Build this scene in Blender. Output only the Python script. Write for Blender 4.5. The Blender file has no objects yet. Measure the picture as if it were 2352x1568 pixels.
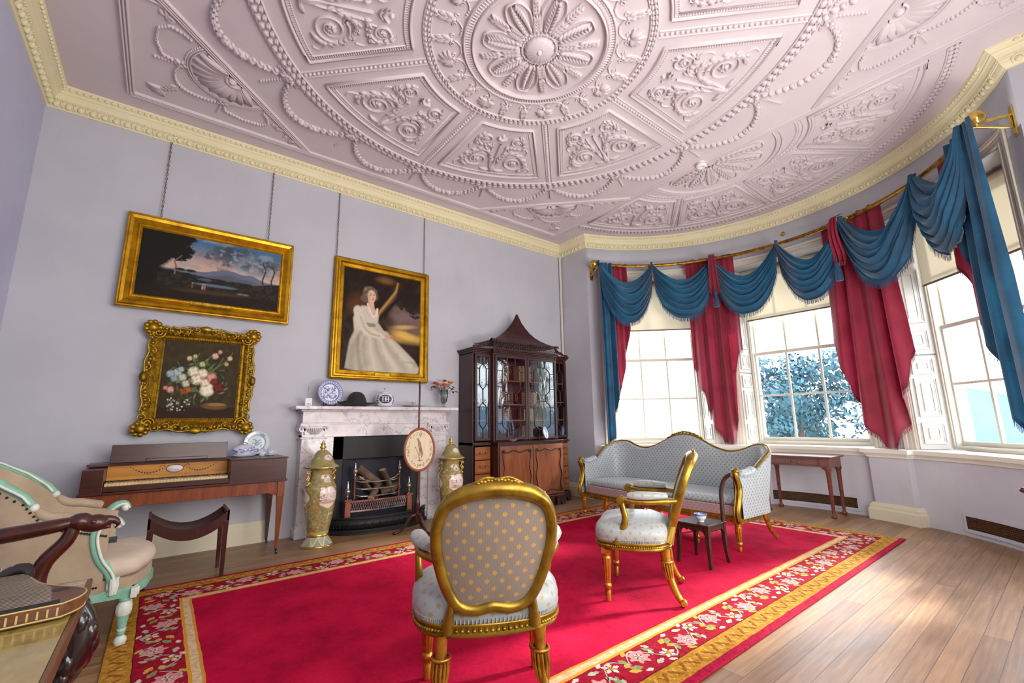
import bpy, math, random
import numpy as np
from mathutils import Vector, Matrix, Euler
PI = math.pi
SC = bpy.context.scene
COL = SC.collection
random.seed(7)
RNG = np.random.default_rng(7)

def C(h, a=1.0):
    h = h.lstrip('#')
    o = []
    for i in (0, 2, 4):
        c = int(h[i:i+2], 16) / 255
        o.append(c / 12.92 if c <= 0.04045 else ((c + 0.055) / 1.055) ** 2.4)
    return (o[0], o[1], o[2], a)

def V3(*a): return Vector(a)

# ------------------------------------------------------------------ mesh builder
class MB:
    def __init__(s):
        s.v = []; s.f = []; s.sm = []; s.mi = []; s.col = []; s.X = None; s.m = 0; s.c = None
    def add(s, vs, fs, sm=True, cols=None):
        b = len(s.v)
        if s.X is not None:
            vs = [tuple(s.X @ Vector(p)) for p in vs]
        s.v.extend([tuple(p) for p in vs])
        s.f.extend([tuple(i + b for i in f) for f in fs])
        s.sm.extend([sm] * len(fs)); s.mi.extend([s.m] * len(fs))
        if cols is not None: s.col.extend(cols)
        elif s.c is not None: s.col.extend([s.c] * len(vs))
        return b
    def box(s, lo, hi):
        x0, y0, z0 = lo; x1, y1, z1 = hi
        s.add([(x0,y0,z0),(x1,y0,z0),(x1,y1,z0),(x0,y1,z0),(x0,y0,z1),(x1,y0,z1),(x1,y1,z1),(x0,y1,z1)],
              [(0,3,2,1),(4,5,6,7),(0,1,5,4),(1,2,6,5),(2,3,7,6),(3,0,4,7)], False)
    def cbox(s, c, d):
        s.box([c[i]-d[i]/2 for i in range(3)], [c[i]+d[i]/2 for i in range(3)])
    def taper(s, c0, d0, c1, d1):
        # rectangular bar between two rectangles in xy at two heights
        vs = []
        for c, d in ((c0, d0), (c1, d1)):
            for sx, sy in ((-1,-1),(1,-1),(1,1),(-1,1)):
                vs.append((c[0]+sx*d[0]/2, c[1]+sy*d[1]/2, c[2]))
        s.add(vs, [(0,3,2,1),(4,5,6,7),(0,1,5,4),(1,2,6,5),(2,3,7,6),(3,0,4,7)], False)
    def prism(s, poly, z0, z1, sm=False):
        n = len(poly)
        vs = [(p[0], p[1], z0) for p in poly] + [(p[0], p[1], z1) for p in poly]
        fs = [tuple(range(n-1, -1, -1)), tuple(range(n, 2*n))]
        s.add(vs, fs, False)
        b = len(s.v) - 2*n
        vs2 = vs
        s.add(vs2, [(i, (i+1) % n, n+(i+1) % n, n+i) for i in range(n)], sm)
    def extr(s, poly, axis, a, b, sm=False):
        # polygon given in the two other axes, extruded along axis
        n = len(poly)
        def P(p, t):
            if axis == 0: return (t, p[0], p[1])
            if axis == 1: return (p[0], t, p[1])
            return (p[0], p[1], t)
        vs = [P(p, a) for p in poly] + [P(p, b) for p in poly]
        s.add(vs, [tuple(range(n-1, -1, -1)), tuple(range(n, 2*n))], False)
        s.add(vs, [(i, (i+1) % n, n+(i+1) % n, n+i) for i in range(n)], sm)
    def rings(s, rs, closed=True, caps=True, sm=True, cols=None, wrap=False):
        # loft through rings (each same point count)
        n = len(rs[0]); vs = [p for r in rs for p in r]; fs = []
        m = len(rs)
        for i in range(m if wrap else m - 1):
            i2 = (i + 1) % m
            for j in range(n if closed else n - 1):
                j2 = (j + 1) % n
                fs.append((i*n+j, i*n+j2, i2*n+j2, i2*n+j))
        s.add(vs, fs, sm, cols)
        if caps and closed and not wrap:
            c2 = None if cols is None else list(cols[:n])
            s.add(rs[0], [tuple(range(n-1, -1, -1))], False, c2)
            c2 = None if cols is None else list(cols[-n:])
            s.add(rs[-1], [tuple(range(n))], False, c2)
    def lathe(s, prof, o=(0,0,0), n=24, axis=2, ang=None, caps=True, flute=None, cols=None):
        rs = []
        full = ang is None
        a0, a1 = (0, 2*PI) if full else ang
        k = n if full else n + 1
        for r, z in prof:
            ring = []
            for j in range(k):
                a = a0 + (a1-a0)*j/n
                rr = r if flute is None else r*(1+flute[1]*math.cos(flute[0]*a))
                x, y = rr*math.cos(a), rr*math.sin(a)
                if axis == 2: p = (o[0]+x, o[1]+y, o[2]+z)
                elif axis == 1: p = (o[0]+x, o[1]+z, o[2]+y)
                else: p = (o[0]+z, o[1]+x, o[2]+y)
                ring.append(p)
            if axis == 1: ring.reverse()
            rs.append(ring)
        cc = None if cols is None else [c for c in cols for _ in range(k)]
        s.rings(rs, closed=full, caps=caps and full, cols=cc)
    def ball(s, c, r, n=12, m=8):
        r3 = (r, r, r) if not hasattr(r, '__len__') else r
        vs = [(c[0], c[1], c[2]-r3[2])]; fs = []
        for i in range(1, m):
            t = -PI/2 + PI*i/m
            for j in range(n):
                a = 2*PI*j/n
                vs.append((c[0]+r3[0]*math.cos(t)*math.cos(a), c[1]+r3[1]*math.cos(t)*math.sin(a), c[2]+r3[2]*math.sin(t)))
        vs.append((c[0], c[1], c[2]+r3[2]))
        for j in range(n):
            fs.append((0, 1+(j+1) % n, 1+j))
            fs.append((len(vs)-1, 1+(m-2)*n+j, 1+(m-2)*n+(j+1) % n))
        for i in range(m-2):
            for j in range(n):
                fs.append((1+i*n+j, 1+i*n+(j+1) % n, 1+(i+1)*n+(j+1) % n, 1+(i+1)*n+j))
        s.add(vs, fs, True)
    def tube(s, pts, rad, n=8, closed=False, caps=True, sm=True, ell=None, up=None):
        # swept tube; rad scalar/list; ell=(a,b) cross scale; up = reference vector
        P = [Vector(p) for p in pts]; m = len(P)
        R = list(rad) if hasattr(rad, '__len__') else [rad]*m
        rs = []; prev = None
        for i in range(m):
            if closed: t = P[(i+1) % m] - P[i-1]
            else: t = P[min(i+1, m-1)] - P[max(i-1, 0)]
            if t.length < 1e-9: t = Vector((0,0,1))
            t.normalize()
            if up is not None: u = Vector(up)
            elif prev is None: u = Vector((0,0,1)) if abs(t.z) < .9 else Vector((1,0,0))
            else: u = prev
            u = u - t*u.dot(t)
            if u.length < 1e-6: u = t.orthogonal()
            u.normalize(); prev = u
            w = t.cross(u)
            a, b = (1, 1) if ell is None else ell
            rs.append([tuple(P[i] + (w*math.cos(2*PI*j/n)*a + u*math.sin(2*PI*j/n)*b)*R[i]) for j in range(n)])
        s.rings(rs, True, caps and not closed, sm, wrap=closed)
    def sweep(s, pts, prof, up=(0,0,1), closed=False, sm=False, scale=None, pclosed=True):
        # sweep a 2d profile (side, up) along a path with mitred corners, fixed up vector
        P = [Vector(p) for p in pts]; m = len(P); U = Vector(up).normalized()
        rs = []
        for i in range(m):
            if closed: d0 = P[i]-P[i-1]; d1 = P[(i+1) % m]-P[i]
            else:
                d0 = P[i]-P[max(i-1, 0)] if i > 0 else P[1]-P[0]
                d1 = P[min(i+1, m-1)]-P[i] if i < m-1 else P[-1]-P[-2]
            d0 = (d0 - U*d0.dot(U)).normalized(); d1 = (d1 - U*d1.dot(U)).normalized()
            n0 = d0.cross(U); n1 = d1.cross(U)
            b = (n0 + n1)
            if b.length < 1e-6: b = n0
            b.normalize(); k = 1/max(.25, b.dot(n0))
            sc = 1 if scale is None else scale[i]
            rs.append([tuple(P[i] + b*(q[0]*k*sc) + U*(q[1]*sc)) for q in prof])
        s.rings(rs, pclosed, pclosed and not closed, sm, wrap=closed)
    def grid(s, fn, nu, nv, sm=True, colfn=None, flip=False, wrapu=False):
        vs = []; cols = [] if colfn else None
        ku = nu if wrapu else nu + 1
        for j in range(nv+1):
            for i in range(ku):
                u, v = i/nu, j/nv
                vs.append(fn(u, v))
                if colfn: cols.append(colfn(u, v))
        fs = []
        for j in range(nv):
            for i in range(nu):
                i2 = (i+1) % ku
                q = (j*ku+i, j*ku+i2, (j+1)*ku+i2, (j+1)*ku+i)
                fs.append(q[::-1] if flip else q)
        s.add(vs, fs, sm, cols)
    def build(s, name, mat, parent=None, bev=0, sub=0, solid=0, loc=None, rot=None, seg=2, sang=35, soloff=-1):
        me = bpy.data.meshes.new(name)
        me.from_pydata(s.v, [], s.f)
        mats = mat if isinstance(mat, (list, tuple)) else [mat]
        for m in mats: me.materials.append(m)
        me.polygons.foreach_set('use_smooth', s.sm)
        if len(mats) > 1: me.polygons.foreach_set('material_index', s.mi)
        if s.col and len(s.col) == len(s.v):
            ca = me.color_attributes.new('Col', 'FLOAT_COLOR', 'POINT')
            arr = np.ones((len(s.v), 4), dtype=np.float32)
            a = np.array(s.col, dtype=np.float32); arr[:, :a.shape[1]] = a
            ca.data.foreach_set('color', arr.ravel())
        me.update()
        o = bpy.data.objects.new(name, me); COL.objects.link(o)
        if parent is not None: o.parent = parent
        if loc is not None: o.location = loc
        if rot is not None: o.rotation_euler = rot
        if solid:
            q = o.modifiers.new('thick', 'SOLIDIFY'); q.thickness = solid; q.offset = soloff
        if bev:
            q = o.modifiers.new('bevel', 'BEVEL'); q.width = bev; q.segments = seg; q.limit_method = 'ANGLE'; q.angle_limit = math.radians(sang)
            q.harden_normals = False
        if sub:
            q = o.modifiers.new('sub', 'SUBSURF'); q.levels = sub; q.render_levels = sub
        return o

def tag(o, label=None, cat=None, group=None, kind=None):
    if label: o['label'] = label
    if cat: o['category'] = cat
    if group: o['group'] = group
    if kind: o['kind'] = kind
    return o
def thing(name, label, cat, loc=(0,0,0), rz=0, group=None):
    o = bpy.data.objects.new(name, None); COL.objects.link(o)
    o.location = loc; o.rotation_euler = (0, 0, rz); o.empty_display_size = .1
    return tag(o, label, cat, group)
def struct(name, label=None, mb=None, mat=None, parent=None, **k):
    if mb is None:
        o = bpy.data.objects.new(name, None); COL.objects.link(o)
    else: o = mb.build(name, mat, parent, **k)
    if parent is None:
        o['kind'] = 'structure'
        if label: o['label'] = label
        o['category'] = name.split('_')[0]
    return o
def dup(root, loc=None, rz=None, label=None, group=None):
    r = root.copy(); COL.objects.link(r)
    if loc is not None: r.location = loc
    if rz is not None: r.rotation_euler = (0, 0, rz)
    if label: r['label'] = label
    if group: r['group'] = group
    for ch in list(root.children):
        c = ch.copy(); COL.objects.link(c); c.parent = r
        for g in list(ch.children):
            d = g.copy(); COL.objects.link(d); d.parent = c
    return r

def bez(p, n=24):
    # catmull-rom through points
    P = [Vector(q) for q in p]; out = []
    m = len(P)
    per = max(2, n // max(1, m-1))
    for i in range(m-1):
        p0 = P[i-1] if i > 0 else P[0]*2-P[1]
        p1, p2 = P[i], P[i+1]
        p3 = P[i+2] if i+2 < m else P[-1]*2-P[-2]
        for k in range(per):
            t = k/per
            out.append(0.5*((2*p1)+(p2-p0)*t+(2*p0-5*p1+4*p2-p3)*t*t+(3*p1-p0-3*p2+p3)*t**3))
    out.append(P[-1])
    return out
def lerp(a, b, t): return a+(b-a)*t
def interp(x, xs, ys): return float(np.interp(x, xs, ys))
def sstep(a, b, x):
    t = np.clip((x-a)/(b-a), 0, 1); return t*t*(3-2*t)

# ------------------------------------------------------------------ materials
class NT:
    def __init__(s, name):
        s.mat = bpy.data.materials.new(name); s.mat.use_nodes = True
        s.t = s.mat.node_tree; s.n = s.t.nodes; s.l = s.t.links
        s.n.clear()
        s.out = s.n.new('ShaderNodeOutputMaterial'); s.b = s.n.new('ShaderNodeBsdfPrincipled')
        s.l.new(s.b.outputs[0], s.out.inputs[0])
    def node(s, t, **k):
        q = s.n.new(t)
        for a, b in k.items(): setattr(q, a, b)
        return q
    def link(s, a, b): s.l.new(a, b)
    def set(s, inp, val):
        if hasattr(val, 'is_linked') or isinstance(val, bpy.types.NodeSocket): s.l.new(val, inp)
        else: inp.default_value = val
    def math(s, op, a, b=None, c=None, clamp=False):
        q = s.n.new('ShaderNodeMath'); q.operation = op; q.use_clamp = clamp
        s.set(q.inputs[0], a)
        if b is not None: s.set(q.inputs[1], b)
        if c is not None: s.set(q.inputs[2], c)
        return q.outputs[0]
    def mix(s, f, a, b, mode='MIX'):
        q = s.n.new('ShaderNodeMix'); q.data_type = 'RGBA'; q.blend_type = mode
        s.set(q.inputs[0], f); s.set(q.inputs[6], a); s.set(q.inputs[7], b)
        return q.outputs[2]
    def coord(s, kind='Object'):
        q = s.n.new('ShaderNodeTexCoord'); return q.outputs[kind]
    def mapping(s, vec, scale=(1,1,1), loc=(0,0,0), rot=(0,0,0)):
        q = s.n.new('ShaderNodeMapping'); s.l.new(vec, q.inputs[0])
        q.inputs['Scale'].default_value = scale; q.inputs['Location'].default_value = loc; q.inputs['Rotation'].default_value = rot
        return q.outputs[0]
    def noise(s, vec, scale=5, detail=3, rough=.5, dist=0):
        q = s.n.new('ShaderNodeTexNoise'); s.l.new(vec, q.inputs['Vector'])
        q.inputs['Scale'].default_value = scale; q.inputs['Detail'].default_value = detail
        q.inputs['Roughness'].default_value = rough; q.inputs['Distortion'].default_value = dist
        return q.outputs['Fac']
    def ramp(s, fac, stops, interp='LINEAR'):
        q = s.n.new('ShaderNodeValToRGB'); s.l.new(fac, q.inputs[0]); q.color_ramp.interpolation = interp
        e = q.color_ramp.elements
        while len(e) < len(stops): e.new(.5)
        for i, (p, c) in enumerate(stops): e[i].position = p; e[i].color = c
        return q.outputs[0]
    def bump(s, h, strength=.3, dist=.01):
        q = s.n.new('ShaderNodeBump'); q.inputs['Strength'].default_value = strength; q.inputs['Distance'].default_value = dist
        s.l.new(h, q.inputs['Height']); s.l.new(q.outputs[0], s.b.inputs['Normal'])
    def sep(s, vec):
        q = s.n.new('ShaderNodeSeparateXYZ'); s.l.new(vec, q.inputs[0]); return q.outputs
    def p(s, **k):
        N = {'color': 'Base Color', 'rough': 'Roughness', 'metal': 'Metallic', 'spec': 'Specular IOR Level', 'coat': 'Coat Weight', 'coatr': 'Coat Roughness',
             'sheen': 'Sheen Weight', 'sheenr': 'Sheen Roughness', 'trans': 'Transmission Weight', 'ior': 'IOR', 'alpha': 'Alpha', 'sss': 'Subsurface Weight',
             'emit': 'Emission Strength', 'emitc': 'Emission Color', 'aniso': 'Anisotropic'}
        for a, b in k.items(): s.set(s.b.inputs[N[a]], b)
        return s.mat

def plain(name, col, rough=.5, metal=0, col2=None, nscale=6, bumpk=0, bscale=40, **k):
    t = NT(name); co = t.coord()
    if col2 is not None:
        f = t.noise(co, nscale, 4, .6)
        c = t.ramp(f, [(.3, col), (.7, col2)])
    else:
        f = t.noise(co, nscale, 2)
        dk = tuple(x*.9 for x in col[:3])+(1,)
        c = t.ramp(f, [(.3, dk), (.7, col)])
    if bumpk: t.bump(t.noise(co, bscale, 3), bumpk, .004)
    return t.p(color=c, rough=rough, metal=metal, **k)

def wood(name, dark, light, axis=0, scale=1.0, rough=.28, coat=.4, stretch=14):
    t = NT(name); co = t.coord()
    sc = [stretch*scale]*3; sc[axis] = 1.2*scale
    m = t.mapping(co, sc)
    n1 = t.noise(m, 2.2, 6, .65, .8)
    m2 = t.mapping(co, [60*scale if i != axis else 3*scale for i in range(3)])
    n2 = t.noise(m2, 3, 3, .6)
    f = t.math('ADD', t.math('MULTIPLY', n1, .75), t.math('MULTIPLY', n2, .25))
    c = t.ramp(f, [(.3, dark), (.52, tuple(lerp(dark[i], light[i], .55) for i in range(3))+(1,)), (.72, light)])
    t.bump(n2, .06, .002)
    return t.p(color=c, rough=rough+.10, coat=coat*.3, coatr=.15, spec=.3)

def gilt(name, a, b, rough=.32, nscale=14, bumpk=.25, bscale=60):
    t = NT(name); co = t.coord()
    n = t.noise(co, nscale, 5, .6)
    c = t.ramp(n, [(.28, a), (.62, b)])
    t.bump(t.noise(co, bscale, 4, .6), bumpk, .003)
    r = t.math('ADD', t.math('MULTIPLY', t.noise(co, 22, 3), .3), rough-.15)
    return t.p(color=c, rough=r, metal=.85)

def vcol(name, rough=.5, coat=0, bumpk=0, bscale=80, spec=.5, **k):
    t = NT(name); q = t.n.new('ShaderNodeAttribute'); q.attribute_name = 'Col'
    if bumpk: t.bump(t.noise(t.coord(), bscale, 3), bumpk, .003)
    return t.p(color=q.outputs['Color'], rough=rough, coat=coat, coatr=.05, spec=spec, **k)

CAM_H = 1.2
# ------------------------------------------------------------------ room shell
XL, XR, YB, YF, ZC = -1.16, 5.53, 5.58, -0.95, 4.384
BC = Vector((4.69, 2.45, 0)); RW = 2.62; RD = 2.47; RP = 2.39
def bp(ang, r, z=0.0):
    a = math.radians(ang); return Vector((BC.x+r*math.cos(a), BC.y+r*math.sin(a), z))
A0 = math.degrees(math.acos((XR-BC.x)/RW))      # bow springing angle at the upper wall
WPHI = [46.0, 1.2, -45.0]
def wp(k, t, d, z):
    a = math.radians(WPHI[k]); n = Vector((math.cos(a), math.sin(a), 0)); q = Vector((-n.y, n.x, 0))
    return BC + n*d + q*t + Vector((0, 0, z))

def wallmat(name, a, b):
    t = NT(name); co = t.coord()
    c = t.ramp(t.noise(co, 1.3, 5, .6), [(.3, a), (.7, b)])
    t.bump(t.noise(co, 90, 3), .05, .002)
    return t.p(color=c, rough=.62, spec=.3)
M_WALL = wallmat('wall_paint', C('#b3b4bd'), C('#bfc0c8'))
M_WALL2 = wallmat('wall_paint_left', C('#b3b5d2'), C('#c0c2dc'))
M_DADO = wallmat('dado_paint', C('#c3c1cc'), C('#d0ced6'))
M_CREAM = wallmat('cream_paint', C('#e2d7ab'), C('#ece3bb'))
M_SKIRT = wallmat('skirting_paint', C('#ddd3b4'), C('#e6dec2'))
M_TRIM = wallmat('window_trim_paint', C('#e6dfd0'), C('#efe9dc'))
M_CEIL = wallmat('ceiling_plaster', C('#ccc0c4'), C('#d6cacc'))

def floormat():
    t = NT('floor_boards'); co = t.coord()
    br = t.node('ShaderNodeTexBrick'); t.link(t.mapping(co, (1, 1, 1)), br.inputs['Vector'])
    br.inputs['Scale'].default_value = 1; br.inputs['Brick Width'].default_value = 2.3; br.inputs['Row Height'].default_value = .108
    br.inputs['Mortar Size'].default_value = .0018; br.inputs['Mortar Smooth'].default_value = .3
    br.inputs['Color1'].default_value = (.0, 0, 0, 1); br.inputs['Color2'].default_value = (1, 1, 1, 1); br.inputs['Mortar'].default_value = (.5, .5, .5, 1)
    br.offset = .37
    g = t.noise(t.mapping(co, (1.2, 26, 1)), 2.0, 5, .6)
    g2 = t.noise(t.mapping(co, (1.0, 1.6, 1)), 2.2, 4, .6)
    f = t.math('ADD', t.math('MULTIPLY', g, .50), t.math('ADD', t.math('MULTIPLY', br.outputs['Color'], .15), t.math('MULTIPLY', g2, .38)))
    c = t.ramp(f, [(.30, C('#5a3f2a')), (.46, C('#805c3e')), (.6, C('#9c7550')), (.76, C('#b38f66'))])
    c = t.mix(br.outputs['Fac'], c, C('#3a281c'))
    t.bump(t.math('SUBTRACT', t.math('MULTIPLY', g, .15), br.outputs['Fac']), .2, .003)
    r = t.math('ADD', t.math('MULTIPLY', g2, .28), .26)
    return t.p(color=c, rough=r, spec=.4)
M_FLOOR = floormat()

def arc(a, b, r, n, z=0.0):
    return [bp(lerp(a, b, i/n), r, z) for i in range(n+1)]

# floor & ceiling
m = MB()
poly = [(XL-.05, YF), (XR+.05, YF)] + [(p.x, p.y) for p in arc(-A0, A0, 2.75, 40)] + [(XR+.05, YB+.05), (XL-.05, YB+.05)]
m.prism(poly, -.06, 0)
floor = struct('floor', 'worn wooden floorboards running towards the windows', m, M_FLOOR)
m = MB()
poly = [(XL-.05, YF), (XR+.05, YF)] + [(p.x, p.y) for p in arc(-A0, A0, 2.75, 60)] + [(XR+.05, YB+.05), (XL-.05, YB+.05)]
m.prism(poly, ZC, ZC+.08)
ceiling = struct('ceiling', 'pale pink plaster ceiling covered in raised classical ornament', m, M_CEIL)
# straight walls
m = MB(); m.box((XL-.12, YF, 0), (XL, YB+.12, ZC)); struct('wall_left', 'plain lavender wall with no pictures', m, M_WALL2)
m = MB(); m.box((XL, YB, 0), (XR+.12, YB+.12, ZC)); struct('wall_back', 'grey lavender wall behind the fireplace and paintings', m, M_WALL)
YR0 = BC.y - RW*math.sin(math.radians(A0)); YR1 = BC.y + RW*math.sin(math.radians(A0))
m = MB()
m.box((XR, YR1, 0), (XR+.12, YB, ZC)); m.box((XR, YF, 0), (XR+.12, YR0, ZC))
struct('wall_right', 'narrow strip of wall beside the window bow', m, M_WALL)
# bow wall: frieze + piers
m = MB()
HZ = 3.66; SZ = .80
def arcwall(a, b, r0, r1, z0, z1, n=24):
    P = [(p.x, p.y) for p in arc(a, b, r0, n)] + [(p.x, p.y) for p in arc(b, a, r1, n)]
    nn = n+1
    vs = [(x, y, z0) for x, y in P] + [(x, y, z1) for x, y in P]
    k = len(P); fs = []
    for i in range(n):
        fs += [(i, i+1, k+i+1, k+i)]
        j = nn+i; fs += [(j, j+1, k+j+1, k+j)]
        fs += [(i+1, i, k-1-i, k-2-i), (k+i, k+i+1, 2*k-2-i, 2*k-1-i)]
    fs += [(0, k, 2*k-1, k-1), (n, k-1-n, 2*k-1-n, k+n)]
    m.add(vs, fs, True)
arcwall(-A0, A0, RW, 2.9, HZ, ZC, 60)
OPF, OPB = .80, .74
def ang_of(p): return math.degrees(math.atan2(p.y-BC.y, p.x-BC.x))
def pier(right, left):
    # right/left: window index whose opening bounds the pier (or None at the bow ends)
    a1 = ang_of(wp(right, -OPF, 2.49, 0)) if right is not None else A0   # upper-angle side
    a0 = ang_of(wp(left, OPF, 2.49, 0)) if left is not None else -A0
    P = [(p.x, p.y) for p in arc(a0, a1, RW, 8)]
    if right is not None:
        for t, d in ((-OPB, 2.84), (-OPB, 3.05)): q = wp(right, t, d, 0); P.append((q.x, q.y))
    else:
        q = bp(a1, 3.05); P.append((q.x, q.y))
    if left is not None:
        for t, d in ((OPB, 3.05), (OPB, 2.84)): q = wp(left, t, d, 0); P.append((q.x, q.y))
    else:
        q = bp(a0, 3.05); P.append((q.x, q.y))
    m.prism(P, SZ-.02, HZ+.01)
pier(0, 1); pier(1, 2); pier(None, 0); pier(2, None)
# soffits above the windows
for k in range(3):
    P = [wp(k, t, d, 0) for t, d in ((-OPF-.02, 2.49), (OPF+.02, 2.49), (OPB+.05, 3.0), (-OPB-.05, 3.0))]
    m.prism([(p.x, p.y) for p in P], HZ-.012, HZ-.002)
struct('wall_bow', 'curved grey wall around the three tall windows', m, M_WALL)
# dado: curved low wall with projecting piers
m = MB()
def dado_path(off, z, n=8):
    # plan path of the dado front face, following the pier projections, offset into the room by off
    out = []
    ad = math.degrees(math.acos((XR-BC.x)/(RD-off)))
    segs = [(-ad, -27.6, RD), (-27.6, -17.2, RP), (-17.2, 18.6, RD), (18.6, 28.6, RP), (28.6, ad, RD)]
    for a, b, r in segs:
        k = max(2, int(abs(b-a)/3))
        da = math.degrees(off/r) if r == RP else -math.degrees(off/r)
        aa = a - da if a > -60 else a
        bb = b + da if b < 60 else b
        out += arc(aa, bb, r-off, k, z)
    return out
def dado_block(off, z0, z1, back=2.9):
    P = [(p.x, p.y) for p in dado_path(off, 0)]
    Q = [(p.x, p.y) for p in arc(A0, -A0, back, 40)]
    m.prism(P+Q, z0, z1)
dado_block(0, 0, .74)
struct('wall_dado', 'low pale wall under the bow windows', m, M_DADO)
m = MB()
for off, z0, z1 in ((.02, .735, .765), (.035, .765, .785), (.065, .785, .83)): dado_block(off, z0, z1, 2.86)
struct('trim_1', 'pale sill ledge running around the bow', m, M_TRIM, bev=.008)
# skirtings
m = MB()
prof = [(0, 0), (.024, 0), (.024, .15), (.016, .165), (.016, .185), (.008, .21), (0, .215)]
m.sweep([(XL, YF, 0), (XL, YB, 0), (.98, YB, 0)], prof)
m.sweep([(2.94, YB, 0), (XR, YB, 0), (XR, YR1+.05, 0)], prof)
struct('baseboard_back', 'cream moulded skirting along the fireplace wall', m, M_SKIRT)
m = MB()
bprof = [(0, 0), (.05, 0), (.05, .12), (.035, .14), (.035, .165), (.012, .195), (0, .2)]
for a, b in ((-27.6, -17.2), (18.6, 28.6)):
    e = .35
    m.sweep([bp(b+e, 2.48), bp(b+e, RP+.0)] + arc(b+e, a-e, RP, 6) [1:-1] + [bp(a-e, RP+.0), bp(a-e, 2.48)], bprof)
struct('baseboard_bow', 'cream plinth block at the foot of the window pier', m, M_SKIRT)
# cornice
path = [(XL, YF, 0), (XL, YB, 0), (XR, YB, 0), (XR, YR1, 0)] + [tuple(p) for p in arc(A0, -A0, RW, 48)][1:-1] + [(XR, YR0, 0), (XR, YF, 0)]
path = [(x, y, 0) for x, y, z in path]
Z0 = 4.19
prof = [(0, Z0), (.012, Z0), (.014, Z0+.008), (.03, Z0+.02), (.045, Z0+.045), (.05, Z0+.062), (.06, Z0+.064), (.06, Z0+.078), (.066, Z0+.08), (.07, Z0+.10),
        (.085, Z0+.125), (.1, Z0+.135), (.104, Z0+.15), (.112, Z0+.152), (.122, Z0+.165), (.138, Z0+.18), (.142, Z0+.194), (0, Z0+.194)]
m = MB(); m.sweep(path, prof)
corn = struct('trim_2', 'cream plaster cornice with egg and dart moulding', m, M_CREAM)
def along(path, step, start=.04):
    out = []
    for i in range(len(path)-1):
        a, b = Vector(path[i]), Vector(path[i+1]); L = (b-a).length
        if L > .5:
            n = max(1, round((L-.1)/step)); s0 = (L-(n-1)*step)/2
            for k in range(n):
                out.append((a+(b-a).normalized()*(s0+k*step), (b-a).normalized()))
    # curved stretch
    C2 = [Vector(p) for p in path[3:-2]]
    acc = step*.5
    for i in range(len(C2)-1):
        L = (C2[i+1]-C2[i]).length; d = (C2[i+1]-C2[i]).normalized()
        while acc < L:
            out.append((C2[i]+d*acc, d)); acc += step
        acc -= L
    return out
m = MB(); m2 = MB()
for p, d in along(path, .085):
    if p.y < .2 and p.x < 4: continue
    n = Vector((d.y, -d.x, 0))
    R = Matrix((( d.x, n.x, 0), (d.y, n.y, 0), (0, 0, 1))).to_4x4(); R.translation = p
    m.X = R
    m.ball((0, .040, Z0+.036), (.027, .022, .03), 8, 6)
    m.tube([(-.036, .03, Z0+.012), (-.040, .05, Z0+.04), (-.034, .058, Z0+.06)], [.004, .007, .006], 5)
    m.tube([(.036, .03, Z0+.012), (.040, .05, Z0+.04), (.034, .058, Z0+.06)], [.004, .007, .006], 5)
m.X = None
m.build('egg_moulding', M_CREAM, corn)
m = MB()
for p, d in along(path, .03):
    if p.y < .2 and p.x < 4: continue
    n = Vector((d.y, -d.x, 0)); R = Matrix(((d.x, n.x, 0), (d.y, n.y, 0), (0, 0, 1))).to_4x4(); R.translation = p
    m.X = R; m.cbox((0, .063, Z0+.071), (.014, .012, .012))
for p, d in along(path, .05):
    if p.y < .2 and p.x < 4: continue
    n = Vector((d.y, -d.x, 0)); R = Matrix(((d.x, n.x, 0), (d.y, n.y, 0), (0, 0, 1))).to_4x4(); R.translation = p
    m.X = R; m.ball((0, .127, Z0+.166), (.021, .014, .016), 6, 4)
m.X = None
m.build('leaf_moulding', M_CREAM, corn)
# corner pipe
m = MB()
m.tube([(XR-.035, YB-.035, 0), (XR-.035, YB-.035, Z0+.12)], .022, 12)
for z, r in ((Z0-.02, .032), (Z0+.05, .028), (2.2, .027), (.9, .027)): m.lathe([(r, 0), (r, .05)], (XR-.035, YB-.035, z), 12)
tag(m.build('corner_pipe', wallmat('pipe_paint', C('#cbbfb6'), C('#d6ccc4'))), 'thin painted pipe in the room corner beside the bookcase', 'pipe')

m = MB(); m.box((XL, YF-.12, 0), (XR+.12, YF, ZC)); struct('wall_front', 'plain wall behind the viewer', m, M_WALL)
# ------------------------------------------------------------------ ceiling ornament
CC = Vector((2.25, 2.43, 0)); ZK = ZC + .002
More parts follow.
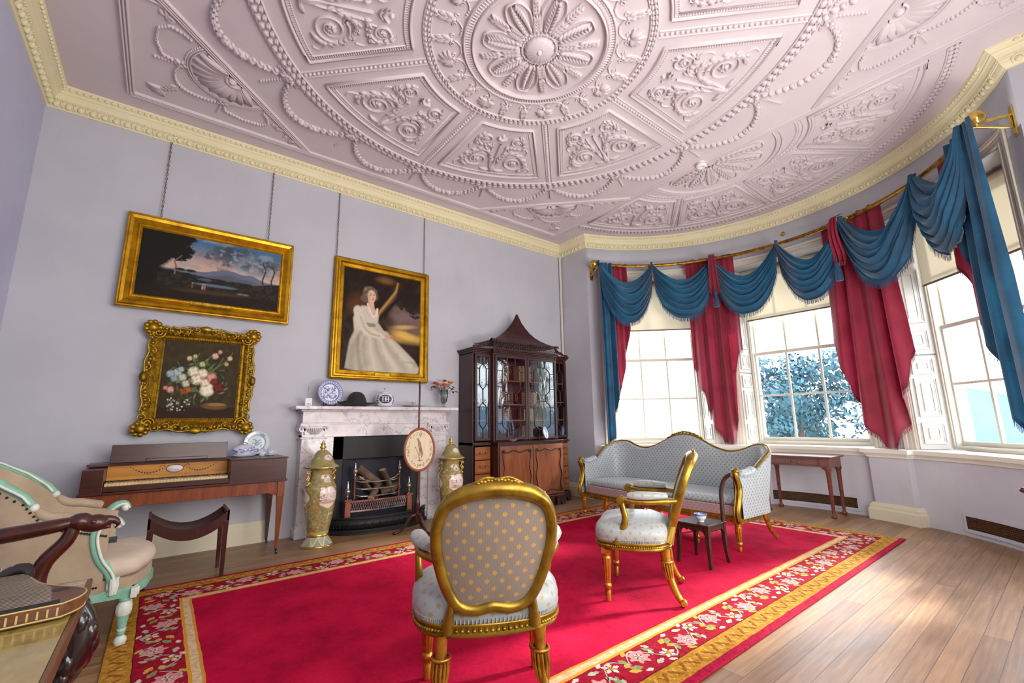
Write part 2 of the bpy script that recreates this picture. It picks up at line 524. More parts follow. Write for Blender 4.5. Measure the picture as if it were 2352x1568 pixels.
# reliefs are drawn in plan (x, y) and hang below ZK by their height
class Relief(MB):
    def ridge(s, pts, w, h, n=5, ends=True):
        # raised rounded strip along a plan polyline; w = half width(s), h = height(s)
        P = [Vector((p[0], p[1])) for p in pts]; m = len(P)
        W = list(w) if hasattr(w, '__len__') else [w]*m
        H = list(h) if hasattr(h, '__len__') else [h]*m
        rs = []
        for i in range(m):
            t = P[min(i+1, m-1)]-P[max(i-1, 0)]
            if t.length < 1e-9: t = Vector((1, 0))
            t.normalize(); q = Vector((-t.y, t.x)); ring = []
            for j in range(n):
                a = PI*j/(n-1)
                c = P[i]+q*(math.cos(a)*W[i]); ring.append((c.x, c.y, ZK-max(0, math.sin(a))*H[i]))
            rs.append(ring)
        s.rings(rs, closed=False, caps=False)
    def bead(s, p, r, h=None, n=7):
        h = h or r; vs = []; fs = []
        for k, (rr, hh) in enumerate(((1, 0), (.8, .62), (.42, .92))):
            for j in range(n):
                a = 2*PI*j/n; vs.append((p[0]+r*rr*math.cos(a), p[1]+r*rr*math.sin(a), ZK-h*hh))
        vs.append((p[0], p[1], ZK-h))
        for k in range(2):
            for j in range(n): fs.append((k*n+j, (k+1)*n+j, (k+1)*n+(j+1) % n, k*n+(j+1) % n))
        for j in range(n): fs.append((2*n+j, 3*n, 2*n+(j+1) % n))
        s.add(vs, fs, True)
    def leaf(s, p, d, L, w, h=.014, bend=0, lobes=0, tip=.0):
        # a pointed raised leaf starting at p in direction d, with an optional bend and scalloped edges
        d = Vector((d[0], d[1])).normalized(); q = Vector((-d.y, d.x)); p = Vector((p[0], p[1]))
        n = 7 if not lobes else 4*lobes+1; L1 = []; C1 = []; R1 = []
        for i in range(n):
            t = i/(n-1)
            c = p+d*(L*t)+q*(bend*L*t*t)
            ww = w*(math.sin(PI*min(1, .08+t*.92))**.75)*(1-.35*t)
            if lobes: ww *= .72+.38*abs(math.sin(PI*t*lobes))
            hh = h*(math.sin(PI*(.12+.8*t)))
            dd = (d+q*(2*bend*t)).normalized(); qq = Vector((-dd.y, dd.x))
            L1.append((c.x+qq.x*ww, c.y+qq.y*ww, ZK-hh*.15)); R1.append((c.x-qq.x*ww, c.y-qq.y*ww, ZK-hh*.15))
            C1.append((c.x, c.y, ZK-hh))
        b = [(a[0], a[1], ZK) for a in L1]; e = [(a[0], a[1], ZK) for a in R1]
        mid1 = [((a[0]+c[0])/2, (a[1]+c[1])/2, c[2]-h*.35) for a, c in zip(L1, C1)]
        mid2 = [((a[0]+c[0])/2, (a[1]+c[1])/2, c[2]-h*.35) for a, c in zip(R1, C1)]
        s.rings([list(x) for x in zip(b, L1, mid1, C1, mid2, R1, e)], closed=False, caps=False)
    def acanthus(s, pts, w, h=.018, n=7):
        # stem with paired curling leaflets
        P = [Vector((p[0], p[1])) for p in pts]
        s.ridge(P, [w*.22*(1-.6*i/(len(P)-1)) for i in range(len(P))], h)
        for k in range(n):
            t = (k+.5)/n; i = int(t*(len(P)-1)); d = (P[min(i+1, len(P)-1)]-P[max(0, i-1)]).normalized(); q = Vector((-d.y, d.x))
            L = w*(1.15-.5*t)
            for sd in (1, -1):
                s.leaf(P[i], d*.9+q*sd*.75, L, L*.26, h*.8, bend=-.35*sd)
    def build(s, *a, **k):
        s.v = [(x, y, ZK-(ZK-z)*1.55) for x, y, z in s.v]
        return MB.build(s, *a, **k)
def polar(r, a, c=CC): return Vector((c.x+r*math.cos(a), c.y+r*math.sin(a)))
def circ(r, n=96, a0=0, a1=2*PI, c=CC): return [polar(r, lerp(a0, a1, i/n), c) for i in range(n+1)]
def spiral(c, r0, r1, a0, turns, n=40):
    return [Vector((c[0]+lerp(r0, r1, (i/n)**.8)*math.cos(a0+turns*2*PI*i/n), c[1]+lerp(r0, r1, (i/n)**.8)*math.sin(a0+turns*2*PI*i/n))) for i in range(n+1)]
def resample(P, step):
    P = [Vector((p[0], p[1])) for p in P]; out = []; acc = step/2
    for i in range(len(P)-1):
        d = P[i+1]-P[i]; L = d.length
        if L < 1e-9: continue
        while acc < L: out.append((P[i]+d*(acc/L), d/L)); acc += step
        acc -= L
    return out
def beadline(m, P, step, r, h=.012, rails=.0, rw=.006):
    for p, d in resample(P, step): m.bead(p, r, h)
    if rails:
        P = [Vector((p[0], p[1])) for p in P]; N = len(P)
        for sd in (1, -1):
            Q = []
            for i in range(N):
                t = (P[min(i+1, N-1)]-P[max(i-1, 0)]).normalized(); Q.append(P[i]+Vector((-t.y, t.x))*rails*sd)
            m.ridge(Q, rw, .010, 4)
def leafline(m, P, step, w, h=.012):
    for p, d in resample(P, step):
        q = Vector((-d.y, d.x))
        m.leaf(p-d*step*.4+q*w*.2, d*.9+q*.45, step*.95, w*.55, h)
        m.leaf(p-d*step*.4-q*w*.2, d*.9-q*.45, step*.95, w*.55, h)

# --- central rosette
m = Relief()
m.lathe([(.02, -.03), (.035, -.036), (.05, -.03), (.11, -.034), (.125, -.018), (.128, 0)], (CC.x, CC.y, ZK), 28, caps=True, flute=(14, .05))
m.bead(CC, .03, .05, 12)
m.ridge(circ(.15, 60), .014, .016); beadline(m, circ(.15, 60), .026, .009, .022)
for k in range(8):
    a = PI/8+k*PI/4; d = Vector((math.cos(a), math.sin(a))); q = Vector((-d.y, d.x))
    # petal: raised rim with feathered infill
    rim = []
    for i in range(25):
        t = i/24; u = -1+2*t
        r = .165+.325*(1-abs(u)**3.2) ; w = .105*math.copysign(min(1, abs(u)*1.25)**.8, u)*(.35+.65*min(1, (r-.165)/.2))
        rim.append(Vector((CC.x, CC.y))+d*r+q*w)
    m.ridge(rim, .008, .022)
    for sd in (1, -1):
        for i in range(9):
            t = i/8; r = .18+.25*t; p = Vector((CC.x, CC.y))+d*r
            m.leaf(p+q*sd*.006, d*.8+q*sd*.8, .03+.055*math.sin(PI*min(1, .2+t*.75)), .013, .024, bend=-.45*sd)
    m.ridge([Vector((CC.x, CC.y))+d*(.16+.3*i/6) for i in range(7)], [.012-.0012*i for i in range(7)], .02)
    # leaf between petals
    a2 = a+PI/8; d2 = Vector((math.cos(a2), math.sin(a2)))
    m.acanthus([Vector((CC.x, CC.y))+d2*(.17+.33*i/10) for i in range(11)], .075, .024, 9)
    m.leaf(Vector((CC.x, CC.y))+d2*.42, d2, .085, .02, .02)
# moulded ring round the rosette
for r, w, h in ((.575, .012, .03), (.60, .018, .016), (.625, .006, .012), (.648, .012, .022)): m.ridge(circ(r), w, h)
for k in range(150):
    a = 2*PI*k/150; m.ridge([polar(.592, a), polar(.638, a)], .005, .02, 4)
m.build('rosette', M_CEIL, ceiling)
# --- palmette band
m = Relief()
for r, w, h in ((.985, .008, .012), (.925, .008, .012)): m.ridge(circ(r), w, h)
leafline(m, circ(.955, 120), .05, .022, .014)
for k in range(24):
    a = 2*PI*k/24; d = Vector((math.cos(a), math.sin(a))); q = Vector((-d.y, d.x)); p0 = polar(.70, a)
    if k % 3 == 0:
        for i in range(-3, 4):
            b = i*.42; dd = d*math.cos(b)+q*math.sin(b); m.leaf(p0+d*.075, dd, .125-.012*abs(i), .02, .018, bend=.18*np.sign(i) if i else 0)
    else:
        m.acanthus([p0+d*(.06+.15*i/6) for i in range(7)], .075, .016, 4)
    m.bead(p0+d*.055, .018, .018); m.bead(p0+d*.03, .012, .014)
    # small arcs linking them with curls
    a1 = a+2*PI/24
    arcp = []
    for i in range(13):
        t = i/12; arcp.append(polar(.735-.065*math.sin(PI*t)**.7, lerp(a, a1, t)))
    m.ridge(arcp, .006, .012)
    for t in (.22, .78):
        p = polar(.745, lerp(a, a1, t)); m.ridge(spiral(p, .006, .02, a, 1.2*(1 if t < .5 else -1), 12), .005, .01, 4)
    for t in (.3, .42, .58, .7): m.bead(polar(.678, lerp(a, a1, t)), .011, .012)
m.build('palmette_band', M_CEIL, ceiling)

# --- scrolled panels: design on u in [-1,1] across, v in [0,1] outwards
def panel_design(m, F):
    def T(P): return [F(p[0], p[1]) for p in P]
    def sc(k): return (F(.05, k)-F(-.05, k)).length/.1
    for sd in (1, -1):
        def S(P): return [(sd*x, y) for x, y in P]
        def ctr(c, rr, a0, turns, w, n=34):
            # spiral in real distance around mapped centre
            c0 = F(sd*c[0], c[1]); return c0, [c0 + ax*(rr*k*math.cos(th)) + ay*(rr*k*math.sin(th)) for k, th in
                     [((1-i/n)**.85*.9+.1, a0+turns*2*PI*i/n) for i in range(n+1)] for ax, ay in [((F(sd*(c[0]+.05), c[1])-c0).normalized(), (F(sd*c[0], c[1]+.05)-c0).normalized())]]
        # big lower scroll
        c0, sp = ctr((.50, .70), .155, -PI/2-.5, 2.1, 0)
        m.ridge(sp, [.011-.004*i/len(sp) for i in range(len(sp))], .02)
        for i in range(5):
            b = i*2*PI/5; m.leaf(c0, (math.cos(b), math.sin(b)), .045, .013, .022, bend=.5)
        # stem feeding the scroll from the panel's centre line
        st = T(bez([(0, .97), (sd*.10, .74), (sd*.16, .52), (sd*.36, .43), (sd*.62, .47), (sd*.80, .62), (sd*.82, .80), (sd*.66, .92)], 44))
        m.ridge(st, [.013-.006*i/len(st) for i in range(len(st))], .02)
        for i in range(9, len(st)-2, 2):
            d = (st[i+1]-st[i-1]).normalized(); q = Vector((-d.y, d.x))*sd
            m.leaf(st[i], d*.9-q*.55, .085, .019, .02, bend=.3*sd)
            if i % 4 == 1: m.leaf(st[i], d*.9+q*.6, .06, .014, .016, bend=-.4*sd)
        # upper small scroll and its stem
        c1, sp = ctr((.60, .20), .095, PI/2, -1.8, 0)
        m.ridge(sp, [.009-.003*i/len(sp) for i in range(len(sp))], .018)
        for i in range(4):
            b = i*2*PI/4; m.leaf(c1, (math.cos(b), math.sin(b)), .03, .010, .018, bend=.5)
        st = T(bez([(sd*.16, .52), (sd*.26, .34), (sd*.46, .33), (sd*.78, .33), (sd*.86, .18), (sd*.70, .06)], 30))
        m.ridge(st, [.010-.005*i/len(st) for i in range(len(st))], .017)
        for i in range(5, len(st)-2, 3):
            d = (st[i+1]-st[i-1]).normalized(); q = Vector((-d.y, d.x))*sd
            m.leaf(st[i], d*.9+q*.6, .06, .014, .017, bend=-.35*sd)
            m.leaf(st[i], d*.9-q*.6, .05, .012, .015, bend=.35*sd)
        # fine tendrils
        m.ridge(T(bez([(sd*.16, .52), (sd*.42, .56), (sd*.30, .40), (sd*.40, .24)], 16)), .005, .012, 4)
        m.ridge(T(bez([(sd*.82, .80), (sd*.92, .9), (sd*.86, .97)], 10)), .006, .012, 4)
        m.ridge(T(bez([(sd*.86, .5), (sd*.93, .42), (sd*.88, .36)], 10)), .006, .012, 4)
        m.leaf(F(sd*.06, .93), F(sd*.5, .98)-F(sd*.06, .93), .12, .02, .018, bend=.2*sd)
        m.leaf(F(sd*.05, .62), F(sd*.2, .80)-F(sd*.05, .62), .1, .018, .018)
    # central stem with urn-like cup
    m.ridge(T([(0, .98), (0, .7), (0, .4), (0, .26)]), [.014, .012, .009, .007], .02)
    m.ridge(T([(-.2, .12), (0, .165), (.2, .12)]), .016, .026); m.ridge(T([(-.13, .17), (0, .2), (.13, .17)]), .014, .02)
    m.leaf(F(0, .98), F(0, .6)-F(0, .98), .2, .04, .024, lobes=3)
    m.bead(F(0, .085), .02, .022)
def panel_frame(m, edge):
    # edge: closed plan polyline (inner to outer mouldings)
    P = [Vector((p[0], p[1])) for p in edge]; n = len(P)
    c = sum(P, Vector((0, 0)))/n
    def inset(k):
        out = []
        for i in range(n):
            d0 = (P[i]-P[i-1]).normalized(); d1 = (P[(i+1) % n]-P[i]).normalized()
            n0 = Vector((-d0.y, d0.x)); n1 = Vector((-d1.y, d1.x)); b = (n0+n1)
            b = b.normalized()/max(.4, b.normalized().dot(n0))
            out.append(P[i]+b*k)
        return out
    for k, w, h in ((0, .012, .022), (.022, .005, .010), (.052, .005, .010)):
        q = inset(k); m.ridge(q+[q[0], q[1]], w, h, 4)
    q = inset(.037); q = q+[q[0]]
    for p, d in resample(q, .021):
        e = Vector((-d.y, d.x)); m.ridge([p-e*.013, p+e*.013], .0055, .012, 3)
def edge_loop(F, nu=14):
    a = [F(-1+2*i/nu, 1) for i in range(nu+1)]; b = [F(1-2*i/nu, 0) for i in range(nu+1)]
    e = a+b
    A = sum(e[i-1].x*e[i].y-e[i].x*e[i-1].y for i in range(len(e)))
    return e if A > 0 else e[::-1]
# sector panel: bounded by lines parallel to the radial ribs
def sector_map(am, inset=0.0):
    def F(u, v):
        r = lerp(1.085+inset, 2.035-inset, v)
        half = PI/8 - math.asin((.135+inset)/r)
        return polar(r, am+u*half)
    return F
proto = None
for k in range(8):
    am = PI/8+k*PI/4
    if k == 0:
        m = Relief(); panel_frame(m, edge_loop(sector_map(am))); panel_design(m, sector_map(am, .075))
        # build around the room centre so that copies only turn
        m.v = [(x-CC.x, y-CC.y, z) for x, y, z in m.v]
        proto = m.build('scroll_panel', M_CEIL, ceiling, loc=(CC.x, CC.y, 0))
    else:
        if k in (5,): pass
        o = proto.copy(); COL.objects.link(o); o.parent = ceiling; o.rotation_euler = (0, 0, k*PI/4)
# --- ribs, outer leaf ring and festoons
m = Relief()
for k in range(8):
    a = k*PI/4; P = [polar(lerp(1.0, 2.2, i/20), a) for i in range(21)]
    beadline(m, P, .042, .017, .014, .032, .006)
m.build('radial_ribs', M_CEIL, ceiling)
m = Relief()
leafline(m, circ(2.24, 200), .075, .045, .02)
for r in (2.19, 2.29): m.ridge(circ(r, 160), .008, .014)
m.build('outer_leaf_ring', M_CEIL, ceiling)
m = Relief()
for k in range(16):
    a = k*PI/8; a1 = a+PI/8; d = Vector((math.cos(a), math.sin(a))); q = Vector((-d.y, d.x))
    p0 = polar(2.30, a)
    P = []
    for i in range(25):
        t = i/24; P.append(polar(2.31+.33*math.sin(PI*t)**.75, lerp(a+.02, a1-.02, t)))
    n = 0
    for p, dd in resample(P, .062):
        t = n/15; n += 1; e = Vector((-dd.y, dd.x)); w = .012+.018*math.sin(PI*min(1, t))
        s2 = 1 if t < .5 else -1
        m.leaf(p-dd*s2*.03, dd*s2, .07, w, .026); m.leaf(p-dd*s2*.03, dd*s2+e*.7, .05, w*.6, .018); m.leaf(p-dd*s2*.03, dd*s2-e*.7, .05, w*.6, .018)
        if n % 3 == 0: m.bead(p+dd*s2*.02, w*1.1, .032)
    m.bead(p0, .03, .03)
    for b in (-1.0, -.5, 0, .5, 1.0): m.leaf(p0, d*math.cos(b)+q*math.sin(b), .10, .018, .02)
    for sd in (1, -1):
        m.acanthus([p0+q*sd*(.02+.12*i/5)+d*(-.0+.03*i/5) for i in range(6)], .035, .014, 4)
    for i in range(9): m.leaf(p0+d*(.06+.028*i), d, .04, .012-.0007*i, .016)
m.build('garlands', M_CEIL, ceiling)
# --- square frame with cut corners and shell fans
FX0, FX1, FY0, FY1 = -.55, 5.04, -.325, 5.185
m = Relief()
fr = [(FX0, FY0), (FX0, FY1), (FX1, FY1), (FX1, FY0), (FX0, FY0)]
def reeded(P, w=.034, h=.022):
    m.ridge(P, w, h*.5, 4)
    for o in (-.022, 0, .022):
        Q = [Vector(p) for p in P]
        for i in range(len(Q)-1):
            d = (Q[i+1]-Q[i]).normalized(); e = Vector((-d.y, d.x))*o
            m.ridge([Q[i]+e, Q[i+1]+e], .010, h, 4)
reeded(fr)
CUT = 1.6
for sx, sy in ((0, 1), (1, 1), (1, 0)):
    cx = FX1 if sx else FX0; cy = FY1 if sy else FY0; ex = -1 if sx else 1; ey = -1 if sy else 1
    A = Vector((cx, cy+ey*CUT)); B = Vector((cx+ex*CUT, cy)); reeded([A, B], .03, .02)
m.build('frame_moulding', M_CEIL, ceiling)
def fan(cx, cy, ex, ey):
    m = Relief()
    A = Vector((cx, cy+ey*CUT)); B = Vector((cx+ex*CUT, cy)); M = (A+B)/2
    t = (B-A).normalized(); o = Vector((cx, cy))-M; o.normalize()
    M = M+o*.035
    def W(x, y): return M+t*x+o*y
    for r in (.345, .365): m.ridge([W(r*math.cos(PI*i/30), r*math.sin(PI*i/30)) for i in range(31)], .008, .02)
    for p, d in resample([W(.38*math.cos(PI*i/30), .38*math.sin(PI*i/30)) for i in range(31)], .025): m.bead(p, .010, .014, 6)
    for i in range(11):
        a = PI*(i+.5)/11; dd = t*math.cos(a)+o*math.sin(a); q = Vector((-dd.y, dd.x))
        m.leaf(W(0, 0)+dd*.08, dd, .255, .045, .03, bend=.12*(1 if i < 5.5 else -1))
        m.ridge([W(0, 0)+dd*(.1+.2*j/5)+q*.022 for j in range(6)], .006, .02, 4)
    for r, h in ((.10, .02), (.075, .03)): m.ridge([W(r*math.cos(PI*i/16), r*math.sin(PI*i/16)) for i in range(17)], .014, h)
    m.bead(W(0, .03), .04, .035, 10)
    def chain(P, r=.012):
        for p, d in resample(P, .028): m.leaf(p-d*.015, d, .034, r, .016)
    def bow(p):
        for b in range(5): m.leaf(p, (math.cos(b*1.26), math.sin(b*1.26)), .06, .016, .016)
    a1, a2 = PI*.30, PI*.70
    n1, n2 = W(.41*math.cos(a1), .41*math.sin(a1)), W(.41*math.cos(a2), .41*math.sin(a2))
    bow(n1); bow(n2)
    chain([W(.41*math.cos(a1), .41*math.sin(a1))] + [W(lerp(.24, -.24, i/10), .36+.20*math.sin(PI*i/10)**.8) for i in range(1, 10)] + [n2])
    for sd in (1, -1):
        nn = n1 if sd > 0 else n2
        chain([nn]+[W(sd*x, y) for x, y in ((.36, .40), (.50, .32), (.60, .20), (.60, .10), (.52, .05), (.45, .04))])
        dd = t*sd*math.cos(a1)+o*math.sin(a1)
        for i in range(7): m.leaf(nn+dd*(.03+.024*i), dd, .03, .010, .014)
        m.acanthus([W(sd*(.62+.22*i/8), .03+.03*math.sin(i)) for i in range(9)], .06, .014, 5)
        for b in (-.5, 0, .5): m.leaf(W(sd*.88, .04), t*sd*math.cos(b)+o*math.sin(b), .08, .016, .014)
    m.acanthus([W(0, .58+.16*i/8) for i in range(9)], .07, .016, 4)
    for b in np.linspace(-.9, .9, 7): m.leaf(W(0, .76), o*math.cos(b)+t*math.sin(b), .12, .018, .016)
    m.build('shell_fan', M_CEIL, ceiling)
fan(FX0, FY1, 1, -1); fan(FX1, FY1, -1, -1); fan(FX1, FY0, -1, 1)
# --- ceiling of the bow
BM = Vector((5.075, 2.43))
def bow_in(a, k=1.0):      # inner ellipse
    return Vector((BM.x+.80*k*math.cos(a), BM.y+1.06*k*math.sin(a)))
def ray_circ(a, r, c=Vector((4.69, 2.45))):
    d = Vector((math.cos(a), math.sin(a))); o = BM-c; b = o.dot(d); k = o.dot(o)-r*r
    return BM+d*(-b+math.sqrt(b*b-k))
m = Relief()
for k in range(7):
    a = -PI/2+PI*(k+.5)/7; d = Vector((math.cos(a), math.sin(a))); q = Vector((-d.y, d.x))
    rim = []
    for i in range(17):
        u = -1+2*i/16; r = .10+.5*(1-abs(u)**3); w = .13*math.copysign(min(1, abs(u)*1.25)**.8, u)*(.3+.7*min(1, (r-.1)/.3))
        rim.append(BM+d*r+q*w)
    m.ridge(rim, .008, .018)
    for sd in (1, -1):
        for i in range(8): m.leaf(BM+d*(.13+.055*i), d*.8+q*sd*.8, .05+.06*math.sin(PI*(i+1)/9), .015, .02, bend=-.45*sd)
    m.ridge([BM+d*(.1+.45*i/5) for i in range(6)], .012, .018)
for k, w, h in ((.86, .012, .02), (.92, .008, .014)):
    m.ridge([Vector((BM.x+.72*k/.88*math.cos(a)*1.0, BM.y+.76*k/.88*math.sin(a))) for a in np.linspace(-PI/2, PI/2, 40)], w, h)
m.build('half_rosette', M_CEIL, ceiling)
m = Relief()
Pin = [bow_in(a, .93) for a in np.linspace(-PI/2, PI/2, 60)]
beadline(m, Pin, .05, .014, .012, .03, .006)
aa = math.acos((5.10-4.69)/2.268)
leafline(m, [polar(2.268, a, Vector((4.69, 2.45))) for a in np.linspace(-aa, aa, 90)], .06, .035, .016)
for r in (2.23, 2.305): m.ridge([polar(r, a, Vector((4.69, 2.45))) for a in np.linspace(-aa, aa, 90)], .008, .012)
for k in (-1, 0, 1):
    a = k*PI/4; p, q = bow_in(a, .98), ray_circ(a, 2.2)
    beadline(m, [p.lerp(q, i/10) for i in range(11)], .045, .014, .012, .028, .006)
m.build('bow_mouldings', M_CEIL, ceiling)
def bow_map(k, inset=0.0):
    am = -PI/2+PI/4*(k+.5)
    def F(u, v):
        half = PI/8
        r0, r1 = 1, 1
        # keep a constant margin from the ribs
        pin = bow_in(am+u*half*.86, 1.02); pout = ray_circ(am+u*half*.925, 2.10)
        if inset:
            L = (pout-pin).length; v = (inset+v*(L-2*inset))/L
            uu = u*(1-inset/(.38+.4*v)); pin = bow_in(am+uu*half*.86, 1.02); pout = ray_circ(am+uu*half*.925, 2.10)
        return pin.lerp(pout, v)
    return F
for k in range(4):
    m = Relief(); panel_frame(m, edge_loop(bow_map(k))); panel_design(m, bow_map(k, .07)); m.build('scroll_panel', M_CEIL, ceiling)
# smoke detector
t = thing('smoke_detector', 'small round white smoke detector fixed to the ceiling near the bow', 'smoke detector', (5.02, 2.50, ZC))
m = MB(); m.lathe([(.055, 0), (.055, -.02), (.05, -.024)], n=24); m.build('base', plain('detector_white', C('#e4dedd'), .4), t)
m = MB(); m.lathe([(.048, -.024), (.062, -.03), (.064, -.05), (.05, -.062), (.03, -.064), (.028, -.058), (.012, -.058)], n=24); m.build('housing', plain('detector_white2', C('#eeeaea'), .4), t)
# ------------------------------------------------------------------ windows, shutters, blinds, outside
def glassmat():
    t = NT('window_glass'); t.n.remove(t.b)
    tr = t.n.new('ShaderNodeBsdfTransparent'); gl = t.n.new('ShaderNodeBsdfGlossy'); gl.inputs['Roughness'].default_value = .02
    tr.inputs[0].default_value = (.97, .99, 1, 1)
    fr = t.n.new('ShaderNodeFresnel'); fr.inputs[0].default_value = 1.45
    mx = t.n.new('ShaderNodeMixShader'); t.l.new(fr.outputs[0], mx.inputs[0]); t.l.new(tr.outputs[0], mx.inputs[1]); t.l.new(gl.outputs[0], mx.inputs[2])
    t.l.new(mx.outputs[0], t.out.inputs[0]); return t.mat
M_GLASS = glassmat()
M_SASH = plain('sash_paint', C('#cfc9b8'), .45, col2=C('#d6d1c1'))
M_SHUT = plain('shutter_paint', C('#c8c5be'), .5, col2=C('#d0cdc7'))
M_ARCH = plain('architrave_paint', C('#d8cfbf'), .5, col2=C('#e2d9c9'))
def blindmat():
    t = NT('blind_cloth'); t.n.remove(t.b)
    d = t.n.new('ShaderNodeBsdfDiffuse'); d.inputs[0].default_value = C('#e9dfc4')
    l = t.n.new('ShaderNodeBsdfTranslucent'); l.inputs[0].default_value = C('#efe2c0')
    mx = t.n.new('ShaderNodeMixShader'); mx.inputs[0].default_value = .10
    t.l.new(d.outputs[0], mx.inputs[1]); t.l.new(l.outputs[0], mx.inputs[2]); t.l.new(mx.outputs[0], t.out.inputs[0]); return t.mat
M_BLIND = blindmat()
GW = .66
def local_frame(k):
    # matrix of window k: local x = t, local y = outward depth, z up
    a = math.radians(WPHI[k]); n = Vector((math.cos(a), math.sin(a), 0)); q = Vector((-n.y, n.x, 0))
    M = Matrix(((q.x, n.x, 0), (q.y, n.y, 0), (0, 0, 1))).to_4x4(); M.translation = BC; return M
def frame_rect(m, x0, x1, z0, z1, w, y0, y1, wb=None, wt=None):
    wb = wb or w; wt = wt or w
    m.box((x0, y0, z0), (x0+w, y1, z1)); m.box((x1-w, y0, z0), (x1, y1, z1))
    m.box((x0+w, y0, z0), (x1-w, y1, z0+wb)); m.box((x0+w, y0, z1-wt), (x1-w, y1, z1))
def raised_panel(m, a, b, z0, z1, nrm):
    # panel on the reveal plane: a,b are plan points (Vector), raised towards nrm
    L = (b-a).length; t = (b-a).normalized()
    X = Matrix(((t.x, nrm.x, 0), (t.y, nrm.y, 0), (0, 0, 1))).to_4x4(); X.translation = a
    m.X = X
    m.box((0, 0, z0), (L, .004, z1))
    for i, (w, h) in enumerate(((.012, .016), (.028, .008))):
        o = (0, .014)[i]
        frame_rect(m, o, L-o, z0+o, z1-o, (.014, .016)[i], .0, h)
    iw = .058
    if L > 2.6*iw: frame_rect(m, iw, L-iw, z0+iw, z1-iw, .010, 0, .014)
    m.box((iw+.012, 0, z0+iw+.012), (L-iw-.012, .009, z1-iw-.012)) if L > 2.6*iw else None
    m.X = None
for k in range(3):
    lab = ['tall sash window nearest the bookcase, half hidden by blue and red drapery', 'middle sash window looking onto blue-green trees', 'tall sash window at the edge of the room beside the long blue drape'][k]
    win = struct('window_%d' % (k+1), lab)
    X = local_frame(k)
    win.matrix_world = X
    # box frame
    m = MB()
    frame_rect(m, -OPB-.01, OPB+.01, .83, HZ, .07, 2.80, 3.0, wb=.05, wt=.07)
    frame_rect(m, -GW-.055, GW+.055, .86, HZ-.05, .02, 2.785, 2.83, wb=.02)
    m.build('window_frame', M_SASH, win, bev=.004)
    # sashes
    def sash(name, z0, z1, y, rows, br, tr):
        m = MB(); frame_rect(m, -GW-.05, GW+.05, z0, z1, .05, y, y+.042, wb=br, wt=tr)
        g0, g1 = z0+br, z1-tr
        for i in (1, 2): x = -GW+2*GW*i/3; m.box((x-.014, y+.005, g0), (x+.014, y+.04, g1))
        for j in range(1, rows): z = lerp(g0, g1, j/rows); m.box((-GW, y+.006, z-.014), (GW, y+.039, z+.014))
        s = m.build(name, M_SASH, win, bev=.003)
        m = MB(); m.add([(-GW, y+.024, g0), (GW, y+.024, g0), (GW, y+.024, g1), (-GW, y+.024, g1)], [(0, 1, 2, 3)], False)
        m.build('window_pane', M_GLASS, s)
    sash('lower_sash', .875, 2.27, 2.86, 2, .055, .045)
    sash('upper_sash', 2.235, HZ-.06, 2.905, 2, .045, .05)
    # architrave on the bow wall
    m = MB()
    def F(t, z, dep):   # keep on the curved face
        return (t, math.sqrt(max(.01, (RW-.0)**2-t*t))-dep, z)
    e = .83
    for w0, w1, dep in ((0, .13, .018), (.095, .13, .034), (.012, .03, .026), (.055, .068, .024)):
        for sd in (1, -1):
            a0, a1 = sd*(OPF+w0), sd*(OPF+w1)
            q = [F(a0, e, dep), F(a1, e, dep), F(a1, HZ+w1, dep), F(a0, HZ+w0, dep)]
            b = [F(a0, e, -.02), F(a1, e, -.02), F(a1, HZ+w1, -.02), F(a0, HZ+w0, -.02)]
            m.add(q+b, [(0, 1, 2, 3), (0, 4, 5, 1), (1, 5, 6, 2), (3, 7, 4, 0), (2, 6, 7, 3)], False)
        n = 12; vs = []
        for i in range(n+1):
            for (ww, zz, dd) in ((w0, HZ+w0, dep), (w1, HZ+w1, dep), (w1, HZ+w1, -.02), (w0, HZ+w0, -.02)):
                vs.append(F(lerp(-(OPF+ww), OPF+ww, i/n), zz, dd))
        fs = []
        for i in range(n):
            for j in range(4):
                fs.append((i*4+j, i*4+(j+1) % 4, (i+1)*4+(j+1) % 4, (i+1)*4+j))
        m.add(vs, fs, False)
    m.build('architrave', M_ARCH, win)
    # panelled shutter boxes on both splayed reveals
    for sd in (1, -1):
        a = Vector((sd*(OPF-.012), 2.49)); b = Vector((sd*(OPB-.012), 2.795)); t = (b-a).normalized()
        nr = Vector((-t.y, t.x)); nr = nr if nr.x*sd < 0 else -nr
        m = MB(); L = (b-a).length
        Xr = Matrix(((t.x, nr.x, 0), (t.y, nr.y, 0), (0, 0, 1))).to_4x4(); Xr.translation = Vector((a.x, a.y, 0)); 
        m.X = Xr; m.box((0, -.02, .835), (L, .006, 1.93)); m.box((0, -.02, 1.945), (L, .006, HZ-.02)); m.X = None
        s = m.build('shutter', M_SHUT, win, bev=.003)
        m = MB(); A3 = Vector((a.x, a.y, 0)); N3 = Vector((nr.x, nr.y, 0)); T3 = Vector((t.x, t.y, 0))
        for z0, z1 in ((.90, 1.14), (1.21, 1.66), (1.71, 1.90), (2.0, 2.24), (2.33, 3.0), (3.08, 3.55)):
            raised_panel(m, A3+T3*.045+N3*.006, A3+T3*(L-.045)+N3*.006, z0, z1, N3)
        m.build('shutter_panel', M_SHUT, s)
        m = MB()
        for z in (1.05, 1.75, 2.15, 3.0): m.box((b.x-.01, b.y-.006, z), (b.x+.01, b.y+.012, z+.07))
        m.build('hinge', plain('hinge_metal%d%d' % (k, sd), C('#b9b2a0'), .4, .6), s)
    # rolled blind hanging inside the sash
    bl = thing('roller_blind', ['cream roller blind over the window nearest the bookcase', 'cream roller blind drawn over the top of the middle window', 'cream roller blind over the window beside the long blue drape'][k], 'blind', group=None)
    bl.matrix_world = X
    zb = [2.765, 2.80, 2.775][k]
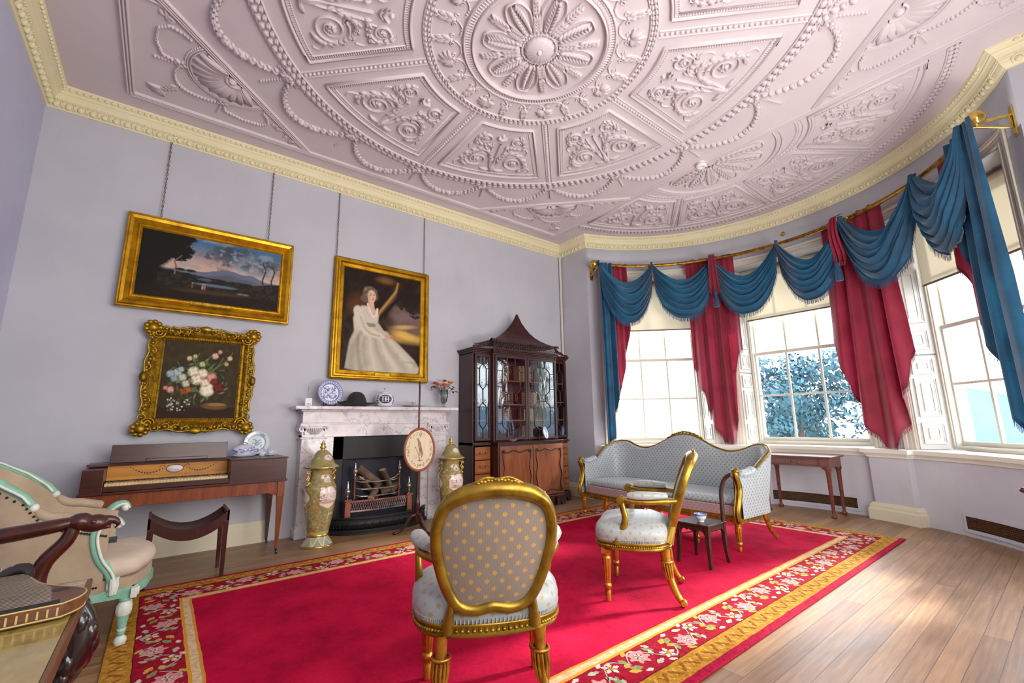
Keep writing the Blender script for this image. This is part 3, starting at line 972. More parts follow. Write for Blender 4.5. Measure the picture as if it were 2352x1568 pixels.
    m = MB(); m.add([(-.69, 2.765, zb), (.69, 2.765, zb), (.69, 2.765, 3.56), (-.69, 2.765, 3.56)], [(0, 1, 2, 3)], False); m.build('blind_cloth', M_BLIND, bl)
    m = MB(); m.box((-.69, 2.757, zb-.016), (.69, 2.773, zb+.006)); m.build('bottom_bar', plain('blind_bar%d' % k, C('#6f6654'), .5), bl)
    m = MB(); m.lathe([(.028, -.70), (.028, .70)], (0, 2.765, 3.575), 12, axis=0); m.build('roller', M_BLIND, bl)
# vents in the dado
def vent(a0, a1, label):
    t = thing('wall_vent', label, 'vent', group='brass grilles low on the bow wall')
    m = MB(); r = RD-.004; z0, z1 = .075, .20
    def arcbox(aa, bb, r0, r1, za, zb, n=8):
        P = [(p.x, p.y) for p in arc(aa, bb, r0, n)]+[(p.x, p.y) for p in arc(bb, aa, r1, n)]
        m.prism(P, za, zb)
    e = .45
    arcbox(a0-e*1.3, a1+e*1.3, r-.012, r+.02, z0-.032, z0); arcbox(a0-e*1.3, a1+e*1.3, r-.012, r+.02, z1, z1+.032)
    arcbox(a0-e*1.3, a0, r-.012, r+.02, z0, z1); arcbox(a1, a1+e*1.3, r-.012, r+.02, z0, z1)
    m.build('vent_frame', M_DADO, t)
    m = MB(); arcbox(a0, a1, r, r+.01, z0, z1); m.build('backing', plain('vent_dark'+label[:3], C('#1a120c'), .7), t)
    m = MB(); n = int((a1-a0)*2.2)
    for i in range(n+1): arcbox(lerp(a0, a1, i/n)-.035, lerp(a0, a1, i/n)+.035, r-.008, r+.001, z0, z1, 1)
    for j in range(1, 7): z = lerp(z0, z1, j/7); arcbox(a0, a1, r-.006, r+.001, z-.003, z+.003)
    m.build('grille', plain('vent_bronze'+label[:3], C('#6a4527'), .45, .5), t)
vent(-11.5, 12, 'brown metal grille behind the small mahogany side table')
vent(-66, -38.5, 'brown metal grille at the bare end of the dado by the floorboards')
# small brass disc on the frieze
m = MB(); p, q = bp(.5, RW-.001, 4.03), None
t = thing('wall_disc', 'small round brass disc on the grey frieze above the middle window', 'fitting', tuple(p))
t.rotation_euler = (0, math.radians(-90), math.radians(.5))
m.lathe([(.036, 0), (.036, .008), (.030, .012), (.028, .008), (.012, .008), (.010, .014), (0.001, .016)], n=20)
m.build('disc', gilt('disc_brass', C('#a8842a'), C('#d3b04c'), .25), t)
for i in range(4):
    a = i*PI/2+PI/4; m = MB(); m.lathe([(.004, .008), (.004, .011), (.001, .012)], (.02*math.cos(a), .02*math.sin(a), 0), 8); m.build('hole', plain('disc_hole%d' % i, C('#2c2412'), .6), t)

# ---- outside
def lawnmat():
    t = NT('lawn_grass'); co = t.coord(); c = t.ramp(t.noise(co, .8, 5), [(.3, C('#1f3a14')), (.7, C('#34551f'))]); return t.p(color=c, rough=.9)
m = MB(); m.box((7.9, -30, -1.3), (13.4, 40, -1.21)); tag(m.build('terrace', plain('terrace_gravel', C('#8f8b80'), .95, col2=C('#a8a498'))), 'pale gravel terrace outside the windows', 'terrace', kind='structure')
m = MB(); m.box((13.4, -30, -1.3), (60, 40, -1.2)); lawn = m.build('lawn', lawnmat()); tag(lawn, 'green lawn outside the windows', 'lawn', kind='structure')
M_LEAF = plain('tree_leaves', C('#1f3d46'), .85, col2=C('#3f6a78'), nscale=1.6)
M_TRUNK = plain('tree_trunk', C('#4a4038'), .9)
def tree(x, y, h, w, lab, seed, z0=-1.2):
    t = thing('tree', lab, 'tree', (x, y, z0), 0, 'trees beyond the middle window')
    rr = random.Random(seed)
    m = MB(); m.tube([(0, 0, 0), (.1, .05, h*.3), (0, .1, h*.6)], [.22, .17, .08], 8); m.build('trunk', M_TRUNK, t)
    m = MB()
    blobs = [(rr.gauss(0, w*.35), rr.gauss(0, w*.35), h*(.30+.62*rr.random()), w*(.22+.2*rr.random())) for _ in range(26)]
    for bx, by, bz, br in blobs:
        for _ in range(170):
            d = Vector((rr.gauss(0, 1), rr.gauss(0, 1), rr.gauss(0, 1))).normalized()
            p = Vector((bx, by, bz))+d*br*(.75+.3*rr.random()); s = .06+.07*rr.random()
            u = d.orthogonal().normalized(); u = (u+d*rr.uniform(-.5, .5)+d.cross(u)*rr.uniform(-1, 1)).normalized(); v = u.cross(d).normalized()
            m.add([p-u*s, p+v*s*.5, p+u*s, p-v*s*.5], [(0, 1, 2, 3)], False)
    m.build('foliage', M_LEAF, t)
tree(16.5, 5.8, 4.6, 2.0, 'dark leafy tree seen through the middle of the central window', 1)
tree(21.0, 7.6, 3.6, 1.3, 'leafy tree further off on the bookcase side of the central window', 2)
tree(22.5, 5.2, 6.4, 1.1, 'tall leafy tree behind the red drape of the central window', 3)
m = MB()
for i in range(24):
    for j in range(3):
        m.cbox((13.0+.02*((i*7+j) % 5), -2+i*.5+(.25 if j % 2 else 0), -1.06+j*.24), (.34, .47, .22))
tag(m.build('garden_wall', plain('garden_stone', C('#77756f'), .9, col2=C('#94928b')), bev=.015), 'low pale stone garden wall outside the central window', 'garden wall')

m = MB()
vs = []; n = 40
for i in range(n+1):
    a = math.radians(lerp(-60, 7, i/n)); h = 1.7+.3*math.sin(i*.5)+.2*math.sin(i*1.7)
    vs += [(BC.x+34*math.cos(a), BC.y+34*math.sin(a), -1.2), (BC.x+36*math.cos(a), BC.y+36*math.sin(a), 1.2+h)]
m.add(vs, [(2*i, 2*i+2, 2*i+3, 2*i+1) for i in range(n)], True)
tag(m.build('hills', plain('far_haze', C('#5d7488'), .95, col2=C('#6c8396'), nscale=.3)), 'pale blue hill strip put in for distant haze', 'hills', kind='structure')  # made-up hill strip, its colour imitates pale blue haze behind the last window
# ------------------------------------------------------------------ curtain pole and drapery
RR = 2.36; ZR = 3.80
M_GILT = gilt('gilt_bright', C('#4d2f0c'), C('#a8782a'), .3)
M_BRASS = gilt('polished_brass', C('#b08a2e'), C('#e6c468'), .12, bumpk=.02)
def clothmat(name, a, b, tr=.0):
    t = NT(name); co = t.coord()
    c = t.ramp(t.noise(co, 3, 4, .6), [(.3, a), (.7, b)])
    t.bump(t.noise(t.mapping(co, (60, 60, 60)), 6, 2), .08, .002)
    t.p(color=c, rough=.62, sheen=.35, sheenr=.4, spec=.3)
    if tr:
        l = t.n.new('ShaderNodeBsdfTranslucent'); t.l.new(c, l.inputs[0]); mx = t.n.new('ShaderNodeMixShader'); mx.inputs[0].default_value = tr
        t.l.new(t.b.outputs[0], mx.inputs[1]); t.l.new(l.outputs[0], mx.inputs[2]); t.l.new(mx.outputs[0], t.out.inputs[0])
    return t.mat
M_BLUE = clothmat('blue_silk', C('#0d3a57'), C('#195b80'), .10)
M_RED = clothmat('red_silk', C('#7c1128'), C('#98203a'), .16)
M_BFR = clothmat('blue_fringe', C('#0f3350'), C('#184a70'), .1)
M_RFR = clothmat('red_fringe', C('#570a1c'), C('#7a1228'), .05)
pole = thing('curtain_pole', 'long curved gilt curtain pole running round the bow', 'curtain pole')
m = MB(); m.tube([tuple(p) for p in arc(70, -70.5, RR, 70, ZR)], .028, 12); m.build('pole', M_GILT, pole)
for a in (71.5, -71.8):
    m = MB(); p = bp(a, RR, ZR); m.ball(p, .07, 20, 14)
    d = (bp(a-.3, RR, ZR)-p).normalized()
    m.tube([p, p+d*.075*(1 if a > 0 else -1)], .036, 12); m.build('ball_finial', M_BRASS, pole)
for a in (69.5, -69.5, 23.5, -22.4):
    m = MB(); p = bp(a, RR, ZR); q = bp(a, RW, ZR)
    m.tube([p, q], .016, 8); m.tube([bp(a, RW-.03, ZR), bp(a, RW-.02, ZR-.12), bp(a, RR+.06, ZR-.05), bp(a, RR, ZR-.03)][:4], [.012]*4, 8)
    n = (p-q).normalized(); t = Vector((-n.y, n.x, 0))
    X = Matrix(((t.x, n.x, 0), (t.y, n.y, 0), (0, 0, 1))).to_4x4(); X.translation = bp(a, RW-.001, ZR); m.X = X
    m.box((-.03, 0, -.20), (.03, .014, .08)); m.X = None
    m.lathe([(.034, -.012), (.038, 0), (.034, .012)], p, 14)
    m.build('bracket', M_BRASS, pole, bev=.003)
def fringe(m, P, Nn, L, step=.012):
    # hanging strands along a 3d polyline P
    acc = 0
    P = [Vector(p) for p in P]
    for i in range(len(P)-1):
        d = P[i+1]-P[i]; l = d.length
        if l < 1e-6: continue
        d.normalize()
        while acc < l:
            p = P[i]+d*acc; acc += step
            w = d*.0042; LL = L*random.uniform(.8, 1.1); k = Vector((random.uniform(-.006, .006), random.uniform(-.006, .006), -LL))
            m.add([p-w, p+w, p+w*.7+k, p-w*.7+k], [(0, 1, 2, 3)], False)
        acc -= l
def swag(a0, a1, drop, top, label, up0=0, up1=0, seed=0, rr=RR, lean=.0):
    # a draped crescent between two points of the pole
    t = thing('curtain_swag', label, 'curtain swag', tuple(bp((a0+a1)/2, rr, ZR)))
    o = t.location.copy(); rn = random.Random(seed)
    NF = 7
    ph = rn.random()*6
    def F(u, v):
        # v: 0 upper sweep .. 1 lower hem; every fold rises to the pole at both ends
        x = abs(2*u-1); e = 1-x
        s = 1-x**lerp(1.9, 2.6, v)
        a = lerp(a0+.2, a1-.2, u)
        eb = .36*v**1.2*min(1, e/.07)**.7
        sag = eb+(lerp(top, drop, v**.9)-.36*v**1.2)*s
        g = min(1, e/.45)**.7
        ph2 = v*NF+.35*math.sin(u*PI+ph)+.22*math.sin(2.3*u*PI+ph*2)*v+.16*math.sin(5*v+ph*3)+.5*(u-.5)*math.sin(ph)
        fr = ph2-math.floor(ph2)
        fold = (1-abs(2*fr-1))**.7*2-1
        fold *= .65+.35*math.sin(3.1*ph2+ph)
        bulge = (.13*math.sin(PI*v**.75)+.10*v)*(.35+.65*g)
        amp = (.016+.040*g)
        r = rr-.05-bulge-amp*fold
        z = ZR+.035-sag+.022*fold*g-.015*(1-g)*v
        a += (.9-1.8*v)*max(0, 1-e/.1)*(1 if u < .5 else -1)*.35
        return Vector((BC.x+r*math.cos(math.radians(a)), BC.y+r*math.sin(math.radians(a)), z))-o
    m = MB(); m.grid(lambda u, v: tuple(F(u, v)), 44, 84); sw = m.build('swag_cloth', M_BLUE, t)
    m = MB(); hem = [F(i/60, 1.0) for i in range(61)]
    hem2 = [p+Vector((0, 0, .018)) for p in hem]
    m.rings([[tuple(p) for p in hem2], [tuple(p+Vector((0, 0, -.022))) for p in hem]], closed=False, caps=False)
    fringe(m, hem, None, .085, .011); m.build('fringe', M_BFR, t)
    return t
SW = [(70.6, 47.2, 'blue swag next to the long narrow blue tail by the bookcase corner'), (47.2, 23.6, 'blue swag just on the bookcase side of the smaller red drape'),
      (23.6, .4, 'blue swag between the smaller red drape and the middle of the central window'), (.4, -21.5, 'blue swag on the central window just short of the wide red drape'),
      (-21.5, -47, 'wide blue swag just past the wide red drape'), (-47, -69, 'steeply hanging blue swag beside the long wide blue drape')]
dr = [(1.04, .36), (1.0, .34), (1.02, .40), (1.0, .40), (1.06, .42), (1.04, .30)]
for i, (a0, a1, lb) in enumerate(SW):
    swag(a0, a1, dr[i][0], dr[i][1], lb, .45, .45, i+1)
def cascade(a0, a1, z1a, z1b, name, label, cat, mat, fmat, folds, rr, ztop=ZR+.02, steps=0, gather=1.0, spread=None, seed=0, wpow=1.0, amp=.05):
    # hanging tail: top edge between a0,a1 ; bottom edge as a function of u given by list z1
    t = thing(name, label, cat, tuple(bp((a0+a1)/2, rr, 2.5))); o = t.location.copy(); rn = random.Random(seed)
    zs = z1a
    def bot(u): return interp(u, [p[0] for p in zs], [p[1] for p in zs])
    W = spread or (lambda h: 1.0)
    def F(u, v):
        zb = bot(u); z = lerp(ztop, zb, v); h = (ztop-z)/(ztop-min(p[1] for p in zs))
        k = W(h); uc = .5+(u-.5)*k
        a = lerp(a0, a1, uc)
        f = math.sin(u*folds*2*PI+seed)
        r = rr-.03-amp*(.35+.65*min(1, h*2))*f*(1 if k > .5 else .7)-.02*math.sin(u*folds*PI*3.1+1)
        a += .35*amp*20*math.cos(u*folds*2*PI+seed)*min(1, h)
        return Vector((BC.x+r*math.cos(math.radians(a)), BC.y+r*math.sin(math.radians(a)), z))-o
    m = MB(); m.grid(lambda u, v: tuple(F(u, v)), 72, 40); m.build('drape_cloth', mat, t)
    m = MB(); hem = [F(i/90, 1.0) for i in range(91)]
    m.rings([[tuple(p+Vector((0, 0, .05))) for p in hem], [tuple(p) for p in hem]], closed=False, caps=False)
    fringe(m, hem, None, .055, .012); m.build('fringe', fmat, t)
    return t
# long blue tails at both ends
cascade(70.4, 64.0, [(0, .82), (.55, .95), (.8, 1.35), (1, 1.7)], None, 'curtain_tail', 'long narrow blue tail hanging behind the settee by the bookcase corner', 'curtain', M_BLUE, M_BFR, 2.2, RR-.02, seed=1, amp=.04)
cascade(-58.5, -75.5, [(0, 2.9), (.12, 2.2), (.2, 1.9), (.36, 1.6), (.44, 1.35), (.6, 1.15), (.66, 1.0), (1, .92)], None, 'curtain_tail', 'long wide blue drape at the edge of the room beside the last window', 'curtain', M_BLUE, M_BFR, 3.4, RR-.03, seed=2, amp=.055, spread=lambda h: .72+.42*h)
# red under-curtains
cascade(66.5, 56.5, [(0, 1.2), (.35, 1.5), (.55, 1.75), (.7, 2.1), (.85, 2.35), (1, 2.75)], None, 'red_curtain', 'narrow red drape with fringed stepped edge next to the narrow blue tail', 'curtain', M_RED, M_RFR, 2.8, RR+.11, ztop=ZR+.06, seed=3, amp=.035)
cascade(35.0, 15.0, [(0, 2.05), (.05, 2.0), (.09, 1.72), (.17, 1.62), (.20, 1.38), (.30, 1.25), (.33, 1.08), (.42, .98), (.46, .86), (.68, .86), (.72, 1.05), (.80, 1.2), (.83, 1.9), (.9, 2.2), (1, 2.3)], None, 'red_curtain', 'smaller red drape with pointed fringed foot between two windows', 'curtain', M_RED, M_RFR, 4.2, RR+.10, ztop=ZR+.06, seed=4, amp=.05, spread=lambda h: .86)
cascade(-10.5, -34.0, [(0, 2.2), (.05, 2.15), (.10, 1.85), (.16, 1.72), (.20, 1.45), (.30, 1.28), (.34, 1.1), (.41, 1.0), (.45, .85), (.64, .85), (.68, 1.05), (.76, 1.15), (.80, 1.45), (.88, 1.55), (.93, 1.85), (1, 1.95)], None, 'red_curtain', 'wide red drape flaring to fringed points on the pier before the last window', 'curtain', M_RED, M_RFR, 4.0, RR+.09, ztop=ZR+.06, seed=5, amp=.06, spread=lambda h: .80+.30*h**1.5)
cascade(-50.5, -62.0, [(0, 2.75), (.2, 2.5), (.35, 2.15), (.6, 1.9), (.8, 1.5), (1, 1.3)], None, 'red_curtain', 'dark red drape with ragged fringed edge half behind the long wide blue drape', 'curtain', M_RED, M_RFR, 3.0, RR+.11, ztop=ZR+.06, seed=6, amp=.04)
# red pelmet pieces wrapped over the pole, with tassels
def jabot(a, label):
    t = thing('curtain_jabot', label, 'curtain jabot', tuple(bp(a, RR-.06, ZR))); o = t.location.copy()
    def F(u, v):
        z = ZR+.075-.66*v-.05*math.sin(u*PI)*v
        w = lerp(2.0, 4.3, v**.7)
        aa = a+(.5-u)*w
        f = math.sin(u*2.5*2*PI)
        r = RR-.16-.03*f*(.4+.6*v)-.06*math.sin(PI*min(1, v*1.2))+.12*max(0, 1-v/.12)**2
        return Vector((BC.x+r*math.cos(math.radians(aa)), BC.y+r*math.sin(math.radians(aa)), z))-o
    m = MB(); m.grid(lambda u, v: tuple(F(u, v)), 30, 24); m.build('jabot_cloth', M_RED, t)
    m = MB(); hem = [F(i/40, 1.0) for i in range(41)]
    m.rings([[tuple(p+Vector((0, 0, .06))) for p in hem], [tuple(p+Vector((0, 0, -.02))) for p in hem]], closed=False, caps=False)
    m.build('fringe', M_RFR, t)
    p = bp(a-.3, RR-.24, ZR-.64)-o; m = MB()
    m.tube([p+Vector((0, 0, .1)), p], .006, 6); m.lathe([(.004, .02), (.022, .01), (.024, -.015), (.018, -.03), (.034, -.10), (.040, -.22), (.002, -.225)], tuple(p), 16, flute=(16, .06))
    m.build('tassel', M_BFR, t)
jabot(23.5, 'red fringed jabot and blue tassel at the head of the smaller red drape'); jabot(-21.0, 'red fringed jabot and blue tassel at the head of the wide red drape')
# ------------------------------------------------------------------ fireplace and everything near it
def marblemat():
    t = NT('veined_marble'); co = t.coord()
    w = t.node('ShaderNodeTexWave'); w.wave_type = 'BANDS'; w.bands_direction = 'DIAGONAL'
    t.link(t.mapping(co, (1, 1, 1), rot=(.3, .5, .9)), w.inputs['Vector']); w.inputs['Scale'].default_value = 1.6; w.inputs['Distortion'].default_value = 16; w.inputs['Detail'].default_value = 5; w.inputs['Detail Scale'].default_value = 1.7; w.inputs['Detail Roughness'].default_value = .65
    v = t.ramp(w.outputs['Fac'], [(.0, (1, 1, 1, 1)), (.035, (.25, .25, .25, 1)), (.09, (0, 0, 0, 1))])
    n = t.noise(co, 3.5, 6, .65, 1.2)
    base = t.ramp(n, [(.3, C('#b3a9ae')), (.5, C('#d3cbcd')), (.7, C('#e0d9d8'))])
    n2 = t.noise(co, 2, 3)
    c = t.mix(t.math('MULTIPLY', v, t.math('MULTIPLY', n2, 1.1)), base, C('#6d6570'))
    return t.p(color=c, rough=.28, coat=.3, coatr=.1)
M_MARB = marblemat()
M_IRON = plain('black_iron', C('#050608'), .55, .2, col2=C('#0e1014'), bumpk=.1)
M_SOOT = plain('soot_brick', C('#0b0e16'), .75, col2=C('#1d2636'), nscale=3)
M_STEEL = plain('polished_steel', C('#8c8784'), .18, .95, col2=C('#c2bab2'))
M_COPPER = plain('warm_steel', C('#6f4a3a'), .25, .9, col2=C('#a07560'))
fp = thing('fireplace', 'veined white marble fireplace with carved capitals and black hearth opening', 'fireplace', (2.17, YB, 0))
# local: x from centre, y negative into room
for sd in (1, -1):
    m = MB(); a, b = sorted((sd*.66, sd*.92)); m.box((a, -.16, .03), (b, 0, 1.065)); m.box((a-.012, -.175, 0), (b+.012, 0, .10))
    m.box((a-.015, -.178, 1.055), (b+.015, 0, 1.075))
    c, d = sorted((sd*.56, sd*.66)); m.box((c, -.13, 0), (d, 0, 1.075))
    m.build('pilaster', M_MARB, fp, bev=.006)
m = MB(); m.box((-.92, -.145, 1.07), (.92, 0, 1.22)); m.box((-.935, -.16, 1.215), (.935, 0, 1.235)); m.box((-.92, -.15, 1.23), (.92, 0, 1.365))
m.box((-.945, -.18, 1.36), (.945, 0, 1.382)); m.build('frieze', M_MARB, fp, bev=.005)
m = MB(); m.box((-1.03, -.295, 1.38), (1.03, 0, 1.42)); m.build('mantel_shelf', M_MARB, fp, bev=.006)
for sd in (1, -1):
    m = MB(); cx = sd*.79
    m.box((cx-.155, -.19, 1.195), (cx+.155, -.02, 1.225))
    for q in (1, -1):
        m.tube([(cx+q*.128+.034*(1-.14*i)*math.cos(i*.55)*(-q), -.185, 1.165+.034*(1-.14*i)*math.sin(i*.55)) for i in range(8)], [.010]*8, 6)
        m.lathe([(.036, -.172), (.036, -.02)], (cx+q*.128, 0, 1.165), 16, axis=1)
    m.extr([(cx-.12, 1.20), (cx-.10, 1.10), (cx+.10, 1.10), (cx+.12, 1.20)], 1, -.172, -.02)
    for i in range(-4, 5):
        m.tube([(cx+i*.010, -.172, 1.105), (cx+i*.019, -.183, 1.15), (cx+i*.021, -.18, 1.175)], [.004, .008, .003], 6)
    m.box((cx-.13, -.178, 1.075), (cx+.13, -.02, 1.098))
    m.build('capital', M_MARB, fp, bev=.002)
# hearth opening
m = MB()
m.box((-.56, -.10, 0), (-.43, -.02, 1.07)); m.box((.43, -.10, 0), (.56, -.02, 1.07)); m.box((-.56, -.10, .80), (.56, -.02, 1.07))
m.box((-.56, -.02, 0), (.56, -.004, 1.07))
m.build('register_plate', M_IRON, fp, bev=.01)
m = MB()
m.add([(-.43, -.10, .05), (-.26, -.03, .05), (-.26, -.03, .80), (-.43, -.10, .80)], [(0, 1, 2, 3)], False)
m.add([(.26, -.03, .05), (.43, -.10, .05), (.43, -.10, .80), (.26, -.03, .80)], [(0, 1, 2, 3)], False)
m.add([(-.26, -.03, .05), (.26, -.03, .05), (.26, -.03, .78), (-.26, -.03, .78)], [(0, 1, 2, 3)], False)
m.box((-.56, -.2, .002), (.56, -.02, .03))
m.build('fireback', M_SOOT, fp)
# fender
fd = thing('fender', 'black pierced iron bow fronted fender on the hearth', 'fender', (2.17, YB, 0))
def bowed(u, off=0.0): # plan of fender front
    x = lerp(-.64-off, .64+off, u); return (x, -.10-(.32+off)*(1-abs(2*u-1)**2.6)-off)
m = MB()
P = [(bowed(i/30)[0], bowed(i/30)[1], 0) for i in range(31)]
m.sweep([(x, y, 0) for x, y, z in P], [(-.004, .05), (.012, .05), (.012, .165), (-.004, .165)], sm=True); m.build('fender_front', M_IRON, fd)
m = MB(); m.sweep(P, [(-.02, 0), (.035, 0), (.035, .02), (.02, .035), (.02, .05), (-.02, .05)]); m.sweep(P, [(-.008, .16), (.02, .165), (.02, .18), (-.008, .18)]); m.build('rim', M_IRON, fd)
m = MB()
for i in range(1, 46):
    u = i/46; x, y = bowed(u, .014)
    for z in (.075, .145): m.ball((x, y, z), (.006, .004, .006), 6, 4)
for i in range(1, 16):
    u = i/16; x, y = bowed(u, .016); m.ball((x, y, .11), (.011, .007, .011), 8, 5)
    for k in range(6):
        a = k*PI/3; u2 = u+.011*math.cos(a); x2, y2 = bowed(u2, .014); m.ball((x2, y2, .11+.022*math.sin(a)), (.0045, .004, .0045), 5, 4)
sd_ = m.build('studs', plain('stud_metal', C('#3a3d42'), .3, .8), fd); sd_['kind'] = 'stuff'
# grate with fire dogs
gr = thing('fire_grate', 'polished steel fire grate with urn finials in the fireplace', 'grate', (2.13, YB, 0))
URN = [(.012, 0), (.012, .02), (.020, .03), (.012, .04), (.030, .075), (.034, .095), (.026, .12), (.012, .135), (.016, .15), (.010, .165), (.012, .18), (.006, .195), (.009, .205), (.003, .22)]
for sd in (1, -1):
    m = MB(); x = sd*.375; m.taper((x, -.27, .03), (.075, .07), (x, -.27, .35), (.062, .06)); m.cbox((x, -.27, .36), (.085, .08, .025)); m.build('fire_dog', M_COPPER, gr, bev=.004)
    m = MB(); m.lathe([(r, z*.9) for r, z in URN], (x, -.27, .372), 16); m.build('finial', M_STEEL, gr)
    m = MB(); x = sd*.275; m.tube([(x, -.2, .30), (x, -.2, .59)], .014, 10); m.lathe([(.02, .58), (.02, .60)], (x, -.2, 0), 12); m.build('upright', M_COPPER, gr)
    m = MB(); m.lathe([(r*.95, z*.75) for r, z in URN], (x, -.2, .60), 16); m.build('finial', M_STEEL, gr)
m = MB()
for z, dp in ((.40, .05), (.48, .05), (.56, .05)):
    m.tube(bez([(-.275, -.2, z), (-.2, -.2-dp, z-.015), (0, -.2-dp*1.25, z-.02), (.2, -.2-dp, z-.015), (.275, -.2, z)], 20), .008, 8)
m.tube(bez([(-.27, -.22, .57), (-.24, -.25, .61), (-.20, -.26, .575), (-.12, -.26, .555)], 16), .008, 8)
m.tube(bez([(.27, -.22, .57), (.24, -.25, .61), (.20, -.26, .575), (.12, -.26, .555)], 16), .008, 8)
m.build('bars', M_STEEL, gr)
m = MB()
def gp(u): x = lerp(-.345, .345, u); return (x, -.27-.04*math.sin(PI*u), 0)
P = [gp(i/24) for i in range(25)]
m.sweep(P, [(0, .335), (.014, .335), (.014, .352), (0, .352)]); m.sweep(P, [(0, .228), (.012, .228), (.014, .245), (0, .245)])
for i in range(25): m.sweep([gp(max(0, i/24-.004)), gp(min(1, i/24+.004))], [(0, .24), (.008, .24), (.008, .34), (0, .34)]) if i in (0, 24) else None
n = 26
for i in range(n):
    for a, b in ((0, 1), (1, 0)):
        p, q = gp(i/n), gp((i+1)/n)
        m.tube([(p[0], p[1]-.006, lerp(.245, .338, a)), (q[0], q[1]-.006, lerp(.245, .338, b))], .004, 5)
m.build('pierced_apron', M_STEEL, gr)
m = MB()
for i in range(8): m.box((-.25+i*.07, -.26, .33), (-.24+i*.07, -.05, .345))
m.build('fire_bars', M_IRON, gr)
M_LOG = plain('log_bark', C('#3b2b20'), .9, col2=C('#6f5a48'), bumpk=.6, bscale=30)
M_LOGC = plain('log_cut', C('#a98258'), .8, col2=C('#d3b184'), nscale=20)
def log(loc, d, L, r, lab, split=False):
    t = thing('fire_log', lab, 'log', loc, 0, 'logs in the fire grate')
    d = Vector(d).normalized(); n = 10; m = MB(); R = d.to_track_quat('Z', 'Y').to_matrix().to_4x4(); m.X = R
    k = n if not split else 6
    ring = [(r*math.cos(2*PI*i/n)*(1+.08*math.sin(i*2.3)), r*math.sin(2*PI*i/n)) for i in range(k)]
    m.rings([[(x, y, -L/2) for x, y in ring], [(x*1.04, y*.97, 0) for x, y in ring], [(x, y, L/2) for x, y in ring]], caps=False)
    m.build('bark', M_LOG, t)
    m = MB(); m.X = R; m.add([(x, y, L/2) for x, y in ring], [tuple(range(k))], False); m.add([(x, y, -L/2) for x, y in ring], [tuple(range(k-1, -1, -1))], False)
    if split:
        a, b = ring[0], ring[-1]; m.add([(a[0]*1.01, a[1], -L/2), (b[0]*1.01, b[1], -L/2), (b[0]*1.01, b[1], L/2), (a[0]*1.01, a[1], L/2)], [(0, 1, 2, 3)], False)
    m.build('cut_face', M_LOGC, t)
log((2.03, YB-.17, .44), (.75, .25, -.9), .34, .045, 'split log leaning up at the piano side of the grate', True)
log((2.10, YB-.20, .42), (-.45, -.5, -.4), .26, .042, 'pale split log lying low in the middle of the grate', True)
log((2.04, YB-.13, .60), (-.55, .12, .45), .30, .05, 'brown log resting across the top behind the bars')
log((2.26, YB-.15, .50), (.40, .1, -.75), .34, .06, 'thick grey log with a cut end at the bookcase side of the grate', True)
log((2.33, YB-.12, .43), (.8, -.2, .25), .24, .05, 'short dark log low at the bookcase side of the grate')
# pole screen
M_MAHO = wood('mahogany', C('#1a0705'), C('#431810'), 2, 1, .22, .6)
ps = thing('pole_screen', 'mahogany pole fire screen with an oval embroidered bird panel', 'fire screen', (2.40, 4.86, 0))
m = MB(); m.lathe([(.012, .10), (.030, .12), (.034, .16), (.024, .20), (.020, .24), (.030, .27), (.036, .30), (.030, .34), (.018, .38), (.020, .43), (.016, .46), (.014, .60), (.011, 1.2), (.010, 1.64), (.014, 1.65), (.010, 1.67), (.014, 1.68), (.016, 1.695), (.004, 1.71)], n=16); m.build('pole', M_MAHO, ps)
for a in (math.radians(165), math.radians(-78), math.radians(45)):
    m = MB(); c, s_ = math.cos(a), math.sin(a)
    P = bez([(c*.015, s_*.015, .19), (c*.07, s_*.07, .17), (c*.13, s_*.13, .08), (c*.18, s_*.18, .03), (c*.235, s_*.235, .022)], 20)
    m.tube(P, [.022-.010*i/(len(P)-1) for i in range(len(P))], 8, ell=(1, 1)); m.ball((c*.24, s_*.24, .014), (.022, .022, .014), 10, 6); m.build('leg', M_MAHO, ps)
def ovalpt(a, k=1.0): return (.188*k*math.cos(a), .235*k*math.sin(a))
def paint(nu, nv, fn):
    # colour grid as (nv+1)x(nu+1)x3 from arrays
    U, V = np.meshgrid(np.linspace(0, 1, nu+1), np.linspace(0, 1, nv+1)); return fn(U, V)
def lin(h): return np.array(C(h)[:3])
def blend(img, mask, col):
    m3 = np.clip(mask, 0, 1)[..., None]; return img*(1-m3)+np.array(col)*m3
def vnoise(U, V, sx, sy, seed=0, octs=4):
    out = np.zeros_like(U); amp = 1; tot = 0; r = np.random.default_rng(seed)
    for o in range(octs):
        nx, ny = int(sx*2**o)+2, int(sy*2**o)+2; g = r.random((ny+1, nx+1))
        x = U*(nx-1); y = V*(ny-1); xi = np.clip(x.astype(int), 0, nx-1); yi = np.clip(y.astype(int), 0, ny-1); fx = x-xi; fy = y-yi
        fx = fx*fx*(3-2*fx); fy = fy*fy*(3-2*fy)
        out += amp*((g[yi, xi]*(1-fx)+g[yi, xi+1]*fx)*(1-fy)+(g[yi+1, xi]*(1-fx)+g[yi+1, xi+1]*fx)*fy); tot += amp; amp *= .5
    return out/tot
def ell(U, V, cx, cy, rx, ry, ang=0, soft=.15):
    c, s_ = math.cos(ang), math.sin(ang); x = (U-cx)*c+(V-cy)*s_; y = -(U-cx)*s_+(V-cy)*c
    d = np.sqrt((x/rx)**2+(y/ry)**2); return 1-sstep(1-soft, 1+soft, d)
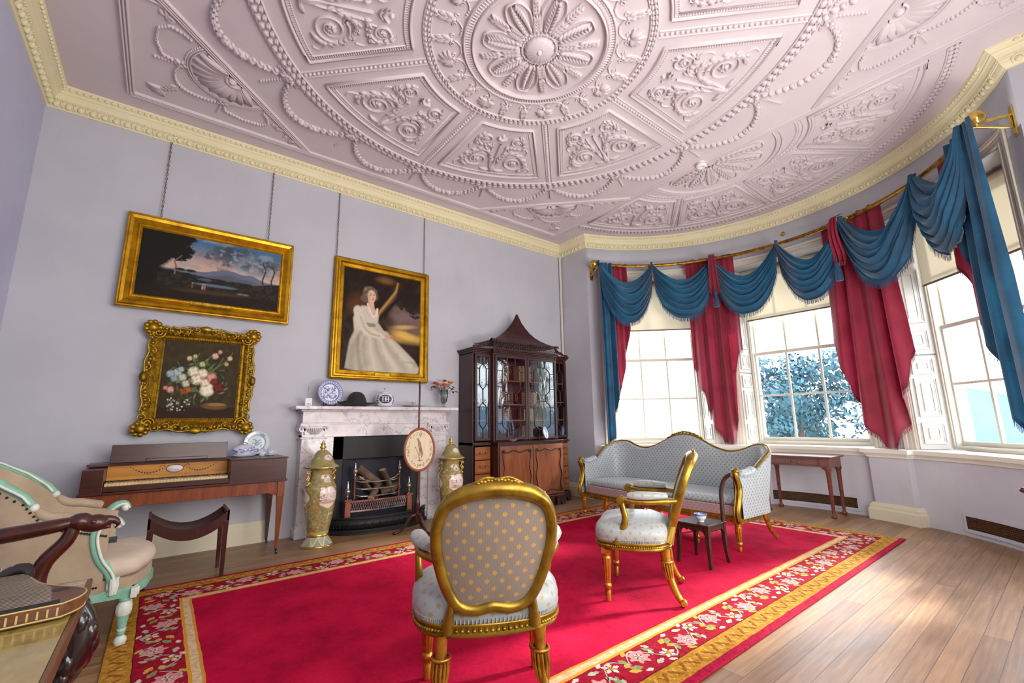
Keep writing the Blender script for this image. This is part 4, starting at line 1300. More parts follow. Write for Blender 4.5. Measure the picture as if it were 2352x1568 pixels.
def stroke(U, V, P, w, soft=.4):
    # mask of a polyline with width(s) w
    out = np.zeros_like(U); W = w if hasattr(w, '__len__') else [w]*len(P)
    for i in range(len(P)-1):
        a, b = P[i], P[i+1]; dx, dy = b[0]-a[0], b[1]-a[1]; L2 = dx*dx+dy*dy+1e-12
        t = np.clip(((U-a[0])*dx+(V-a[1])*dy)/L2, 0, 1); d = np.sqrt((U-a[0]-t*dx)**2+(V-a[1]-t*dy)**2); ww = W[i]+(W[i+1]-W[i])*t
        out = np.maximum(out, 1-sstep(1-soft, 1+soft, d/ww))
    return out
def polymask(U, V, P, soft=.01):
    ins = np.zeros(U.shape, bool); n = len(P); dm = np.full(U.shape, 9.0)
    for i in range(n):
        x1, y1 = P[i]; x2, y2 = P[(i+1) % n]
        c = ((y1 > V) != (y2 > V)) & (U < (x2-x1)*(V-y1)/((y2-y1) if abs(y2-y1) > 1e-9 else 1e-9)+x1); ins ^= c
        dx, dy = x2-x1, y2-y1; t = np.clip(((U-x1)*dx+(V-y1)*dy)/(dx*dx+dy*dy+1e-12), 0, 1); dm = np.minimum(dm, np.sqrt((U-x1-t*dx)**2+(V-y1-t*dy)**2))
    return np.where(ins, .5+.5*np.clip(dm/soft, 0, 1), .5-.5*np.clip(dm/soft, 0, 1))
M_EMB = vcol('embroidered_silk', .7, bumpk=.15, bscale=300)
m = MB(); m.tube([(ovalpt(2*PI*i/60)[0], -.030, .912+ovalpt(2*PI*i/60)[1]) for i in range(60)], .012, 8, closed=True, ell=(1.3, .9), up=(0, 1, 0)); m.build('oval_frame', wood('screen_frame', C('#6b3018'), C('#9a5230'), 2, 2, .3), ps)
def emb(U, V):
    img = np.ones(U.shape+(3,))*lin('#dccda6'); n = vnoise(U, V, 30, 6, 3)
    img *= (.86+.28*n)[..., None]
    rr = np.random.default_rng(5)
    for i in range(90):
        a = rr.random()*2*PI; k = .72+.16*rr.random(); x, y = .5+.5*k*math.cos(a), .5+.5*k*math.sin(a)
        col = [lin('#6d7480'), lin('#87936f'), lin('#a9857a'), lin('#59636f')][rr.integers(4)]
        img = blend(img, .75*ell(U, V, x, y, .012+.022*rr.random(), .008+.010*rr.random(), rr.random()*6), col)
    b = lin('#7f6a4c')
    img = blend(img, .9*ell(U, V, .50, .60, .055, .15, .35), b); img = blend(img, .9*ell(U, V, .435, .75, .038, .032), b)
    img = blend(img, .9*stroke(U, V, [(.53, .50), (.60, .40), (.56, .30)], [.05, .025, .012]), lin('#6b573c'))
    img = blend(img, stroke(U, V, [(.50, .47), (.50, .36)], .010), b); img = blend(img, stroke(U, V, [(.54, .47), (.55, .36)], .010), b)
    img = blend(img, .9*stroke(U, V, [(.36, .55), (.46, .40), (.52, .22)], [.010, .016, .02]), lin('#8c7a55')); img = blend(img, .9*ell(U, V, .52, .24, .10, .012), lin('#77693f'))
    img = blend(img, .9*ell(U, V, .36, .56, .03, .018, .6), lin('#8a7f57'))
    img = blend(img, ell(U, V, .38, .33, .055, .05, 0, .3), lin('#cbbb90'))
    img = blend(img, .8*stroke(U, V, [(.48, .88), (.52, .83), (.56, .89)], .012), lin('#4c565f')); img = blend(img, .8*stroke(U, V, [(.50, .80), (.50, .88)], .012), lin('#58644f'))
    k = lin('#4d4a44')
    img = blend(img, stroke(U, V, [(.44, .145), (.44, .105), (.47, .10), (.475, .145)], .008), k); img = blend(img, stroke(U, V, [(.50, .12), (.53, .145), (.56, .12), (.53, .10), (.50, .12)], .008), k)
    return img
def colored_disc(m, fn, P, nr=40, na=96):
    # polar grid where P(r,a) -> point, colours sampled from fn on u,v of the disc's bounding square
    R, A = np.meshgrid(np.linspace(0.001, 1, nr+1), np.linspace(0, 2*PI, na, endpoint=False), indexing='ij')
    col = fn(.5+.5*R*np.cos(A), .5+.5*R*np.sin(A)); vs = []; cs = []
    for i in range(nr+1):
        for j in range(na): vs.append(P(R[i, j], A[i, j])); cs.append(tuple(col[i, j]))
    fs = [(i*na+j, i*na+(j+1) % na, (i+1)*na+(j+1) % na, (i+1)*na+j) for i in range(nr) for j in range(na)]
    m.add(vs, [f[::-1] for f in fs], True, cs)
m = MB(); colored_disc(m, emb, lambda r, a: (.186*r*math.cos(a), -.033, .912+.233*r*math.sin(a)), 70, 140); m.build('embroidered_panel', M_EMB, ps)
m = MB(); m.rings([[(.186*math.cos(2*PI*i/40), y, .912+.233*math.sin(2*PI*i/40)) for i in range(40)] for y in (-.029, -.022)]); m.build('backboard', M_MAHO, ps)
# tall lidded vases
M_VASE = vcol('painted_porcelain', .16, .6); M_VGILT = gilt('vase_gilt', C('#9b7a2c'), C('#d9bd6a'), .25)
def scatter(img, U, V, n, seed, cols, smin, smax, reg=(0, 1, 0, 1), asp=1.0, wig=True):
    rr = np.random.default_rng(seed)
    for i in range(n):
        x, y = lerp(reg[0], reg[1], rr.random()), lerp(reg[2], reg[3], rr.random()); s_ = lerp(smin, smax, rr.random()); c = cols[rr.integers(len(cols))]
        if wig and rr.random() < .6:
            a = rr.random()*6; P = [(x+s_*2.2*(t-.5)*math.cos(a)-s_*math.sin(a)*math.sin(t*5), y+asp*(s_*2.2*(t-.5)*math.sin(a)+s_*math.cos(a)*math.sin(t*5))) for t in np.linspace(0, 1, 6)]
            img = blend(img, .85*stroke(U, V, P, s_*.28), c)
        else: img = blend(img, .85*ell(U, V, x, y, s_, s_*asp*.8, rr.random()*3), c)
    return img
def vase_img(U, V):
    n = vnoise(U, V, 40, 40, 2, 3)
    img = np.ones(U.shape+(3,))*lin('#9f8f55'); img = blend(img, sstep(.45, .62, n), lin('#837a44'))
    cols = [lin('#a2543c'), lin('#6c7f74'), lin('#c7b183'), lin('#5f6a5a'), lin('#b67a50'), lin('#d8cfa8')]
    img = scatter(img, U, V, 340, 4, cols, .006, .016, asp=.8)
    for k, uc in enumerate((.09, .42, .76)):
        mk = polymask(U, V, [(uc+.125*math.cos(a)*(1+.08*math.cos(5*a)), .555+.150*math.sin(a)*(1+.07*math.cos(4*a))) for a in np.linspace(0, 2*PI, 40)[:-1]], .012)
        pan = np.ones(U.shape+(3,))*lin('#e6d7cf')
        pan = blend(pan, .85*ell(U, V, uc, .485, .09, .022), lin('#b98d66')); pan = blend(pan, .7*ell(U, V, uc-.03, .52, .06, .010), lin('#8c9a78'))
        pan = scatter(pan, U, V, 16, 11+k, [lin('#7a5a4a'), lin('#7b8762'), lin('#b5705f'), lin('#94856b')], .006, .015, (uc-.09, uc-.02, .50, .62)); pan = scatter(pan, U, V, 10, 31+k, [lin('#8f8a80'), lin('#b58a7a'), lin('#7f8a78')], .005, .010, (uc+.02, uc+.08, .55, .63))
        img = blend(img, ell(U, V, uc, .555, .138, .165, 0, .05), lin('#8f7d43')); m3 = sstep(.5, .75, mk)[..., None]; img = img*(1-m3)+pan*m3
        mk = ell(U, V, uc, .82, .055, .045, 0, .1)[..., None]; p2 = scatter(np.ones(U.shape+(3,))*lin('#e0cdc4'), U, V, 14, 50+k, [lin('#b5705f'), lin('#8b6a5a')], .005, .012, (uc-.05, uc+.05, .79, .85)); img = img*(1-mk)+p2*mk
    img = scatter(img, U, V, 90, 9, [lin('#a8432f'), lin('#4c8a7c'), lin('#3f5f8a'), lin('#c56a4a')], .008, .018, (0, 1, .07, .40))
    img = blend(img, (V > .685)*(V < .70)*.8, lin('#c9b46a')); img = blend(img, (V < .05)*1.0, lin('#c2a24a'))
    return img
def lid_img(U, V):
    img = np.ones(U.shape+(3,))*lin('#8f844a'); img = scatter(img, U, V, 90, 21, [lin('#7b8a6a'), lin('#a2603f'), lin('#d8cb9c'), lin('#8a6f3c')], .01, .03, asp=1.5)
    for uc in (.1, .43, .77): img = blend(img, ell(U, V, uc, .55, .07, .13, 0, .1), lin('#dfcfc6')); img = scatter(img, U, V, 8, int(uc*100), [lin('#b5705f'), lin('#8b6a5a')], .008, .02, (uc-.04, uc+.04, .48, .62))
    return img
def foot_img(U, V):
    img = np.ones(U.shape+(3,))*lin('#a9a684'); w = np.abs(((U*9) % 1)-.5)*2
    img = blend(img, (np.abs(w-V) < .12)*1.0, lin('#d9d3bd')); img = blend(img, (np.abs(w-V-.25) < .06)*1.0, lin('#8f7a3c')); img = blend(img, (w > V+.45)*.7, lin('#7c8c80')); return img
def painted_lathe(m, prof, fn, n=96, k=90, z0=None):
    zs = [p[1] for p in prof]; L = [0]
    for i in range(1, len(prof)): L.append(L[-1]+math.hypot(prof[i][0]-prof[i-1][0], prof[i][1]-prof[i-1][1]))
    t = np.linspace(0, 1, k+1); rs = np.interp(t*L[-1], L, [p[0] for p in prof]); zz = np.interp(t*L[-1], L, zs)
    for _ in range(2): rs[1:-1] = (rs[:-2]+2*rs[1:-1]+rs[2:])/4
    U, V = np.meshgrid(np.linspace(0, 1, n, endpoint=False), t); col = fn(U, V); vs = []; cs = []
    for j in range(k+1):
        for i in range(n):
            a = 2*PI*i/n-PI/2-.6; vs.append((rs[j]*math.cos(a), rs[j]*math.sin(a), zz[j])); cs.append(tuple(col[j, i]))
    m.add(vs, [(j*n+i, j*n+(i+1) % n, (j+1)*n+(i+1) % n, (j+1)*n+i) for j in range(k) for i in range(n)], True, cs)
def make_vase():
    t = thing('lidded_vase', 'tall gilt porcelain vase with domed lid on the piano side of the hearth', 'vase', (1.385, 5.05, 0), .35, 'tall porcelain vases flanking the fireplace')
    m = MB(); painted_lathe(m, [(.150, .012), (.150, .02), (.125, .05), (.10, .085), (.098, .095)], foot_img, 108, 24); m.build('foot', M_VASE, t)
    m = MB(); m.lathe([(.158, 0), (.162, .006), (.156, .016), (.148, .018)], n=48); m.lathe([(.096, .088), (.106, .098), (.104, .11), (.100, .118)], n=48); m.build('gilt_rim', M_VGILT, t)
    m = MB(); painted_lathe(m, [(.100, .11), (.118, .20), (.140, .33), (.156, .45), (.160, .52), (.152, .58), (.132, .625), (.112, .66), (.105, .70), (.108, .74), (.118, .765)], vase_img, 180, 130); m.build('body', M_VASE, t)
    for sd in (1, -1):
        m = MB(); P = bez([(sd*.112, 0, .735), (sd*.15, 0, .745), (sd*.165, 0, .72), (sd*.145, 0, .695), (sd*.165, 0, .665), (sd*.160, 0, .635), (sd*.135, 0, .63), (sd*.155, 0, .60)], 40)
        m.tube(P, .008, 8); m.tube([Vector((p.x*.9, 0, p.z-.012)) for p in P[4:30]], .005, 6); m.ball((sd*.168, 0, .722), .013, 8, 6); m.ball((sd*.160, 0, .603), .012, 8, 6); m.build('handle', M_VGILT, t)
    m = MB(); painted_lathe(m, [(.180, .772), (.172, .783), (.135, .805), (.118, .83), (.106, .865), (.085, .90), (.055, .935), (.028, .95)], lid_img, 120, 60); lid = m.build('lid', M_VASE, t)
    m = MB(); m.lathe([(.118, .762), (.176, .766), (.182, .772), (.178, .779)], n=48); m.build('lid_rim', M_VGILT, lid)
    m = MB(); m.lathe([(.026, .948), (.018, .955), (.030, .968), (.032, .978), (.018, .99), (.024, 1.0), (.024, 1.01), (.012, 1.022), (.014, 1.03), (.003, 1.046)], n=20, flute=(8, .08)); m.build('finial', M_VGILT, lid)
    return t
v1 = make_vase()
dup(v1, (2.965, 5.08, 0), 2.2, 'tall gilt porcelain vase with domed lid between the fire screen and the bookcase')
# ---- on the mantel
MZ = 1.4205
bw = [lin('#e9ecf2'), lin('#3a4c9a')]
M_CHINA = vcol('blue_white_china', .12, .6)
def willow(seed, dens=1.0, base='#e7ebf3', ink='#43559f', rim=True):
    def fn(U, V):
        img = np.ones(U.shape+(3,))*lin(base); R = np.sqrt((U-.5)**2+(V-.5)**2)*2; A = np.arctan2(V-.5, U-.5); c = lin(ink)
        if rim:
            img = blend(img, (R > .70)*.85, c); img = blend(img, (R > .70)*(np.abs(np.sin(A*14))*np.abs(np.sin(R*30)) > .45)*.8, lin(base)); img = blend(img, ((R > .68)*(R < .72)+(R > .96))*.8, c)
        img = scatter(img, U, V, int(110*dens), seed, [c, lin('#6f80bd'), c], .010, .04, (.22, .78, .25, .75), 1.0)
        return img
    return fn
def plate(name, lab, loc, r, rz, tilt, fn, cat='plate', group=None, stand=True):
    t = thing(name, lab, cat, loc, rz, group)
    # plate faces -y; bottom at local z=0
    X = Matrix.Translation((0, 0, r*.98+.012))@Matrix.Rotation(-tilt, 4, 'X')
    m = MB(); m.X = X
    colored_disc(m, fn, lambda q, a: (r*q*math.cos(a), -.004-.018*sstep(.60, .75, q)-.012*max(0, q-.72), r*q*math.sin(a)), 60, 110); m.build('plate_face', M_CHINA, t)
    m = MB(); m.X = X; m.lathe([(r, -.024), (r*.7, -.012), (r*.6, .006), (r*.56, .006), (.001, .002)], n=48, axis=1, caps=False); m.build('plate_back', M_CHINA if False else plain('china_white', C('#e6e9ef'), .15), t)
    if stand:
        m = MB(); P = [(0, .06, 0), (0, .02, .05), (0, .035, .12)]
        for sx in (1, -1):
            m.tube([(sx*.04, .06, .006), (sx*.05, 0, .010), (sx*.055, -.05, .012), (sx*.055, -.055, .03)], .006, 6); m.tube([(sx*.04, .06, .006), (sx*.03, .055, .14)], .006, 6)
        m.tube([(-.05, 0, .008), (.05, 0, .008)], .005, 6); m.build('stand', plain('stand_black', C('#0f0d0c'), .4), t)
    return t
plate('china_plate', 'large blue and white plate upright on a black stand on the mantel', (1.52, YB-.17, MZ), .148, .12, .18, willow(3, 1.3))
# card holder
t = thing('label_card', 'small white card label with blue mark at the end of the mantel', 'card', (1.295, YB-.17, MZ), .1)
m = MB(); m.cbox((0, 0, .046), (.075, .012, .088)); m.build('card', plain('card_white', C('#f0efee'), .5), t, bev=.002)
m = MB()
for i, x in enumerate((-.018, -.010, -.002, .007, .02)): m.cbox((x, -.0068, .024), (.005, .0012, .018))
m.build('print', plain('card_print', C('#7fa9c4'), .6), t)
m = MB(); m.tube([(-.01, 0, .09), (-.012, 0, .22)], .0015, 5); m.build('wire', M_IRON, t)
# cocked hat
t = thing('cocked_hat', 'black cocked hat lying on the mantel beside the blue plate', 'hat', (1.835, YB-.18, MZ), .05)
M_FELT = plain('black_felt', C('#0a090b'), .85, sheen=.12)
m = MB()
prof = [(.125, .006), (.122, .05), (.108, .10), (.085, .145), (.05, .172), (.015, .178), (.001, .178)]
m.X = Matrix.Scale(.86, 4, (0, 1, 0)); m.lathe(prof, n=28, caps=False); m.X = None; m.build('crown', M_FELT, t)
m = MB()
def brim(u, v):
    a = 2*PI*u; r = lerp(.118, .215+.02*math.cos(2*a), v); up = .018*v+.055*v*v*abs(math.sin(a))**2*(1 if math.sin(a) > 0 else .25)+.03*v**3*abs(math.cos(a))**6
    return (r*math.cos(a)*1.02, r*math.sin(a)*.62, .008+up)
m.grid(brim, 48, 10, wrapu=True); m.build('brim', M_FELT, t, solid=.006)
# ginger jar
t = thing('ginger_jar', 'round blue and white ginger jar with wire hook on the mantel', 'jar', (2.187, YB-.18, MZ), .2)
def jarimg(U, V):
    img = np.ones(U.shape+(3,))*lin('#e4e8ee'); c = lin('#2b3156')
    for uc in (.02, .35, .68, 1.02):
        img = blend(img, ell(U, V, uc, .5, .115, .25, 0, .06), c)
        for d in (-.05, 0, .05):
            img = blend(img, stroke(U, V, [(uc+d, .36), (uc+d, .64)], .008), lin('#dfe4ee')); img = blend(img, stroke(U, V, [(uc-.065, .5+d*2.6), (uc+.065, .5+d*2.6)], .008), lin('#dfe4ee'))
    for uc in (.185, .515, .85):
        img = blend(img, stroke(U, V, [(uc, .25), (uc+.005, .75)], .008), c)
        for y in (.3, .42, .55, .66): img = blend(img, ell(U, V, uc+.012, y, .03, .035, .3, .3), c)
    img = blend(img, ((V < .12)+(V > .88))*.6, lin('#7f8fc0')); return img
m = MB(); painted_lathe(m, [(.065, 0), (.085, .01), (.108, .05), (.115, .09), (.108, .13), (.085, .16), (.055, .175), (.052, .18)], jarimg, 120, 60); m.build('body', M_CHINA, t)
m = MB(); m.lathe([(.056, .176), (.056, .186), (.03, .196), (.008, .20), (.008, .207)], n=24, caps=True); m.build('lid', plain('jar_lid', C('#dde1ea'), .15), t)
m = MB(); m.tube(bez([(.0, 0, .205), (.002, 0, .225), (-.012, 0, .235), (-.016, 0, .222)], 12), .0025, 6); m.build('hook', M_IRON, t)
# saucer and cup
t = thing('saucer', 'flat white saucer on the mantel behind the screen pole', 'saucer', (2.585, YB-.18, MZ), 0)
m = MB(); m.lathe([(.05, .0), (.06, .004), (.13, .018), (.155, .022), (.155, .026), (.12, .020), (.05, .010), (.001, .009)], n=36); m.build('dish', plain('saucer_white', C('#d9d5d2'), .2), t)
t = thing('tea_bowl', 'small patterned tea bowl standing in the white saucer', 'cup', (2.60, YB-.18, MZ+.012), 0)
def bowlimg(U, V):
    img = np.ones(U.shape+(3,))*lin('#c9bdb0'); return scatter(img, U, V, 40, 8, [lin('#5a4038'), lin('#7b5a4a'), lin('#40384a')], .02, .05, asp=2)
m = MB(); painted_lathe(m, [(.022, 0), (.026, .006), (.040, .03), (.046, .055)], bowlimg, 48, 16); m.build('bowl', M_CHINA, t, solid=.002)
# glass vase with roses
def clearglass():
    t = NT('clear_glass'); t.n.remove(t.b); tr = t.n.new('ShaderNodeBsdfTransparent'); tr.inputs[0].default_value = (.86, .88, .9, 1); gl = t.n.new('ShaderNodeBsdfGlossy'); gl.inputs['Roughness'].default_value = .03
    lw = t.n.new('ShaderNodeLayerWeight'); lw.inputs[0].default_value = .45; mx = t.n.new('ShaderNodeMixShader'); t.l.new(lw.outputs['Facing'], mx.inputs[0]); t.l.new(tr.outputs[0], mx.inputs[1]); t.l.new(gl.outputs[0], mx.inputs[2]); t.l.new(mx.outputs[0], t.out.inputs[0]); return t.mat
M_CGL = clearglass()
t = thing('glass_vase', 'footed clear glass vase at the bookcase end of the mantel', 'vase', (3.025, YB-.18, MZ), 0)
m = MB(); m.lathe([(.045, 0), (.045, .006), (.015, .014), (.012, .03), (.022, .042), (.050, .09), (.060, .15), (.064, .245), (.060, .245), (.056, .15), (.044, .09), (.012, .05), (.001, .048)], n=28, flute=(14, .025)); m.build('vase_bowl', M_CGL, t)
M_ROSE = plain('rose_petal', C('#d98f70'), .55, col2=C('#f0c09a'), sss=.1); M_ROSE2 = plain('rose_petal_dark', C('#8e2f24'), .6, col2=C('#c46a48'))
M_RLEAF = plain('rose_leaf', C('#14210f'), .5, col2=C('#2f4a22')); M_STEM = plain('rose_stem', C('#3d5a2e'), .6)
def flower(base, c, r, lab, mt, seed):
    rr = random.Random(seed); t = thing('rose', lab, 'flower', base, 0, 'roses in the glass vase'); c = Vector(c)-Vector(base)
    m = MB(); m.tube(bez([(0, 0, 0), (c.x*.3, c.y*.3, c.z*.55), tuple(c)], 12), .003, 6); m.build('stem', M_STEM, t)
    m = MB()
    for ring, (k, rad, op) in enumerate(((3, .35, .15), (5, .62, .5), (6, .9, .9), (6, 1.0, 1.3))):
        for i in range(k):
            a = 2*PI*i/k+ring*.5+rr.random()*.3; ca, sa = math.cos(a), math.sin(a)
            def P(u, v):
                w = (u-.5)*1.5*math.sin(PI*(.15+.75*v)); hh = r*(1.0-.12*ring)*v*math.cos(op*.7*v); dd = r*(.15+rad*v*math.sin(min(1.5, .3+op)))
                x = dd; y = w*r*1.0; x2 = x*math.cos(y/r*.8)
                return (c.x+ca*x2-sa*y, c.y+sa*x2+ca*y, c.z-r*.35+hh)
            m.grid(P, 4, 4)
    m.build('petals', mt, t, sub=1)
    m = MB()
    for i in range(3):
        a = rr.random()*6; d = Vector((math.cos(a), math.sin(a), rr.uniform(-.5, .1))); s_ = d.cross(Vector((0, 0, 1))).normalized()*.020; p = c+d*.02-Vector((0, 0, r*.7)); q = p+d*.075
        m.add([p, p*.5+q*.5+s_+Vector((0, 0, .008)), q, p*.5+q*.5-s_+Vector((0, 0, .008))], [(0, 1, 2, 3)], False)
    m.build('leaves', M_RLEAF, t)
bx, by, bz = 3.025, YB-.18, MZ+.06
for i, (dx, dy, z, r, lab, mt) in enumerate(((.005, -.05, 1.735, .046, 'largest open peach rose in the middle of the bunch', M_ROSE), (-.075, -.02, 1.742, .036, 'peach rose just on the hat side of the largest rose', M_ROSE), (.105, -.01, 1.775, .036, 'pale orange rose highest on the bookcase side', M_ROSE),
     (-.145, .0, 1.76, .026, 'small reddish rose at the hat side edge of the bunch', M_ROSE2), (-.155, -.02, 1.70, .024, 'small drooping orange rose low at the hat side', M_ROSE2), (.03, .02, 1.80, .022, 'dark red bud at the top of the bunch', M_ROSE2), (.055, .03, 1.755, .030, 'half hidden peach rose behind the largest rose', M_ROSE), (.14, -.02, 1.685, .016, 'small dark bud among hanging leaves on the bookcase side', M_RLEAF))):
    flower((bx+dx*.1, by, bz), (bx+dx*.9, by+dy, z-.01), r*1.4, lab, mt, i)
# ------------------------------------------------------------------ breakfront bookcase with pagoda top
M_CAB = wood('cabinet_mahogany', C('#1c0708'), C('#3f1917'), 2, .8, .25, .5)
M_CABL = wood('flame_mahogany', C('#4a1f10'), C('#9a5630'), 2, .55, .2, .6, 7)
M_CABD = wood('drawer_mahogany', C('#54240f'), C('#a4612f'), 0, .8, .22, .6)
M_CABI = plain('cabinet_inside', C('#1d0f0c'), .6, col2=C('#2e1812'))
M_HAND = gilt('handle_brass', C('#5b4220'), C('#a3804a'), .35)
cab = thing('bookcase', 'tall dark mahogany breakfront bookcase with glazed doors and pagoda roof', 'bookcase', (4.28, YB-.015, 0))
# local x from centre, y negative into the room
WO, WI = .91, .605          # outer half width, half width of the middle section
YW, YM, YL = -.385, -.455, -.555   # wing front, upper middle front, lower middle front
def fret(m, x0, x1, z0, z1, y, n):
    w = (x1-x0)/n
    for i in range(n):
        a = x0+i*w
        for P in (((a, z0), (a+w, z1)), ((a, z1), (a+w, z0)), ((a+w*.5, z0), (a+w, (z0+z1)/2)), ((a, (z0+z1)/2), (a+w*.5, z1)), ((a+w*.5, z0), (a, (z0+z1)/2)), ((a+w, (z0+z1)/2), (a+w*.5, z1))):
            m.tube([(P[0][0], y, P[0][1]), (P[1][0], y, P[1][1])], .006, 4)
m = MB()
m.box((-WO, YW+.02, .12), (-WO+.02, 0, 2.20)); m.box((WO-.02, YW+.02, .12), (WO, 0, 2.20)); m.box((-WO, -.012, .12), (WO, 0, 2.22))
for x in (-WI, WI): m.box((x-.012, YW, .12), (x+.012, 0, 2.2))
m.box((-WO, YW, .90), (WO, 0, .945)); m.box((-WO, YW+.01, 2.18), (WO, 0, 2.21)); m.box((-WI, YM+.01, 2.18), (WI, 0, 2.21))
m.build('carcase', M_CAB, cab, bev=.004)
m = MB(); m.box((-WI-.012, YL, .14), (WI+.012, YW, .93)); m.box((-WI-.02, YL-.012, .915), (WI+.02, YW, .945)); m.build('lower_case', M_CAB, cab, bev=.005)
for k in range(44):
    pass
m = MB()
for k in range(40):
    x = lerp(-WI-.01, WI+.01, k/39); m.tube([(x-.010, YL-.012, .905), (x+.010, YL-.018, .925)], .007, 5)
m.tube([(-WI-.02, YL-.012, .938), (WI+.02, YL-.012, .938)], .006, 6)
for sd in (1, -1):
    for k in range(10):
        x = sd*lerp(WI+.02, WO, k/9); m.tube([(x-.010, YW-.008, .905), (x+.010, YW-.014, .925)], .007, 5)
m.build('gadroon_moulding', M_CAB, cab)
# bracket feet
for x, y, w in ((-WO+.08, YW, .15), (WO-.08, YW, .15), (-WI+.07, YL, .15), (WI-.07, YL, .15)):
    m = MB(); m.extr([(x-w/2-.01, 0), (x-w/2+.05, 0), (x-w/2+.07, .06), (x+w/2-.07, .06), (x+w/2-.05, 0), (x+w/2+.01, 0), (x+w/2, .13), (x-w/2, .13)], 1, y-.012, y+.05); m.build('bracket_foot', M_CAB, cab, bev=.008)
m = MB(); m.box((-WO-.008, YW-.008, .12), (WO+.008, -.01, .15)); m.box((-WI-.02, YL-.01, .12), (WI+.02, YW, .15)); m.build('plinth', M_CAB, cab, bev=.006)
# lower doors with carved panel edging
for sd in (1, -1):
    x0, x1 = sorted((sd*.008, sd*(WI-.012))); z0, z1 = .17, .885
    m = MB(); m.box((x0, YL-.014, z0), (x1, YL, z1)); d = m.build('lower_door', M_CABL, cab, bev=.003)
    m = MB(); a, b, c, e = x0+.055, x1-.055, z0+.06, z1-.075; y = YL-.018
    def wig(p, q, bul, n=20, ver=False):
        out = []
        for i in range(n+1):
            t = i/n; o = bul*math.sin(t*PI*4)*(.6+.4*math.sin(t*PI)); x, z = lerp(p[0], q[0], t), lerp(p[1], q[1], t)
            out.append((x+(o if ver else 0), y, z+(0 if ver else o)))
        return out
    m.tube(wig((a, c), (a, e), .014, ver=True), .009, 6); m.tube(wig((b, c), (b, e), -.014, ver=True), .009, 6); m.tube(wig((a, e), (b, e), -.016), .009, 6); m.tube(wig((a, c), (b, c), .014), .009, 6)
    for x in (a, b):
        for z in (c, e):
            for i in range(5): m.ball((x+.022*math.cos(i*1.26), y-.004, z+.022*math.sin(i*1.26)), (.016, .008, .010), 7, 5)
            m.ball((x, y-.008, z), .011, 8, 6)
    m.build('carved_edging', M_CAB, d)
    m = MB(); m.lathe([(.010, -.003), (.010, .0), (.004, .002)], (sd*.03, YL-.014, .53), 10, axis=1); m.build('keyhole', M_HAND, d)
def bail(m, x, y, z, w=.045):
    for q in (1, -1): m.lathe([(.012, .0), (.012, -.004), (.006, -.008), (.006, -.016)], (x+q*w, y, z), 10, axis=1)
    m.tube(bez([(x-w, y-.014, z), (x-w*.9, y-.020, z-.022), (x, y-.022, z-.028), (x+w*.9, y-.020, z-.022), (x+w, y-.014, z)], 16), .004, 6)
for sd in (1, -1):
    for k in range(4):
        x0, x1 = sorted((sd*(WI+.03), sd*(WO-.025))); z0 = .165+k*.182; z1 = z0+.172
        m = MB(); m.box((x0, YW-.010, z0), (x1, YW+.01, z1)); d = m.build('drawer', M_CABD, cab, bev=.003)
        m = MB(); bail(m, (x0+x1)/2, YW-.010, (z0+z1)/2+.012); m.build('handle', M_HAND, d)
# glazed doors
def door(x0, x1, z0, z1, y, kind):
    m = MB(); w = .034
    frame_rect(m, x0, x1, z0, z1, w, y-.018, y+.006); d = m.build('glazed_door', M_CAB, cab, bev=.003)
    a, b, c, e = x0+w, x1-w, z0+w, z1-w; W = b-a; H = e-c; m = MB(); yy = y-.008
    def P(L): m.tube([(a+u*W, yy, c+v*H) for u, v in L], .0055, 5)
    if kind == 'wing':
        # two long hexagons linked by an ogee
        for v0, v1 in ((.10, .44), (.58, .92)):
            h = (v1-v0)
            P([(.5, v0), (.45, v0+.02), (.28, v0+.045), (.22, v0+.075), (.22, v1-.075), (.28, v1-.045), (.45, v1-.02), (.5, v1)])
            P([(.5, v0), (.55, v0+.02), (.72, v0+.045), (.78, v0+.075), (.78, v1-.075), (.72, v1-.045), (.55, v1-.02), (.5, v1)])
            for v in (v0+.07, v1-.07): P([(0, v), (.22, v)]); P([(.78, v), (1, v)])
        P([(.5, 0), (.5, .10)]); P([(.5, .44), (.5, .58)]); P([(.5, .92), (.5, 1)])
    else:
        def oct_(v0, v1):
            P([(.36, v0), (.36, v0+.002), (.28, v0+.02), (.20, v0+.05), (.18, v0+.08), (.18, v1-.08), (.20, v1-.05), (.28, v1-.02), (.36, v1)])
            P([(.64, v0), (.72, v0+.02), (.80, v0+.05), (.82, v0+.08), (.82, v1-.08), (.80, v1-.05), (.72, v1-.02), (.64, v1)])
            P([(.36, v0), (.64, v0)]); P([(.36, v1), (.64, v1)])
            for v in (v0+.08, v1-.08): P([(0, v), (.18, v)]); P([(.82, v), (1, v)])
        oct_(.09, .455); oct_(.545, .91)
        for u in (.36, .64): P([(u, 0), (u, .09)]); P([(u, .455), (u, .545)]); P([(u, .91), (u, 1)])
        P([(0, .5), (.0, .5)]) if False else None
        P([(.36, .455), (.30, .47), (.30, .53), (.36, .545)]); P([(.64, .455), (.70, .47), (.70, .53), (.64, .545)])
    m.build('glazing_bars', M_CAB, d)
    m = MB(); m.add([(a, y-.002, c), (b, y-.002, c), (b, y-.002, e), (a, y-.002, e)], [(0, 1, 2, 3)], False); m.build('door_glass', M_CABG, d)
